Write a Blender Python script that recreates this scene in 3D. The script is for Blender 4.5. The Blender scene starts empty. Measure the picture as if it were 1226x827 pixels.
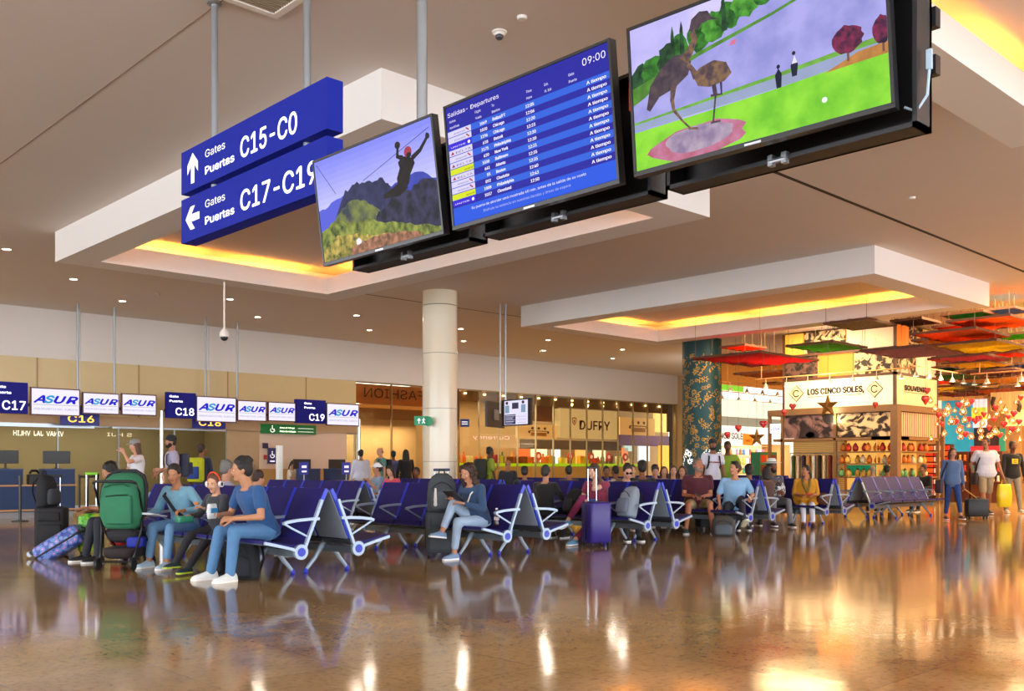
import bpy, bmesh, math, random
import numpy as np
from mathutils import Vector, Matrix, Euler
random.seed(11)
PI = math.pi
COL = bpy.context.scene.collection

# ------------------------------------------------------------------ camera
F_PX, CX, HZ, EYE = 1171.0, 613.0, 560.0, 1.15
AZ = math.atan(1237.0 / F_PX)
FW = (math.cos(AZ), math.sin(AZ)); RT = (math.sin(AZ), -math.cos(AZ))
cam_d = bpy.data.cameras.new('camera'); cam = bpy.data.objects.new('camera', cam_d); COL.objects.link(cam)
cam.location = (0, 0, EYE)
cam.rotation_euler = (PI / 2, 0, AZ - PI / 2)
cam_d.sensor_width = 36.0; cam_d.lens = 36.0 * F_PX / 1226.0
cam_d.shift_y = (HZ - 413.5) / 1226.0
cam_d.clip_end = 300
bpy.context.scene.camera = cam

def P(x, y, z=None, X=None, Y=None, d=None):
    "point of the place seen at (x, y) on the plane z=, X=, Y= or at depth d"
    k = (x - CX) / F_PX
    r = (FW[0] + k * RT[0], FW[1] + k * RT[1], (HZ - y) / F_PX)
    if z is not None: t = (z - EYE) / r[2]
    elif X is not None: t = X / r[0]
    elif Y is not None: t = Y / r[1]
    else: t = d
    return Vector((r[0] * t, r[1] * t, EYE + r[2] * t))

# ------------------------------------------------------------------ materials
def lin(c):
    if isinstance(c, str):
        c = c.lstrip('#'); c = tuple(int(c[i:i + 2], 16) / 255 for i in (0, 2, 4))
        c = tuple(v / 12.92 if v <= 0.04045 else ((v + 0.055) / 1.055) ** 2.4 for v in c)
    return (c[0], c[1], c[2], 1.0)

MATS = {}
def mat(color, rough=0.6, metal=0.0, noise=0.0, nscale=20.0, bump=0.0, bscale=60.0, emit=0.0, spec=0.5, coat=0.0, wave=None, sheen=0.0):
    key = (str(color), rough, metal, noise, nscale, bump, bscale, emit, spec, coat, str(wave), sheen)
    if key in MATS: return MATS[key]
    m = bpy.data.materials.new('mat'); m.use_nodes = True; nt = m.node_tree
    b = nt.nodes['Principled BSDF']; c = lin(color)
    b.inputs['Base Color'].default_value = c
    b.inputs['Roughness'].default_value = rough; b.inputs['Metallic'].default_value = metal
    b.inputs['Specular IOR Level'].default_value = spec
    if coat: b.inputs['Coat Weight'].default_value = coat
    if sheen: b.inputs['Sheen Weight'].default_value = sheen
    tc = nt.nodes.new('ShaderNodeTexCoord')
    if noise or wave:
        if wave:
            n = nt.nodes.new('ShaderNodeTexWave'); n.inputs['Scale'].default_value = wave[0]; n.bands_direction = wave[1]
            n.inputs['Distortion'].default_value = wave[2]
        else:
            n = nt.nodes.new('ShaderNodeTexNoise'); n.inputs['Scale'].default_value = nscale; n.inputs['Detail'].default_value = 4
        nt.links.new(tc.outputs['Object'], n.inputs['Vector'])
        mx = nt.nodes.new('ShaderNodeMix'); mx.data_type = 'RGBA'
        lo = tuple(v * (1 - noise) for v in c[:3]) + (1,); hi = tuple(min(1, v * (1 + noise * .6) + noise * .02) for v in c[:3]) + (1,)
        if wave: lo = lin(wave[3])
        mx.inputs['A'].default_value = lo; mx.inputs['B'].default_value = c if wave else hi
        nt.links.new(n.outputs[0], mx.inputs['Factor']); nt.links.new(mx.outputs['Result'], b.inputs['Base Color'])
        if emit: nt.links.new(mx.outputs['Result'], b.inputs['Emission Color'])
    if bump:
        bn = nt.nodes.new('ShaderNodeTexNoise'); bn.inputs['Scale'].default_value = bscale; bn.inputs['Detail'].default_value = 3
        nt.links.new(tc.outputs['Object'], bn.inputs['Vector'])
        bu = nt.nodes.new('ShaderNodeBump'); bu.inputs['Strength'].default_value = bump; bu.inputs['Distance'].default_value = 0.02
        nt.links.new(bn.outputs[0], bu.inputs['Height']); nt.links.new(bu.outputs[0], b.inputs['Normal'])
    if emit:
        b.inputs['Emission Strength'].default_value = emit
        if not (noise or wave): b.inputs['Emission Color'].default_value = c
    MATS[key] = m
    return m

def screen(color, s=1.0, noise=0.0, nscale=10.0, c2=None):
    "lit pixels of a display: mostly emission"
    key = ('scr', str(color), s, noise, nscale, str(c2))
    if key in MATS: return MATS[key]
    m = bpy.data.materials.new('display'); m.use_nodes = True; nt = m.node_tree
    b = nt.nodes['Principled BSDF']; b.inputs['Base Color'].default_value = (0.004, 0.004, 0.004, 1); b.inputs['Roughness'].default_value = .5
    b.inputs['Specular IOR Level'].default_value = .1
    b.inputs['Emission Strength'].default_value = s * .62; c = lin(color); b.inputs['Emission Color'].default_value = c
    if noise or c2:
        tc = nt.nodes.new('ShaderNodeTexCoord'); n = nt.nodes.new('ShaderNodeTexNoise'); n.inputs['Scale'].default_value = nscale; n.inputs['Detail'].default_value = 6
        nt.links.new(tc.outputs['Object'], n.inputs['Vector'])
        r = nt.nodes.new('ShaderNodeValToRGB'); r.color_ramp.elements[0].position = .35; r.color_ramp.elements[1].position = .65
        r.color_ramp.elements[0].color = lin(c2) if c2 else tuple(v * (1 - noise) for v in c[:3]) + (1,)
        r.color_ramp.elements[1].color = c
        nt.links.new(n.outputs[0], r.inputs[0]); nt.links.new(r.outputs[0], b.inputs['Emission Color'])
    MATS[key] = m
    return m

def glass_mat(tint='#ffffff', alpha=0.15, rough=0.03, name='glass', reflect=.5):
    key = ('glass', tint, alpha, rough, reflect)
    if key in MATS: return MATS[key]
    m = bpy.data.materials.new(name); m.use_nodes = True; nt = m.node_tree
    for n in list(nt.nodes):
        if n.type != 'OUTPUT_MATERIAL': nt.nodes.remove(n)
    out = [n for n in nt.nodes if n.type == 'OUTPUT_MATERIAL'][0]
    tr = nt.nodes.new('ShaderNodeBsdfTransparent'); tr.inputs[0].default_value = lin(tint)
    gl = nt.nodes.new('ShaderNodeBsdfGlossy'); gl.inputs['Roughness'].default_value = rough; gl.inputs[0].default_value = (.9, .9, .9, 1)
    fr = nt.nodes.new('ShaderNodeLayerWeight'); fr.inputs['Blend'].default_value = .35
    ma = nt.nodes.new('ShaderNodeMath'); ma.operation = 'MULTIPLY_ADD'; ma.inputs[1].default_value = reflect; ma.inputs[2].default_value = alpha
    mx = nt.nodes.new('ShaderNodeMixShader')
    nt.links.new(fr.outputs['Fresnel'], ma.inputs[0]); nt.links.new(ma.outputs[0], mx.inputs[0])
    nt.links.new(tr.outputs[0], mx.inputs[1]); nt.links.new(gl.outputs[0], mx.inputs[2]); nt.links.new(mx.outputs[0], out.inputs['Surface'])
    MATS[key] = m
    return m

# ------------------------------------------------------------------ mesh building
class MB:
    def __init__(self): self.b = bmesh.new(); self.mi = 0; self.mats = []
    def use(self, m):
        if m not in self.mats: self.mats.append(m)
        self.mi = self.mats.index(m); return self
    def f(self, vs):
        try:
            fc = self.b.faces.new(vs); fc.material_index = self.mi; return fc
        except ValueError: return None
    def v(self, p): return self.b.verts.new(p)
    def box(self, lo, hi, M=None):
        x0, y0, z0 = lo; x1, y1, z1 = hi
        c = [(x0, y0, z0), (x1, y0, z0), (x1, y1, z0), (x0, y1, z0), (x0, y0, z1), (x1, y0, z1), (x1, y1, z1), (x0, y1, z1)]
        if M is not None: c = [M @ Vector(p) for p in c]
        v = [self.v(p) for p in c]
        for q in ((0, 3, 2, 1), (4, 5, 6, 7), (0, 1, 5, 4), (1, 2, 6, 5), (2, 3, 7, 6), (3, 0, 4, 7)): self.f([v[i] for i in q])
        return self
    def cbox(self, c, s, M=None): return self.box([c[i] - s[i] / 2 for i in range(3)], [c[i] + s[i] / 2 for i in range(3)], M)
    def rbox(self, c, s, r=0.03, n=3, M=None):
        "box with rounded corners: superellipsoid-like rounded prism along z, softened"
        pts = []
        hx, hy = s[0] / 2, s[1] / 2; r = min(r, hx * .99, hy * .99)
        for (sx, sy, a0) in ((1, 1, 0), (-1, 1, 90), (-1, -1, 180), (1, -1, 270)):
            for i in range(n + 1):
                a = math.radians(a0 + 90 * i / n)
                pts.append((sx * (hx - r) + r * math.cos(a), sy * (hy - r) + r * math.sin(a)))
        e = min(r * .6, s[2] * .3)
        rings = []
        for (z, k) in ((-s[2] / 2, e), (-s[2] / 2 + e * .3, e * .3), (-s[2] / 2 + e, 0), (s[2] / 2 - e, 0), (s[2] / 2 - e * .3, e * .3), (s[2] / 2, e)):
            rings.append([Vector((c[0] + x * (1 - k / hx), c[1] + y * (1 - k / hy), c[2] + z)) for x, y in pts])
        return self.loft(rings, M=M)
    def loft(self, rings, cap=True, closed=True, M=None):
        vr = []
        for r in rings:
            vr.append([self.v(M @ Vector(p) if M is not None else p) for p in r])
        n = len(vr[0])
        for a, b in zip(vr[:-1], vr[1:]):
            for i in range(n if closed else n - 1): self.f([a[i], a[(i + 1) % n], b[(i + 1) % n], b[i]])
        if cap: self.f(list(reversed(vr[0]))); self.f(vr[-1])
        return self
    def tube(self, pts, r, n=8, cap=True, M=None, flat=None):
        pts = [Vector(p) for p in pts]; rr = r if isinstance(r, (list, tuple)) else [r] * len(pts)
        rings = []; up = None
        for i, p in enumerate(pts):
            t = (pts[min(i + 1, len(pts) - 1)] - pts[max(i - 1, 0)]).normalized()
            if up is None:
                up = Vector((0, 0, 1)) if abs(t.z) < .9 else Vector((1, 0, 0))
            s = t.cross(up).normalized(); up = s.cross(t).normalized()
            k = flat or 1.0
            rings.append([p + s * math.cos(2 * PI * j / n) * rr[i] + up * math.sin(2 * PI * j / n) * rr[i] * k for j in range(n)])
        return self.loft(rings, cap, True, M)
    def cyl(self, a, b, r, n=16, M=None): return self.tube([a, b], r, n, True, M)
    def lathe(self, prof, n=20, c=(0, 0, 0), M=None, cap=True):
        rings = [[Vector((c[0] + r * math.cos(2 * PI * j / n), c[1] + r * math.sin(2 * PI * j / n), c[2] + z)) for j in range(n)] for r, z in prof]
        return self.loft(rings, cap, True, M)
    def ell(self, c, r, n=12, m=8, M=None, R=None):
        c = Vector(c); r = (r, r, r) if not isinstance(r, (tuple, list)) else r
        rings = []
        for i in range(1, m):
            a = PI * i / m
            ring = []
            for j in range(n):
                b = 2 * PI * j / n
                q = Vector((r[0] * math.sin(a) * math.cos(b), r[1] * math.sin(a) * math.sin(b), -r[2] * math.cos(a)))
                if R is not None: q = R @ q
                ring.append(c + q)
            rings.append(ring)
        return self.loft(rings, True, True, M)
    def caps(self, p0, r0, p1, r1, n=12, M=None):
        "tapered limb with round ends"
        p0 = Vector(p0); p1 = Vector(p1); t = (p1 - p0)
        if t.length < 1e-6: return self.ell(p0, r0, n, 8, M)
        t.normalize(); up = Vector((0, 0, 1)) if abs(t.z) < .9 else Vector((0, 1, 0))
        s = t.cross(up).normalized(); u = s.cross(t)
        rings = []
        for a in (-80, -55, -28, 0):
            a = math.radians(a); rings.append((p0 + t * r0 * math.sin(a), r0 * math.cos(a)))
        for a in (0, 28, 55, 80):
            a = math.radians(a); rings.append((p1 + t * r1 * math.sin(a), r1 * math.cos(a)))
        return self.loft([[p + s * math.cos(2 * PI * j / n) * r + u * math.sin(2 * PI * j / n) * r for j in range(n)] for p, r in rings], True, True, M)
    def prism(self, poly, O, U, V, N, t):
        "polygon (u,v) extruded t along N from plane O,U,V"
        O, U, V, N = Vector(O), Vector(U), Vector(V), Vector(N)
        a = [self.v(O + U * x + V * y) for x, y in poly]; b = [self.v(O + U * x + V * y + N * t) for x, y in poly]
        n = len(a); self.f(list(reversed(a))); self.f(b)
        for i in range(n): self.f([a[i], a[(i + 1) % n], b[(i + 1) % n], b[i]])
        return self
    def poly(self, pts): self.f([self.v(Vector(p)) for p in pts]); return self
    def merge(self, me, M=None):
        "add a mesh's faces with the current material"
        vs = [self.v((M @ v.co) if M is not None else v.co) for v in me.vertices]
        for p in me.polygons: self.f([vs[i] for i in p.vertices])
        return self
    def mesh(self, name, m=None, smooth=False):
        me = bpy.data.meshes.new(name)
        bmesh.ops.recalc_face_normals(self.b, faces=self.b.faces)
        self.b.to_mesh(me); self.b.free()
        ms = self.mats if self.mats else [m]
        for q in ms: me.materials.append(q)
        if smooth is True: me.shade_smooth()
        elif smooth: me.shade_auto = None
        return me
    def build(self, name, m=None, parent=None, smooth=False, M=None):
        me = self.mesh(name, m, bool(smooth))
        o = bpy.data.objects.new(name, me); COL.objects.link(o)
        if smooth == 'auto':
            with_auto(o)
        if parent is not None: o.parent = parent
        if M is not None: o.matrix_local = M
        return o

def with_auto(o, deg=35):
    me = o.data; lim = math.radians(deg)
    b = bmesh.new(); b.from_mesh(me)
    for e in b.edges:
        e.smooth = len(e.link_faces) == 2 and e.calc_face_angle(0) < lim
    b.to_mesh(me); b.free()

def tag(o, label=None, cat=None, group=None, kind=None):
    if label: o['label'] = label
    if cat: o['category'] = cat
    if group: o['group'] = group
    if kind: o['kind'] = kind
    return o
def empty(name, label=None, cat=None, loc=(0, 0, 0), rz=0.0, group=None, kind=None):
    o = bpy.data.objects.new(name, None); COL.objects.link(o); o.empty_display_size = .1
    o.location = loc; o.rotation_euler = (0, 0, rz); tag(o, label, cat, group, kind); return o
def kids(o): return [c for c in bpy.data.objects if c.parent == o]
def tree(o): return (o, [tree(c) for c in kids(o)])
def dup(tr, parent=None):
    o, ch = tr; c = o.copy(); COL.objects.link(c)
    if parent is not None: c.parent = parent
    for k in ch: dup(k, c)
    return c
def struct(o): o['kind'] = 'structure'; return o

FONTC = {}
try: FONT = bpy.data.fonts.load(bpy.utils.resource_path('LOCAL') + '/datafiles/fonts/Inter.woff2')
except Exception: FONT = None
SCR = .62
def text_mesh(body, size=1.0, bold=0.0, align='LEFT', shear=0.0, ext=0.0, sx=1.0, space=1.0):
    key = (body, size, bold, align, shear, ext, sx, space)
    if key in FONTC: return FONTC[key]
    cu = bpy.data.curves.new('lettering', 'FONT'); cu.body = body
    if FONT: cu.font = FONT
    cu.size = size; cu.offset = bold; cu.align_x = align; cu.shear = shear
    cu.resolution_u = 3; cu.space_character = space; cu.extrude = ext
    o = bpy.data.objects.new('lettering', cu); COL.objects.link(o)
    dg = bpy.context.evaluated_depsgraph_get(); me = bpy.data.meshes.new_from_object(o.evaluated_get(dg))
    bpy.data.objects.remove(o)
    if sx != 1.0:
        for v in me.vertices: v.co.x *= sx
    FONTC[key] = me
    return me
def frame(O, U, V):
    "matrix whose x axis is U, y axis V, origin O"
    U = Vector(U).normalized(); V = Vector(V).normalized(); N = U.cross(V)
    M = Matrix((U, V, N)).transposed().to_4x4(); M.translation = Vector(O); return M

def fitted(mb, body, M, x0, x1, y0, h, bold=0.0, shear=0.0, ext=0.0):
    "write body so that it spans x0..x1 with capital height h on frame M"
    me = text_mesh(body, 1.0, 0.0, 'LEFT', shear, 0.0)
    xs = [v.co.x for v in me.vertices]; a, b = min(xs), max(xs)
    k = (x1 - x0) / (b - a); kz = h / 0.73
    S = Matrix.Diagonal((k, kz, 1, 1)); T = Matrix.Translation((x0 - a * k, y0, ext))
    offs = [(0, 0)] if bold <= 0 else [(-bold, 0), (bold, 0), (0, bold * .7), (0, -bold * .7)]
    for dx, dy in offs: mb.merge(me, M @ T @ Matrix.Translation((dx * h * 1.6, dy * h * 1.6, 0)) @ S)
    return mb

def evaluate(me_obj):
    dg = bpy.context.evaluated_depsgraph_get(); return bpy.data.meshes.new_from_object(me_obj.evaluated_get(dg))
def remeshed(mb, voxel=0.012, smooth=6, fac=.5):
    me = bpy.data.meshes.new('tmp'); bmesh.ops.recalc_face_normals(mb.b, faces=mb.b.faces); mb.b.to_mesh(me); mb.b.free()
    o = bpy.data.objects.new('tmp', me); COL.objects.link(o)
    m = o.modifiers.new('r', 'REMESH'); m.mode = 'VOXEL'; m.voxel_size = voxel
    if smooth:
        s = o.modifiers.new('s', 'SMOOTH'); s.factor = fac; s.iterations = smooth
    r = evaluate(o); bpy.data.objects.remove(o); bpy.data.meshes.remove(me)
    r.shade_smooth(); return r
def obj(name, me, parent=None, m=None, M=None):
    if m is not None:
        me.materials.clear(); me.materials.append(m)
    o = bpy.data.objects.new(name, me); COL.objects.link(o)
    if parent is not None: o.parent = parent
    if M is not None: o.matrix_local = M
    return o

def area(name, loc, size, power, color=(1, 1, 1), rot=(0, 0, 0), sy=None):
    l = bpy.data.lights.new(name, 'AREA'); l.energy = power; l.color = color; l.size = size
    if sy: l.shape = 'RECTANGLE'; l.size_y = sy
    o = bpy.data.objects.new(name, l); COL.objects.link(o); o.location = loc; o.rotation_euler = rot; return o
# ------------------------------------------------------------------ the hall
ZC, ZR = 5.5, 4.945
def floor_mat():
    m = bpy.data.materials.new('polished stone'); m.use_nodes = True; nt = m.node_tree; b = nt.nodes['Principled BSDF']
    tc = nt.nodes.new('ShaderNodeTexCoord')
    br = nt.nodes.new('ShaderNodeTexBrick'); br.offset = 0.0
    br.inputs['Scale'].default_value = 1.0; br.inputs['Brick Width'].default_value = .8; br.inputs['Row Height'].default_value = .8
    br.inputs['Mortar Size'].default_value = .003; br.inputs['Mortar Smooth'].default_value = .3; br.inputs['Bias'].default_value = 0
    br.inputs['Color1'].default_value = lin('#bc9f70'); br.inputs['Color2'].default_value = lin('#ae9166'); br.inputs['Mortar'].default_value = lin('#957c58')
    nt.links.new(tc.outputs['Object'], br.inputs['Vector'])
    n = nt.nodes.new('ShaderNodeTexNoise'); n.inputs['Scale'].default_value = 2.2; n.inputs['Detail'].default_value = 10; n.inputs['Roughness'].default_value = .65
    nt.links.new(tc.outputs['Object'], n.inputs['Vector'])
    n2 = nt.nodes.new('ShaderNodeTexNoise'); n2.inputs['Scale'].default_value = 26; n2.inputs['Detail'].default_value = 6
    nt.links.new(tc.outputs['Object'], n2.inputs['Vector'])
    r = nt.nodes.new('ShaderNodeValToRGB'); r.color_ramp.elements[0].position = .3; r.color_ramp.elements[0].color = (.74, .70, .64, 1)
    r.color_ramp.elements[1].position = .7; r.color_ramp.elements[1].color = (1.05, 1.02, .98, 1)
    nt.links.new(n.outputs[0], r.inputs[0])
    mx = nt.nodes.new('ShaderNodeMix'); mx.data_type = 'RGBA'; mx.blend_type = 'MULTIPLY'; mx.inputs['Factor'].default_value = 1
    nt.links.new(br.outputs['Color'], mx.inputs['A']); nt.links.new(r.outputs[0], mx.inputs['B'])
    r2 = nt.nodes.new('ShaderNodeValToRGB'); r2.color_ramp.elements[0].position = .33; r2.color_ramp.elements[0].color = (.7, .66, .6, 1)
    r2.color_ramp.elements[1].position = .5; r2.color_ramp.elements[1].color = (1, 1, 1, 1)
    nt.links.new(n2.outputs[0], r2.inputs[0])
    mx2 = nt.nodes.new('ShaderNodeMix'); mx2.data_type = 'RGBA'; mx2.blend_type = 'MULTIPLY'; mx2.inputs['Factor'].default_value = .8
    nt.links.new(mx.outputs['Result'], mx2.inputs['A']); nt.links.new(r2.outputs[0], mx2.inputs['B'])
    nt.links.new(mx2.outputs['Result'], b.inputs['Base Color'])
    rr = nt.nodes.new('ShaderNodeMapRange'); rr.inputs['To Min'].default_value = .05; rr.inputs['To Max'].default_value = .13
    nt.links.new(n.outputs[0], rr.inputs[0]); nt.links.new(rr.outputs[0], b.inputs['Roughness'])
    b.inputs['Specular IOR Level'].default_value = .62
    bn = nt.nodes.new('ShaderNodeTexNoise'); bn.inputs['Scale'].default_value = 4.0; bn.inputs['Detail'].default_value = 2
    nt.links.new(tc.outputs['Object'], bn.inputs['Vector'])
    bu = nt.nodes.new('ShaderNodeBump'); bu.inputs['Strength'].default_value = .035; bu.inputs['Distance'].default_value = .02
    nt.links.new(bn.outputs[0], bu.inputs['Height']); nt.links.new(bu.outputs[0], b.inputs['Normal'])
    return m
struct(MB().box((-14, -12, -.2), (48, 40, 0)).build('floor', floor_mat()))
PAINT = mat('#d8cfc8', .85, noise=.04, nscale=.6, bump=.05, bscale=3)
PAINTW = mat('#e6e3e0', .8)
# ceiling slab, with the openings of the three coffers left full (the coffers hang under it)
struct(MB().box((-14, -12, ZC), (48, 40, ZC + .2)).build('ceiling', PAINT))
def joint(a, b, w, name='trim_4', c='#5c4c42'):
    a = Vector((a[0], a[1], 0)); b = Vector((b[0], b[1], 0)); t = (b - a).normalized(); s = Vector((-t.y, t.x, 0)) * w / 2
    mb = MB(); lo, hi = ZC - .004, ZC + .01
    ring = [a + s, a - s, b - s, b + s]
    mb.loft([[Vector((p.x, p.y, lo)) for p in ring], [Vector((p.x, p.y, hi)) for p in ring]])
    return struct(mb.build(name, mat(c, .9)))
joint((4.3, -8), (4.3, 25), .012, 'trim_4', '#8d7a6e'); joint((12.25, 7.78), (40, 8.2), .07, 'trim_5', '#3a2e26')
joint((12.6, 20.3), (21, 20.3), .05, 'trim_6', '#6a5a4e'); joint((21, 20.3), (37, 20.3), .03, 'trim_6', '#6a5a4e')

COVE = mat('#ffb648', .5, emit=9.0)
def coffer(name, x0, x1, y0, y1, w, lamp=True, lw=.9):
    mb = MB()
    mb.use(PAINTW)
    # outer face band
    t = .06
    for (a, b) in (((x0, y0), (x1, y0 + t)), ((x0, y1 - t), (x1, y1)), ((x0, y0 + t), (x0 + t, y1 - t)), ((x1 - t, y0 + t), (x1, y1 - t))):
        mb.box((a[0], a[1], ZR + .05), (b[0], b[1], ZC))
    # underside shelf
    for (a, b) in (((x0, y0), (x1, y0 + w)), ((x0, y1 - w), (x1, y1)), ((x0, y0 + w), (x0 + w, y1 - w)), ((x1 - w, y0 + w), (x1, y1 - w))):
        mb.box((a[0], a[1], ZR), (b[0], b[1], ZR + .05))
    # inner upstand
    i0, i1, j0, j1 = x0 + w, x1 - w, y0 + w, y1 - w
    for (a, b) in (((i0 - t, j0 - t), (i1 + t, j0)), ((i0 - t, j1), (i1 + t, j1 + t)), ((i0 - t, j0), (i0, j1)), ((i1, j0), (i1 + t, j1))):
        mb.box((a[0], a[1], ZR + .05), (b[0], b[1], ZC - .20))
    o = struct(mb.build(name, PAINTW))
    if lamp:
        lm = MB(); z = ZR + .12
        n = max(2, int((y1 - y0) / 2.6)); L = (j1 - j0) / n
        for k in range(n):
            ya, yb = j0 + L * k + .45, j0 + L * (k + 1) - .45
            for xx in (i0 - .22, i1 + .22): lm.box((xx - .03, ya, z), (xx + .03, yb, z + .04))
        n = max(2, int((x1 - x0) / 2.6)); L = (i1 - i0) / n
        for k in range(n):
            xa, xb = i0 + L * k + .45, i0 + L * (k + 1) - .45
            for yy in (j0 - .22, j1 + .22): lm.box((xa, yy - .03, z), (xb, yy + .03, z + .04))
        lm.build('cove_lamp', mat('#ffa238', .5, emit=lamp), o)
    return o
coffer('trim_1', 6.28, 12.36, 8.70, 18.89, .60, 30)
coffer('trim_2', 18.27, 24.0, 9.0, 18.95, .60, 30)
coffer('trim_3', 6.3, 12.3, -5.6, 4.36, .60, 24)

# left wall: white band, yellow glazed band, portal beam, glass and solid bays
YW = 28.2
wl = MB()
wl.use(mat('#d9d6d2', .8, noise=.03, nscale=.8)).box((-14, YW, 4.15), (37.5, YW + .3, ZC))
wl.use(mat('#cdb98a', .35, noise=.08, nscale=1.2, spec=.6)).box((-14, YW + .02, 2.62), (19.3, YW + .25, 4.15))
wl.use(mat('#b79a78', .6)).box((-14, YW - .05, 2.34), (19.3, YW + .25, 2.62))
wl.use(mat('#dcc3ae', .7, noise=.02)).box((15.6, YW, 0), (18.9, YW + .25, 2.34))
wl.use(mat('#b98f57', .5)).box((15.6, YW - .02, 0), (18.9, YW, 1.12))
wl.build('wall_left'); struct(bpy.data.objects['wall_left'])
struct(MB().box((7.2, YW - .1, 2.26), (10.4, YW - .05, 2.36)).box((10.9, YW - .1, 2.28), (14.4, YW - .05, 2.33)).build('trim_7', mat('#aab4bd', .3, .8)))
# panels joints on the white and yellow bands
j = MB()
for X in (-6, -3, 0, 3, 6.1, 8.9, 11.7, 14.5, 17.3): j.box((X, YW - .004, 2.62), (X + .03, YW + .03, 4.15))
struct(j.build('trim_8', mat('#a68a5a', .5)))
# dark interior seen through the left glass
struct(MB().box((15.2, YW + .3, 0), (15.3, YW + 3.0, 2.8)).box((-14, YW + 3.0, 0), (15.6, YW + 3.1, 2.8)).build('wall_back', mat('#a09a86', .8, noise=.2, nscale=.5)))
def pane(name, x0, x1, z0, z1, n, tint, al, mull='#9aa2a6', Y=YW, fr=.03, refl=.4):
    g = MB(); w = (x1 - x0) / n
    g.box((x0, Y + .10, z0), (x1, Y + .115, z1))
    o = struct(g.build(name, glass_mat(tint, al, .03, reflect=refl)))
    f = MB()
    for i in range(n + 1): f.box((x0 + w * i - fr / 2, Y + .06, z0), (x0 + w * i + fr / 2, Y + .15, z1))
    f.box((x0, Y + .06, z0), (x1, Y + .15, z0 + .1)); f.box((x0, Y + .06, z1 - .04), (x1, Y + .15, z1))
    f.build('frame', mat(mull, .35, .6), o)
    return o
pane('window_1', -14, 14.5, 0, 2.34, 17, '#d8d4c4', 0.0, refl=0.0)
pane('window_2', 18.9, 19.4, 0, 2.34, 1, '#d8d4c4', 0.0, refl=0.0)
pane('window_3', 19.3, 24.0, 0, 4.15, 3, '#eadfca', .01, '#8b7350', refl=.05)
pane('window_4', 24.0, 37.4, 0, 4.15, 13, '#f6ecd8', .006, '#9a8a6c', fr=.022, refl=.06)
dr = struct(MB().box((14.5, YW + .02, 0), (15.6, YW + .08, 2.34)).build('door_1', mat('#b79f7c', .25, noise=.12, nscale=2, spec=.7)))
MB().box((15.4, YW - .04, .95), (15.43, YW - .01, 1.25)).box((15.4, YW - .03, .97), (15.43, YW + .03, 1.0)).build('handle', mat('#c0c0c0', .25, 1), dr)
struct(MB().box((37.5, 24.2, 0), (37.7, YW + .3, ZC)).build('wall_end', mat('#b89a70', .8)))

# row of recessed downlights, real lamps in the ceiling
def downlights():
    t = empty('downlight', None, 'ceiling light', (0, 0, ZC))
    MB().lathe([(.095, -.004), (.105, -.010), (.085, -.012), (.08, .0)], 20, cap=False).build('trim_ring', mat('#f2ece2', .5), t, True)
    MB().lathe([(.0, -.006), (.082, -.006)], 20, cap=False).build('lens', mat('#fff0d6', .5, emit=14), t)
    tr = tree(t); first = True
    pts = []
    for k in range(8):
        pts.append((12.05 - 11.7 + 3.9 * k - 0.0, 23.3, 'inner')); pts.append((10.15 - 7.8 + 3.9 * k, 25.5, 'outer'))
    pts = [p for p in pts if 5 < p[0] < 34]
    pts.append((6.07, 21.03, 'lone')); pts.append((35.8, 24.1, 'far'))
    names = {'inner': 0, 'outer': 0}
    ordn = ['first', 'second', 'third', 'fourth', 'fifth', 'sixth', 'seventh', 'eighth']
    for p in pts:
        o = t if first else dup(tr); first = False
        o.location = (p[0], p[1], ZC)
        area('downlight_lamp', (p[0], p[1], ZC - .03), .3, 13, (1, .84, .66))
        if p[2] in names:
            k = names[p[2]]; names[p[2]] += 1
            o['label'] = 'small round recessed downlight, %s from the left in the row %s the gate wall' % (ordn[k], 'farther from' if p[2] == 'inner' else 'close to')
            o['group'] = 'recessed downlights along the gate wall'
        elif p[2] == 'lone': o['label'] = 'small round downlight nearest the viewer, left of the big ceiling coffer'
        else: o['label'] = 'small round downlight close to the blue patterned column'
downlights()
# round column with stone cladding
cb = empty('round_column', 'thick round cream column rising behind the seats to the ceiling', 'column', (15.34, 18.8, 0)); cb['kind'] = 'structure'
cb.name = 'column_1'
MB().lathe([(.43, 0), (.43, 5.5)], 48, cap=False).build('shaft', mat('#f0e9d2', .16, noise=.04, nscale=1.2, spec=.6), cb, 'auto')
MB().lathe([(.434, 5.13), (.436, 5.135), (.436, 5.15), (.434, 5.155)], 48, cap=False).lathe([(.433, 3.95), (.433, 3.965)], 48, cap=False).lathe([(.433, 2.6), (.433, 2.612)], 48, cap=False).lathe([(.433, 1.3), (.433, 1.312)], 48, cap=False).build('joint_band', mat('#9c9484', .5), cb, True)
# blue column wrapped in cut-out flowers
def flower_mat():
    m = mat('#0f4a55', .45, noise=.25, nscale=3, metal=.2); return m
fc = empty('column_2', 'blue column covered in golden cut-out flowers and leaves', 'column', (27.6, 19.75, 0)); fc['kind'] = 'structure'
MB().lathe([(.66, 0), (.66, 5.5)], 48, cap=False).build('shaft', flower_mat(), fc, 'auto')
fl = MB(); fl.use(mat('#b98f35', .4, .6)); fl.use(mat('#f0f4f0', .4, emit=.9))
rnd = random.Random(4)
def petal(mb, a, z, L, w, ang, R=.664):
    pts = []
    for i in range(8):
        t = 2 * PI * i / 8; u = L / 2 * math.cos(t); v = w / 2 * math.sin(t) * (1 - .3 * math.cos(t))
        x = u * math.cos(ang) - v * math.sin(ang); y = u * math.sin(ang) + v * math.cos(ang)
        aa = a + x / R; pts.append((R * math.cos(aa), R * math.sin(aa), z + y))
    mb.f([mb.v(p) for p in pts])
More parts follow.
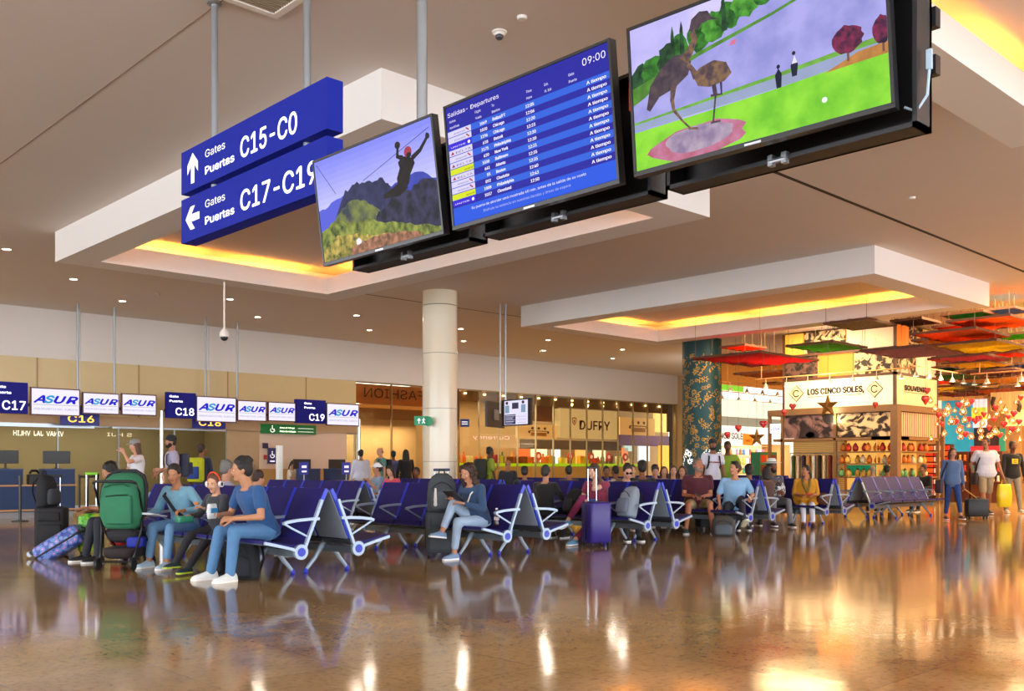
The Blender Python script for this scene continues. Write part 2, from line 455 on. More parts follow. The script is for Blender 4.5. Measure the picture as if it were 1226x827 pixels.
for k in range(300):
    a = rnd.uniform(PI * .75, PI * 1.95); z = rnd.uniform(1.0, 4.9)
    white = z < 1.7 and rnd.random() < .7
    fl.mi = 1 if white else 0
    if rnd.random() < .35:
        R0 = rnd.uniform(.04, .08); n = rnd.choice((6, 8, 10))
        for q in range(n):
            an = 2 * PI * q / n; petal(fl, a + R0 * math.cos(an) / .66, z + R0 * math.sin(an), R0 * 1.1, R0 * .4, an)
    else:
        petal(fl, a, z, rnd.uniform(.08, .16), .035, rnd.uniform(0, PI)); petal(fl, a + .12, z + .08, .1, .03, rnd.uniform(0, PI))
fl.build('petal_pattern', None, fc)

# ------------------------------------------------------------------ light
w = bpy.data.worlds.new('world'); bpy.context.scene.world = w; w.use_nodes = True
bg = w.node_tree.nodes['Background']; bg.inputs[0].default_value = (.92, .95, 1.0, 1); bg.inputs[1].default_value = 4.0
sc = bpy.context.scene
sc.view_settings.view_transform = 'Standard'; sc.view_settings.look = 'None'; sc.view_settings.gamma = 1; sc.view_settings.exposure = 0.78
sc.cycles.use_denoising = True; sc.cycles.max_bounces = 8; sc.cycles.diffuse_bounces = 4; sc.cycles.glossy_bounces = 4
sc.cycles.transparent_max_bounces = 12; sc.cycles.sample_clamp_indirect = 6.0; sc.cycles.caustics_reflective = False; sc.cycles.caustics_refractive = False
# ------------------------------------------------------------------ hanging gate sign
BLUE = mat('#0f2296', .6, emit=.05, spec=.2); WHITE_E = mat('#f4f4ff', .5, emit=.4)
STEEL = mat('#aab2ba', .32, .8); BLACK = mat('#15161a', .4); GREYP = mat('#b9bec2', .4, .5)
def pole_mesh(x, y, z0, z1, r, parent, name='pole', m=None):
    return MB().cyl((x, y, z0), (x, y, z1), r, 14).build(name, m or STEEL, parent, 'auto')
SX, SY0, SY1 = 4.2, 9.11, 6.54
gs = empty('hanging_gate_sign', 'big blue hanging gate sign with arrows to C15-C0 and C17-C19', 'sign', (0, 0, 0))
for z0, z1, big, arrow in ((3.80, 4.205, 'C15-C0', 'up'), (3.325, 3.745, 'C17-C19', 'left')):
    p = MB().box((SX, SY1, z0), (SX + .15, SY0, z1)).build('sign_panel', BLUE, gs)
    M = frame((SX - .002, SY0, z0), (0, -1, 0), (0, 0, 1)); hh = z1 - z0
    L = MB(); L.use(WHITE_E)
    u = hh / .41
    ax = .25; cy = hh / 2
    if arrow == 'up': pl = [(-.035, -.14), (.035, -.14), (.035, .03), (.11, -.045), (.11, .045), (0, .15), (-.11, .045), (-.11, -.045), (-.035, .03)]
    else: pl = [(.14, -.035), (.14, .035), (-.03, .035), (.045, .11), (-.045, .11), (-.15, 0), (-.045, -.11), (.045, -.11), (-.03, -.035)]
    L.poly([M @ Vector((ax + a, cy + b, .001)) for a, b in pl])
    fitted(L, 'Gates', M, .51, .90, cy + .04, .10, 0.0, ext=.001)
    fitted(L, 'Puertas', M, .51, 1.07, cy - .115, .10, .02, ext=.001)
    fitted(L, big, M, 1.19, 2.13 if arrow == 'up' else 2.42, cy - .12, .25, .012, ext=.001)
    L.build('lettering', None, p)
for yy in (8.57, 6.95): pole_mesh(SX + .075, yy, 3.4, ZC, .032, gs)
for yy in (8.57, 6.95): MB().lathe([(.07, 0), (.07, -.012), (.05, -.02)], 18, (SX + .075, yy, ZC)).build('ceiling_flange', STEEL, gs, 'auto')

# ------------------------------------------------------------------ three big screens on black brackets
def screen_thing(cx, cy, cz, yaw, tilt, roll, label, Wd=1.24, Ht=.72):
    t = empty('hanging_screen', label, 'screen', (3.95, cy, cz), 0, 'row of three screens hanging from the ceiling')
    cyw, syw = math.cos(yaw), math.sin(yaw)
    u = Vector((-syw, -cyw, 0)); n = Vector((-cyw, syw, 0)); v = Vector((0, 0, 1))
    v2 = v * math.cos(tilt) + n * math.sin(tilt)
    u3 = u * math.cos(roll) + v2 * math.sin(roll); v3 = v2 * math.cos(roll) - u * math.sin(roll)
    O = Vector((cx, cy, cz)) - u3 * Wd / 2 - v3 * Ht / 2 - t.location
    M = frame(O, u3, v3)
    hb = MB(); hb.box((0, 0, -.05), (Wd, Ht, -.003), M)
    b = .014; N = .004
    for lo, hi in (((0, 0), (Wd, b * 1.5)), ((0, Ht - b), (Wd, Ht)), ((0, b), (b, Ht - b)), ((Wd - b, b), (Wd, Ht - b))):
        hb.box((lo[0], lo[1], -.003), (hi[0], hi[1], N), M)
    hb.box((.25, .15, -.12), (Wd - .25, Ht - .15, -.05), M)
    bez = hb.build('bezel', mat('#1b1c20', .3), t)
    MB().box((Wd / 2 - .04, .004, .004), (Wd / 2 + .04, .014, .006), M).build('maker_plate', mat('#b8bcc4', .3, .6), bez)
    return t, M, Wd, Ht
def bracket(t, y0, y1, x=3.95, z0=2.55, z1=3.21, top=None):
    mb = MB(); lx = x - t.location.x; d = .14
    a, b = y0 - t.location.y, y1 - t.location.y; lo, hi = z0 - t.location.z, z1 - t.location.z
    mb.box((lx + d - .02, b, lo), (lx + d, a, hi))
    for q in (a - .02, b): mb.box((lx, q, lo), (lx + d, q + .02, hi))
    mb.box((lx, b, lo), (lx + d, a, lo + .02)); mb.box((lx, b, hi - .02), (lx + d, a, hi))
    mb.box((lx - .05, (a + b) / 2 - .3, (lo + hi) / 2 - .15), (lx + d, (a + b) / 2 + .3, (lo + hi) / 2 + .15))
    o = mb.build('wall_bracket', mat('#17181c', .45), t); o.name = 'mount_box'
    c = MB(); ym = (a + b) / 2
    for s in (-.035, .035): c.box((lx - .02, ym + s - .012, lo - .02), (lx + .01, ym + s + .012, lo + .03))
    c.cyl((lx - .01, ym - .04, lo), (lx - .01, ym + .04, lo), .012, 10)
    c.build('latch', mat('#9aa0a8', .3, .8), o)
    return o
# local u,v in 0..1, painted polygons on the lit panel
class Pic:
    def __init__(s, t, M, Wd, Ht, b=.016):
        s.t, s.M, s.W, s.H, s.b = t, M, Wd, Ht, b; s.k = 0; s.mb = MB()
    def p(s, m, pts):
        s.k += 1; z = .0001 + s.k * .00002
        s.mb.use(m)
        s.mb.poly([s.M @ Vector((s.b + x * (s.W - 2 * s.b), s.b * 1.5 + y * (s.H - 2.5 * s.b), z)) for x, y in pts]); return s
    def r(s, m, x0, y0, x1, y1): return s.p(m, [(x0, y0), (x1, y0), (x1, y1), (x0, y1)])
    def e(s, m, cx, cy, rx, ry, n=18, j=0, a=0):
        rr = random.Random(int(cx * 999)); ca, sa = math.cos(a), math.sin(a); q = []
        for i in range(n):
            k = 1 + rr.uniform(-j, j); X = rx * k * math.cos(2 * PI * i / n); Y = ry * k * math.sin(2 * PI * i / n)
            q.append((cx + X * ca - Y * sa, cy + X * sa + Y * ca))
        return s.p(m, q)
    def ln(s, m, pts, w):
        A = Vector((s.W, s.H)); up, dn = [], []
        ws = w if isinstance(w, (list, tuple)) else [w] * len(pts)
        for i, q in enumerate(pts):
            a = Vector(pts[max(i - 1, 0)]) * 1; b_ = Vector(pts[min(i + 1, len(pts) - 1)])
            d = Vector(((b_.x - a.x) * s.W, (b_.y - a.y) * s.H)).normalized(); n = Vector((-d.y / s.W, d.x / s.H)) * ws[i] * s.H / 2
            up.append((q[0] + n.x, q[1] + n.y)); dn.append((q[0] - n.x, q[1] - n.y))
        for i in range(len(pts) - 1): s.p(m, [up[i], up[i + 1], dn[i + 1], dn[i]])
        return s
    def txt(s, m, body, x, y, h, x1=None, bold=0.0, right=False, shear=0):
        s.k += 1; s.mb.use(m); z = .0001 + s.k * .00002
        W, Hh = s.W - 2 * s.b, s.H - 2.5 * s.b
        me = text_mesh(body, 1.0, 0.0, 'LEFT', shear); xs = [v.co.x for v in me.vertices]; a, bb = min(xs), max(xs)
        kz = h * Hh / .73; kx = kz if x1 is None else (x1 - x) * W / (bb - a)
        X = s.b + x * W - (kx * bb if right else kx * a)
        s.mb.merge(me, s.M @ Matrix.Translation((X, s.b * 1.5 + y * Hh, z)) @ Matrix.Diagonal((kx, kz, 1, 1))); return s
    def done(s, name='display'): return s.mb.build(name, None, s.t)
def jag(x0, x1, ys, n, amp, seed, base=0.0):
    r = random.Random(seed); top = []
    for i in range(n + 1):
        t = i / n; q = t * (len(ys) - 1); k = min(int(q), len(ys) - 2); y = ys[k] + (ys[k + 1] - ys[k]) * (q - k)
        top.append((x0 + (x1 - x0) * t, y + r.uniform(-amp, amp)))
    return [(x0, base)] + top + [(x1, base)]

# screen one: zip-line rider over a green canyon
t1, M, W_, H_ = screen_thing(3.725, 5.241, 2.924, -.054, .122, .019, 'hanging screen with a zip-line rider above green mountains, left of the departures board')
bracket(t1, 5.82, 4.54)
p = Pic(t1, M, W_, H_)
for i in range(14):
    a = i / 13; c = [(.46 + .38 * a), (.48 + .34 * a), (.90 + .04 * a)]
    p.r(screen(tuple(v ** 2.0 for v in c), 1.15, .06, 5), 0, 1 - (i + 1) * .055, 1, 1 - i * .055)
p.p(screen('#5a62d8', 1), jag(0, .42, [.50, .56, .60, .55], 14, .012, 2, .3))
p.p(screen('#4650c0', 1, .3, 8), jag(.3, 1, [.50, .56, .60, .52, .56, .57, .46], 22, .015, 3, .1))
p.p(screen('#3c3f66', 1, .6, 14, '#2a2c4c'), jag(.15, .80, [.40, .62, .66, .64, .62, .44, .30], 30, .018, 5, .1))
p.p(screen('#7c8444', 1.1, .6, 12, '#38404a'), jag(0, .62, [.20, .34, .46, .52, .48, .36, .24], 26, .015, 6, 0))
p.p(screen('#3f3d5e', 1, .6, 16, '#23262e'), jag(.5, 1, [.30, .38, .46, .44, .52, .44], 20, .02, 8, 0))
p.p(screen('#98a048', 1.1, .6, 17, '#3a4a28'), jag(0, 1, [.30, .38, .30, .30, .22, .16, .10, .05], 30, .015, 9, 0))
p.p(screen('#d0b458', 1.1, .6, 22, '#4c5a2a'), jag(0, .7, [.10, .22, .20, .14, .12, .04], 24, .014, 10, 0))
p.p(screen('#c08468', 1, .5, 26, '#6b5038'), jag(.25, .85, [.06, .10, .11, .12, .09, .08, .04], 24, .01, 11, 0))
p.e(screen('#e9e4f4', 1.1), .33, .11, .022, .035, 12, .2)
dk = screen('#2c2626', 1, .4, 20)
T = lambda pts: [(x + .10, .44 + (y - .33) * .80) for x, y in pts]
p.ln(screen('#1c1e3a', 1), [(.02, .97), (.17, .63)], .006); p.ln(screen('#3a3c78', 1), [(.42, .66), (.98, .92)], .006)
p.p(dk, T([(.60, .50), (.63, .60), (.62, .67), (.66, .72), (.70, .70), (.74, .66), (.75, .60), (.71, .50), (.69, .40), (.64, .33), (.60, .35)]))
p.ln(dk, T([(.66, .70), (.62, .74), (.63, .84)]), [.05, .045, .03]); p.ln(dk, T([(.73, .66), (.80, .72), (.86, .83)]), [.05, .04, .03])
p.e(dk, .73, .865, .022, .035, 10, .1); p.e(dk, .962, .85, .016, .03, 10, .15)
p.ln(dk, T([(.65, .42), (.57, .37), (.48, .34)]), [.09, .07, .04]); p.ln(dk, T([(.67, .40), (.60, .33), (.51, .34)]), [.08, .06, .04])
p.e(screen('#a63a4a', 1), .805, .775, .03, .05, 14); p.e(dk, .81, .745, .02, .025, 10)
p.done()

# screen two: departures board
t2, M, W_, H_ = screen_thing(3.718, 3.826, 2.926, -.047, .086, .023, 'departures board screen full of flight rows in white and blue, clock 09:00')
bracket(t2, 4.43, 3.14)
p = Pic(t2, M, W_, H_)
DK, LT, WT = screen('#2323a0', 1), screen('#2f62dc', 1), screen('#f2ecff', 1.1)
p.r(DK, 0, 0, 1, 1)
y0, rh = .795, .0535
for i in range(12):
    if i % 2 == 0: p.r(LT, .0, y0 - (i + 1) * rh, 1, y0 - i * rh)
p.r(screen('#2758e0', 1), 0, 0, 1, .145)
p.txt(WT, 'Salidas- Departures', .012, .915, .05, .36); p.txt(WT, '09:00', .86, .90, .075, .985)
for x, a, b in ((.02, 'Airline', 'Aerolínea'), (.20, 'Flight', 'Vuelo'), (.31, 'To', 'Destino'), (.53, 'Time', 'Hora'), (.64, 'Est.', 'H. Est'), (.78, 'Gate', 'Puerta')):
    p.txt(WT, a, x, .865, .028); p.txt(WT, b, x, .815, .028, bold=.02)
rows = [('1069', 'Dallas/FT', '12:05', 0), ('1030', 'Chicago', '12:06', 0), ('1196', 'Chicago', '12:20', 1), ('618', 'Detroit', '12:23', 2), ('2175', 'Philadelphia', '12:30', 0), ('620', 'New York', '12:30', 2),
        ('1030', 'Baltimore', '12:31', 3), ('641', 'Atlanta', '12:35', 2), ('55', 'Boston', '12:35', 0), ('892', 'Charlotte', '12:40', 0), ('1008', 'Philadelphia', '12:43', 3), ('1037', 'Cleveland', '12:50', 1)]
TW, TB, TY = screen('#d9d2f6', 1), screen('#3a22d8', 1), screen('#d9e21e', 1)
for i, (fn, to, tm, k) in enumerate(rows):
    yb = y0 - (i + 1) * rh
    p.r((TW, TB, TW, TY)[k], .004, yb + .003, .165, yb + rh - .003)
    if k == 0: p.txt(screen('#4a3a78', 1), 'American', .045, yb + .016, .02, .125); p.ln(screen('#b03050', 1), [(.13, yb + .04), (.15, yb + .015)], .012)
    if k == 1: p.txt(WT, 'UNITED', .02, yb + .016, .016, .12); p.e(WT, .145, yb + .025, .009, .014, 10)
    if k == 2: p.txt(screen('#4c2f68', 1), 'DELTA', .05, yb + .014, .024, .155, bold=.02); p.p(screen('#a02848', 1), [(.015, yb + .013), (.04, yb + .013), (.028, yb + .04)])
    if k == 3: p.txt(screen('#1c2212', 1), 'spirit', .10, yb + .014, .022, .16, bold=.03)
    [(p.txt(WT, fn, .27 + e, yb + .011, .035, right=True), p.txt(WT, to, .31 + e, yb + .011, .035), p.txt(WT, tm, .52 + e, yb + .011, .035), p.txt(WT, 'A tiempo', .875 + e, yb + .011, .035, .98 + e)) for e in (0, .0018)]
p.txt(WT, 'Su puerta de abordar será mostrada 60 min. antes de la salida de su vuelo', .13, .095, .03, .84)
p.txt(screen('#b8bcf4', 1), 'Disfrute su estancia en nuestras tiendas y áreas de espera', .21, .045, .03, .75)
p.done()

# screen three: bronze herons by a lake
t3, M, W_, H_ = screen_thing(3.758, 2.436, 2.944, -.128, .034, .04, 'hanging screen with two bronze bird statues by a lake, right of the departures board')
bracket(t3, 3.04, 1.765)
p = Pic(t3, M, W_, H_)
p.r(screen('#a9a4ea', 1.05, .12, 3, '#cfc6f4'), 0, 0, 1, 1)
G1, G2, G3 = screen('#3f8a2c', 1, .6, 22, '#173f1c'), screen('#2c5a34', 1, .6, 20, '#122a1a'), screen('#5aa83a', 1, .5, 26, '#2a6a20')
lake = screen('#aeaaea', 1.0, .14, 7, '#8f90d4')
p.p(lake, [(0, .22), (0, .62), (.3, .76), (.7, .93), (.8, 1), (1, 1), (1, .5)])
for cx, cy, rx, ry, g in ((.04, .60, .06, .13, G2), (.10, .66, .06, .10, G1), (.17, .70, .05, .13, G2), (.22, .72, .04, .14, G1), (.30, .80, .05, .11, G1), (.37, .82, .05, .10, G3), (.43, .86, .05, .09, G1), (.50, .90, .06, .09, G3), (.57, .93, .05, .08, G1), (.63, .97, .05, .06, G3), (.68, 1.0, .04, .04, G1)):
    x_ = min(cx, 1); pts = []
    rr = random.Random(int(cx * 1000))
    for i in range(18):
        k = 1 + rr.uniform(-.14, .14); pts.append((max(0, min(1, cx + rx * k * math.cos(2 * PI * i / 18))), max(0, min(1, cy + ry * k * math.sin(2 * PI * i / 18)))))
    p.p(g, pts)
for cx in (.19, .23, .41): p.p(G2, [(cx - .012, .62 + (cx - .2) * .7), (cx + .012, .62 + (cx - .2) * .7), (cx + .006, .88 + (cx - .2) * .5), (cx, .93 + (cx - .2) * .3), (cx - .008, .86 + (cx - .2) * .5)])
p.p(screen('#5f9a3a', 1, .4, 18), [(0, .44), (0, .58), (.1, .62), (.3, .69), (.6, .78), (1, .95), (1, .92), (.6, .75), (.3, .65), (.12, .56), (.04, .46)])
p.p(lake, [(0, .30), (0, .46), (.06, .50), (.12, .57), (.3, .66), (.6, .76), (1, .93), (1, .34)])
p.p(screen('#79b848', 1, .3, 20), [(0, .29), (0, .34), (.3, .36), (.6, .38), (.8, .40), (1, .42), (1, .33), (.5, .30)])
p.p(screen('#9aa6c8', 1, .1, 10), [(0, .28), (0, .325), (.3, .34), (.6, .355), (.8, .37), (1, .38), (1, .30), (.5, .285)])
p.p(screen('#8fd838', 1.1, .3, 9, '#6cbc2c'), [(0, 0), (0, .27), (.3, .275), (.6, .285), (.8, .30), (1, .31), (1, 0)])
p.p(screen('#c98a48', 1, .3, 20), [(.78, .29), (.90, .36), (1, .37), (1, .30)])
p.e(screen('#b0586a', 1, .4, 12, '#c880a0'), .27, .095, .205, .115, 22, .08); p.e(screen('#b8a4b8', 1, .4, 16, '#8d7a9c'), .28, .12, .145, .085, 22, .08)
BZ, BZ2 = screen('#5c4c50', 1, .5, 26, '#3c3040'), screen('#8a6a4c', 1, .5, 30, '#4a3a48')
p.p(BZ, [(.06, .41), (.08, .56), (.13, .66), (.19, .72), (.24, .71), (.265, .64), (.25, .56), (.19, .50), (.12, .47), (.075, .39)])
p.ln(BZ2, [(.235, .66), (.265, .72), (.285, .78), (.275, .84)], [.08, .055, .045, .04]); p.ln(BZ2, [(.275, .84), (.285, .88), (.30, .90)], .045)
p.p(BZ, [(.265, .86), (.275, .92), (.31, .955), (.345, .94), (.36, .89), (.39, .86), (.35, .875), (.32, .87), (.30, .84)])
p.ln(BZ2, [(.185, .52), (.175, .42), (.18, .35)], [.05, .03, .022]); p.ln(BZ2, [(.18, .35), (.215, .26), (.25, .19)], [.022, .014, .012]); p.ln(BZ2, [(.24, .195), (.28, .18)], .015)
p.p(BZ2, [(.27, .54), (.30, .58), (.36, .60), (.41, .56), (.43, .48), (.40, .44), (.34, .43), (.29, .46)])
p.ln(BZ2, [(.285, .52), (.27, .58), (.25, .63)], [.05, .035, .03]); p.ln(BZ, [(.355, .44), (.36, .36)], .03); p.ln(BZ, [(.36, .36), (.345, .19)], .013); p.ln(BZ, [(.385, .44), (.385, .36), (.34, .37)], .016)
p.ln(BZ, [(.335, .19), (.375, .185)], .014)
p.p(screen('#141c34', 1), [(.602, .285), (.598, .37), (.612, .41), (.624, .37), (.620, .285)]); p.e(screen('#141c34', 1), .612, .42, .007, .014, 10)
p.p(screen('#1c2238', 1), [(.662, .33), (.658, .40), (.674, .46), (.686, .40), (.680, .33)]); p.p(screen('#e0e0f0', 1), [(.662, .41), (.674, .46), (.684, .41)]); p.e(screen('#2a1c24', 1), .672, .475, .007, .013, 10)
for cx, cy, rx, ry in ((.865, .455, .055, .085), (.985, .45, .035, .085)):
    pts = [(min(1, cx + rx * (1 + random.Random(i).uniform(-.1, .1)) * math.cos(2 * PI * i / 22)), cy + ry * (1 + random.Random(i + 9).uniform(-.1, .1)) * math.sin(2 * PI * i / 22)) for i in range(22)]
    p.ln(screen('#7a5048', 1), [(min(cx, .99), cy - ry + .01), (min(cx, .99), cy - ry - .05)], .014); p.p(screen('#8a2a50', 1, .6, 30, '#2c1c38'), pts)
p.e(screen('#f0f0f4', 1.1), .775, .127, .010, .018, 12); p.p(screen('#e07088', 1), [(.425, .66), (.44, .69), (.455, .685), (.45, .66)])
p.done()
# orange tag and a cable behind the boards
c = MB(); c.tube([(.02, -.61, -.30), (.02, -.66, -.33), (.03, -.70, -.27), (.05, -.70, -.16)], .006, 8); c.box((.04, -.712, -.16), (.055, -.69, -.08))
c.build('cable', mat('#a9c4da', .4), t3)
MB().box((.03, -.56, .1), (.05, -.515, .25)).build('orange_tag', mat('#e2481c', .5, emit=.15), t2)
# thick ceiling poles that carry the screens
rail = MB(); rail.box((4.094, 1.75, 2.80), (4.14, 5.85, 2.88)); rail.box((4.094, 1.75, 3.0), (4.14, 5.85, 3.08))
rg = empty('screen_support_rail', 'steel poles and cross rail carrying the three hanging screens', 'support', (0, 0, 0))
rail.build('cross_rail', mat('#202126', .4, .3), rg)
pole_mesh(4.135, 5.26, 2.8, ZC, .037, rg); pole_mesh(4.135, 2.2, 2.8, ZC, .037, rg)

# ------------------------------------------------------------------ small ceiling devices
v = empty('ceiling_vent', 'square white ceiling vent with a slatted core, behind the gate sign pole', 'vent', (4.40, 7.97, ZC))
MB().box((-.43, -.43, -.03), (.43, -.36, 0)).box((-.43, .36, -.03), (.43, .43, 0)).box((-.43, -.36, -.03), (-.36, .36, 0)).box((.36, -.36, -.03), (.43, .36, 0)).build('frame', mat('#eeeae4', .5), v)
s = MB()
for i in range(18):
    y = -.34 + .04 * i; s.box((-.36, y, -.02), (.36, y + .012, -.004))
s.build('slat', mat('#a89a86', .6), v)
q = P(598, 38, z=ZC)
c = empty('ceiling_camera', 'white ceiling security camera with a dark ribbed lens, above the departures board', 'camera', q)
MB().lathe([(.0, 0), (.075, 0), (.075, -.012), (.06, -.02), (.05, -.045)], 20).build('base', mat('#dedcd6', .4), c, 'auto')
MB().ell((-.01, -.01, -.055), (.042, .042, .035), 14, 8).build('lens', mat('#4b4b56', .25, .3), c, True)
q = P(625, 20, z=ZC)
MB().lathe([(.0, 0), (.05, 0), (.05, -.02), (.042, -.03), (0, -.032)], 20, q).build('smoke_detector', mat('#e6e4de', .5), None, 'auto')
tag(bpy.data.objects['smoke_detector'], 'small round white smoke detector beside the ribbed ceiling camera', 'smoke detector')
q = P(1092, 236, z=ZC)
tag(MB().lathe([(.0, 0), (.055, 0), (.05, -.03), (0, -.035)], 18, q).build('smoke_detector', mat('#e6e4de', .5), None, 'auto'), 'small white smoke detector right of the long dark ceiling slot', 'smoke detector')
for k, (x, y, lb) in enumerate(((188, 351, 'small ceiling spotlight pair left of the hanging dome camera'), (645, 419, 'tiny sprinkler fittings near the second row of downlights'))):
    q = P(x, y, z=ZC); tag(MB().cyl(q, q + Vector((.04, .02, -.05)), .04, 10).build('ceiling_fitting', mat('#b09c88', .5), None), lb, 'fitting')
q = P(268, 338, z=ZR) + Vector((0, -.02, 0))
dc = empty('hanging_dome_camera', 'white dome security camera on a long thin white rod under the coffer', 'camera', (q.x, q.y, 0))
q2 = P(268, 402, d=q.x * FW[0] + q.y * FW[1])
MB().cyl((0, 0, q2.z + .1), (0, 0, ZR), .018, 10).build('rod', mat('#f0ede6', .4), dc, 'auto')
MB().lathe([(0, .14), (.05, .13), (.09, .07), (.10, .0), (.09, -.02)], 20, (0, 0, q2.z)).build('housing', mat('#f0f0ee', .35), dc, 'auto')
MB().ell((0, 0, q2.z - .03), (.075, .075, .075), 16, 8).build('dome_lens', mat('#23262c', .1, .2), dc, True)

# ------------------------------------------------------------------ gate screens and number boxes along the left
YS = 26.5
def gpt(x, y): return P(x, y, Y=YS)
ASW = screen('#f1ecff', 1.0); ASB = screen('#2a22c8', 1); ASC = screen('#2a9ad0', 1); ASG = screen('#8f8fb0', 1)
def asur(x0, x1, yt0, yb0, label):
    a = gpt(x0, yt0); b = gpt(x1, yt0); zb = gpt(x0, yb0).z
    t = empty('hanging_gate_screen', label, 'screen', (a.x, YS, zb), 0, 'gate screens with the airport operator logo')
    w, h = b.x - a.x, a.z - zb
    MB().box((0, 0, 0), (w, .07, h)).build('bezel', mat('#5a2f3a', .4), t)
    M = frame((0, -.001, 0), (1, 0, 0), (0, 0, 1))
    d = MB(); d.use(ASW).box((.03, -.004, .03), (w - .03, .0, h - .03))
    d.use(ASB); lo, hi = w * .06, w * .95; y = h * .46; hh = h * .36
    xs = [lo, lo + .25 * (hi - lo), lo + .46 * (hi - lo), lo + .73 * (hi - lo), hi]
    for k, ch in enumerate('ASUR'):
        d.use(ASC if k == 1 else ASB); fitted(d, ch, M, xs[k], xs[k + 1] - .004, y, hh, .045, .35, .006 + k * .0005)
    d.use(ASG).box((w * .05, -.006, h * .38), (w * .95, -.0045, h * .395))
    fitted(d, 'AEROPUERTOS DEL SURESTE', M, w * .06, w * .95, h * .20, h * .10, 0, 0, .006)
    d.build('display', None, t); return t
def gate_box(x0, x1, yt, yb, txt, label, clip=0):
    a = gpt(x0, yt); b = gpt(x1, yt); zb = gpt(x0, yb).z; w, h = b.x - a.x, a.z - zb
    t = empty('gate_number_sign', label, 'sign', (a.x, YS, zb), 0, 'blue gate number boxes')
    MB().box((0, -.03, 0), (w, .12, h)).build('sign_panel', mat('#15187c', .6, emit=.04, spec=.2), t)
    M = frame((0, -.031, 0), (1, 0, 0), (0, 0, 1)); L = MB(); L.use(WHITE_E)
    fitted(L, txt, M, w - .60, w - .06, h * .12, h * .40, .012, ext=.002)
    fitted(L, 'Gate', M, w - .78, w - .52, h * .80, h * .11, .02, ext=.002); fitted(L, 'Puerta', M, w - .78, w - .40, h * .62, h * .11, .02, ext=.002)
    L.build('lettering', None, t); return t
gate_box(-8, 33, 456, 494, 'C17', 'blue gate box reading C17 at the left edge')
gate_box(199.5, 234, 469, 500, 'C18', 'blue gate box reading C18')
gate_box(354.5, 389.5, 477.5, 506, 'C19', 'blue gate box reading C19')
asur(36.5, 96, 463, 496.5, 'large white logo screen immediately right of the C17 box')
asur(98.8, 143, 469, 495, 'small logo screen, middle of the three beside C17'); asur(145.5, 187.5, 470.5, 496.5, 'small logo screen farthest from the C17 box, next to the steel pole')
asur(235, 283, 473.5, 504.5, 'large white logo screen immediately right of the C18 box')
asur(284.3, 319, 478.5, 503.5, 'small logo screen, middle of the three beside C18'); asur(321, 354, 480.5, 504, 'small logo screen between the C18 group and the C19 box')
asur(391, 430, 482, 509, 'white logo screen immediately right of the C19 box')
sp = empty('screen_hanger_pole', None, 'pole', (0, YS + .205, 0), 0, 'thin steel poles holding the gate screens')
MB().cyl((0, 0, 2.7), (0, 0, ZC), .03, 12).build('pole', mat('#8f959b', .35, .7), sp, 'auto'); tr_ = tree(sp)
for i, (x, lb) in enumerate(((93, 'first thin ceiling pole from the left, above the large C17 logo screen'), (137, 'second thin ceiling pole from the left, above the C17 small screens'), (246, 'third thin ceiling pole from the left, above the C18 large logo screen'), (284, 'fourth thin ceiling pole from the left, between two C18 logo screens'))):
    o = sp if i == 0 else dup(tr_); o.location.x = P(x, 400, Y=YS + .205).x; o['label'] = lb
bar = MB()
for x0, x1 in ((-8, 188), (199, 354), (355, 431)): bar.box((gpt(x0, 480).x, YS + .122, 2.72), (gpt(x1, 480).x, YS + .17, 2.80))
tag(bar.build('hanging_mounting_bar', mat('#4a4e54', .4, .5)), 'long grey mounting bar behind the gate screens', 'mounting bar')
for k, (x, lb) in enumerate(((193.5, 'tall steel floor post right of the C17 screens'), (430, 'tall steel floor post right of the C19 logo screen'))):
    q = P(x, 560, Y=YS + .1); t = empty('floor_post', lb, 'post', (q.x, YS + .1, 0), 0, 'tall steel posts at the gates')
    MB().lathe([(.07, 0), (.07, .02), (.055, .03), (.055, 2.75), (0, 2.75)], 18).build('post', mat('#d9dfe6', .25, .7), t, 'auto')
    MB().lathe([(.12, 0), (.12, .012), (.07, .015)], 18).build('base', STEEL, t, 'auto')
for x0, x1, tx, lb in ((73, 119, 'C16', 'dark blue sign with yellow C16 hanging behind the C17 screens'), (231, 270, 'C18', 'dark blue sign with yellow C18 hanging behind the C18 screens')):
    a = P(x0, 490, Y=27.7); b = P(x1, 490, Y=27.7); zt = P(x0, 488, Y=27.7).z; zb = P(x0, 508.5 if tx == 'C16' else 512.5, Y=27.7).z
    t = empty('small_gate_sign', lb, 'sign', (a.x, 27.7, zb)); w = b.x - a.x
    MB().box((0, 0, 0), (w, .06, zt - zb)).build('sign_panel', mat('#141c78', .4, emit=.1), t)
    L = MB(); fitted(L, tx, frame((0, -.002, 0), (1, 0, 0), (0, 0, 1)), w * .18, w * .85, .09, .26, .02, ext=.002); L.build('lettering', mat('#e2c060', .5, emit=.6), t)
    MB().cyl((w / 2, .03, zt - zb), (w / 2, .03, ZC - zb), .015, 8).build('hanger', STEEL, t)
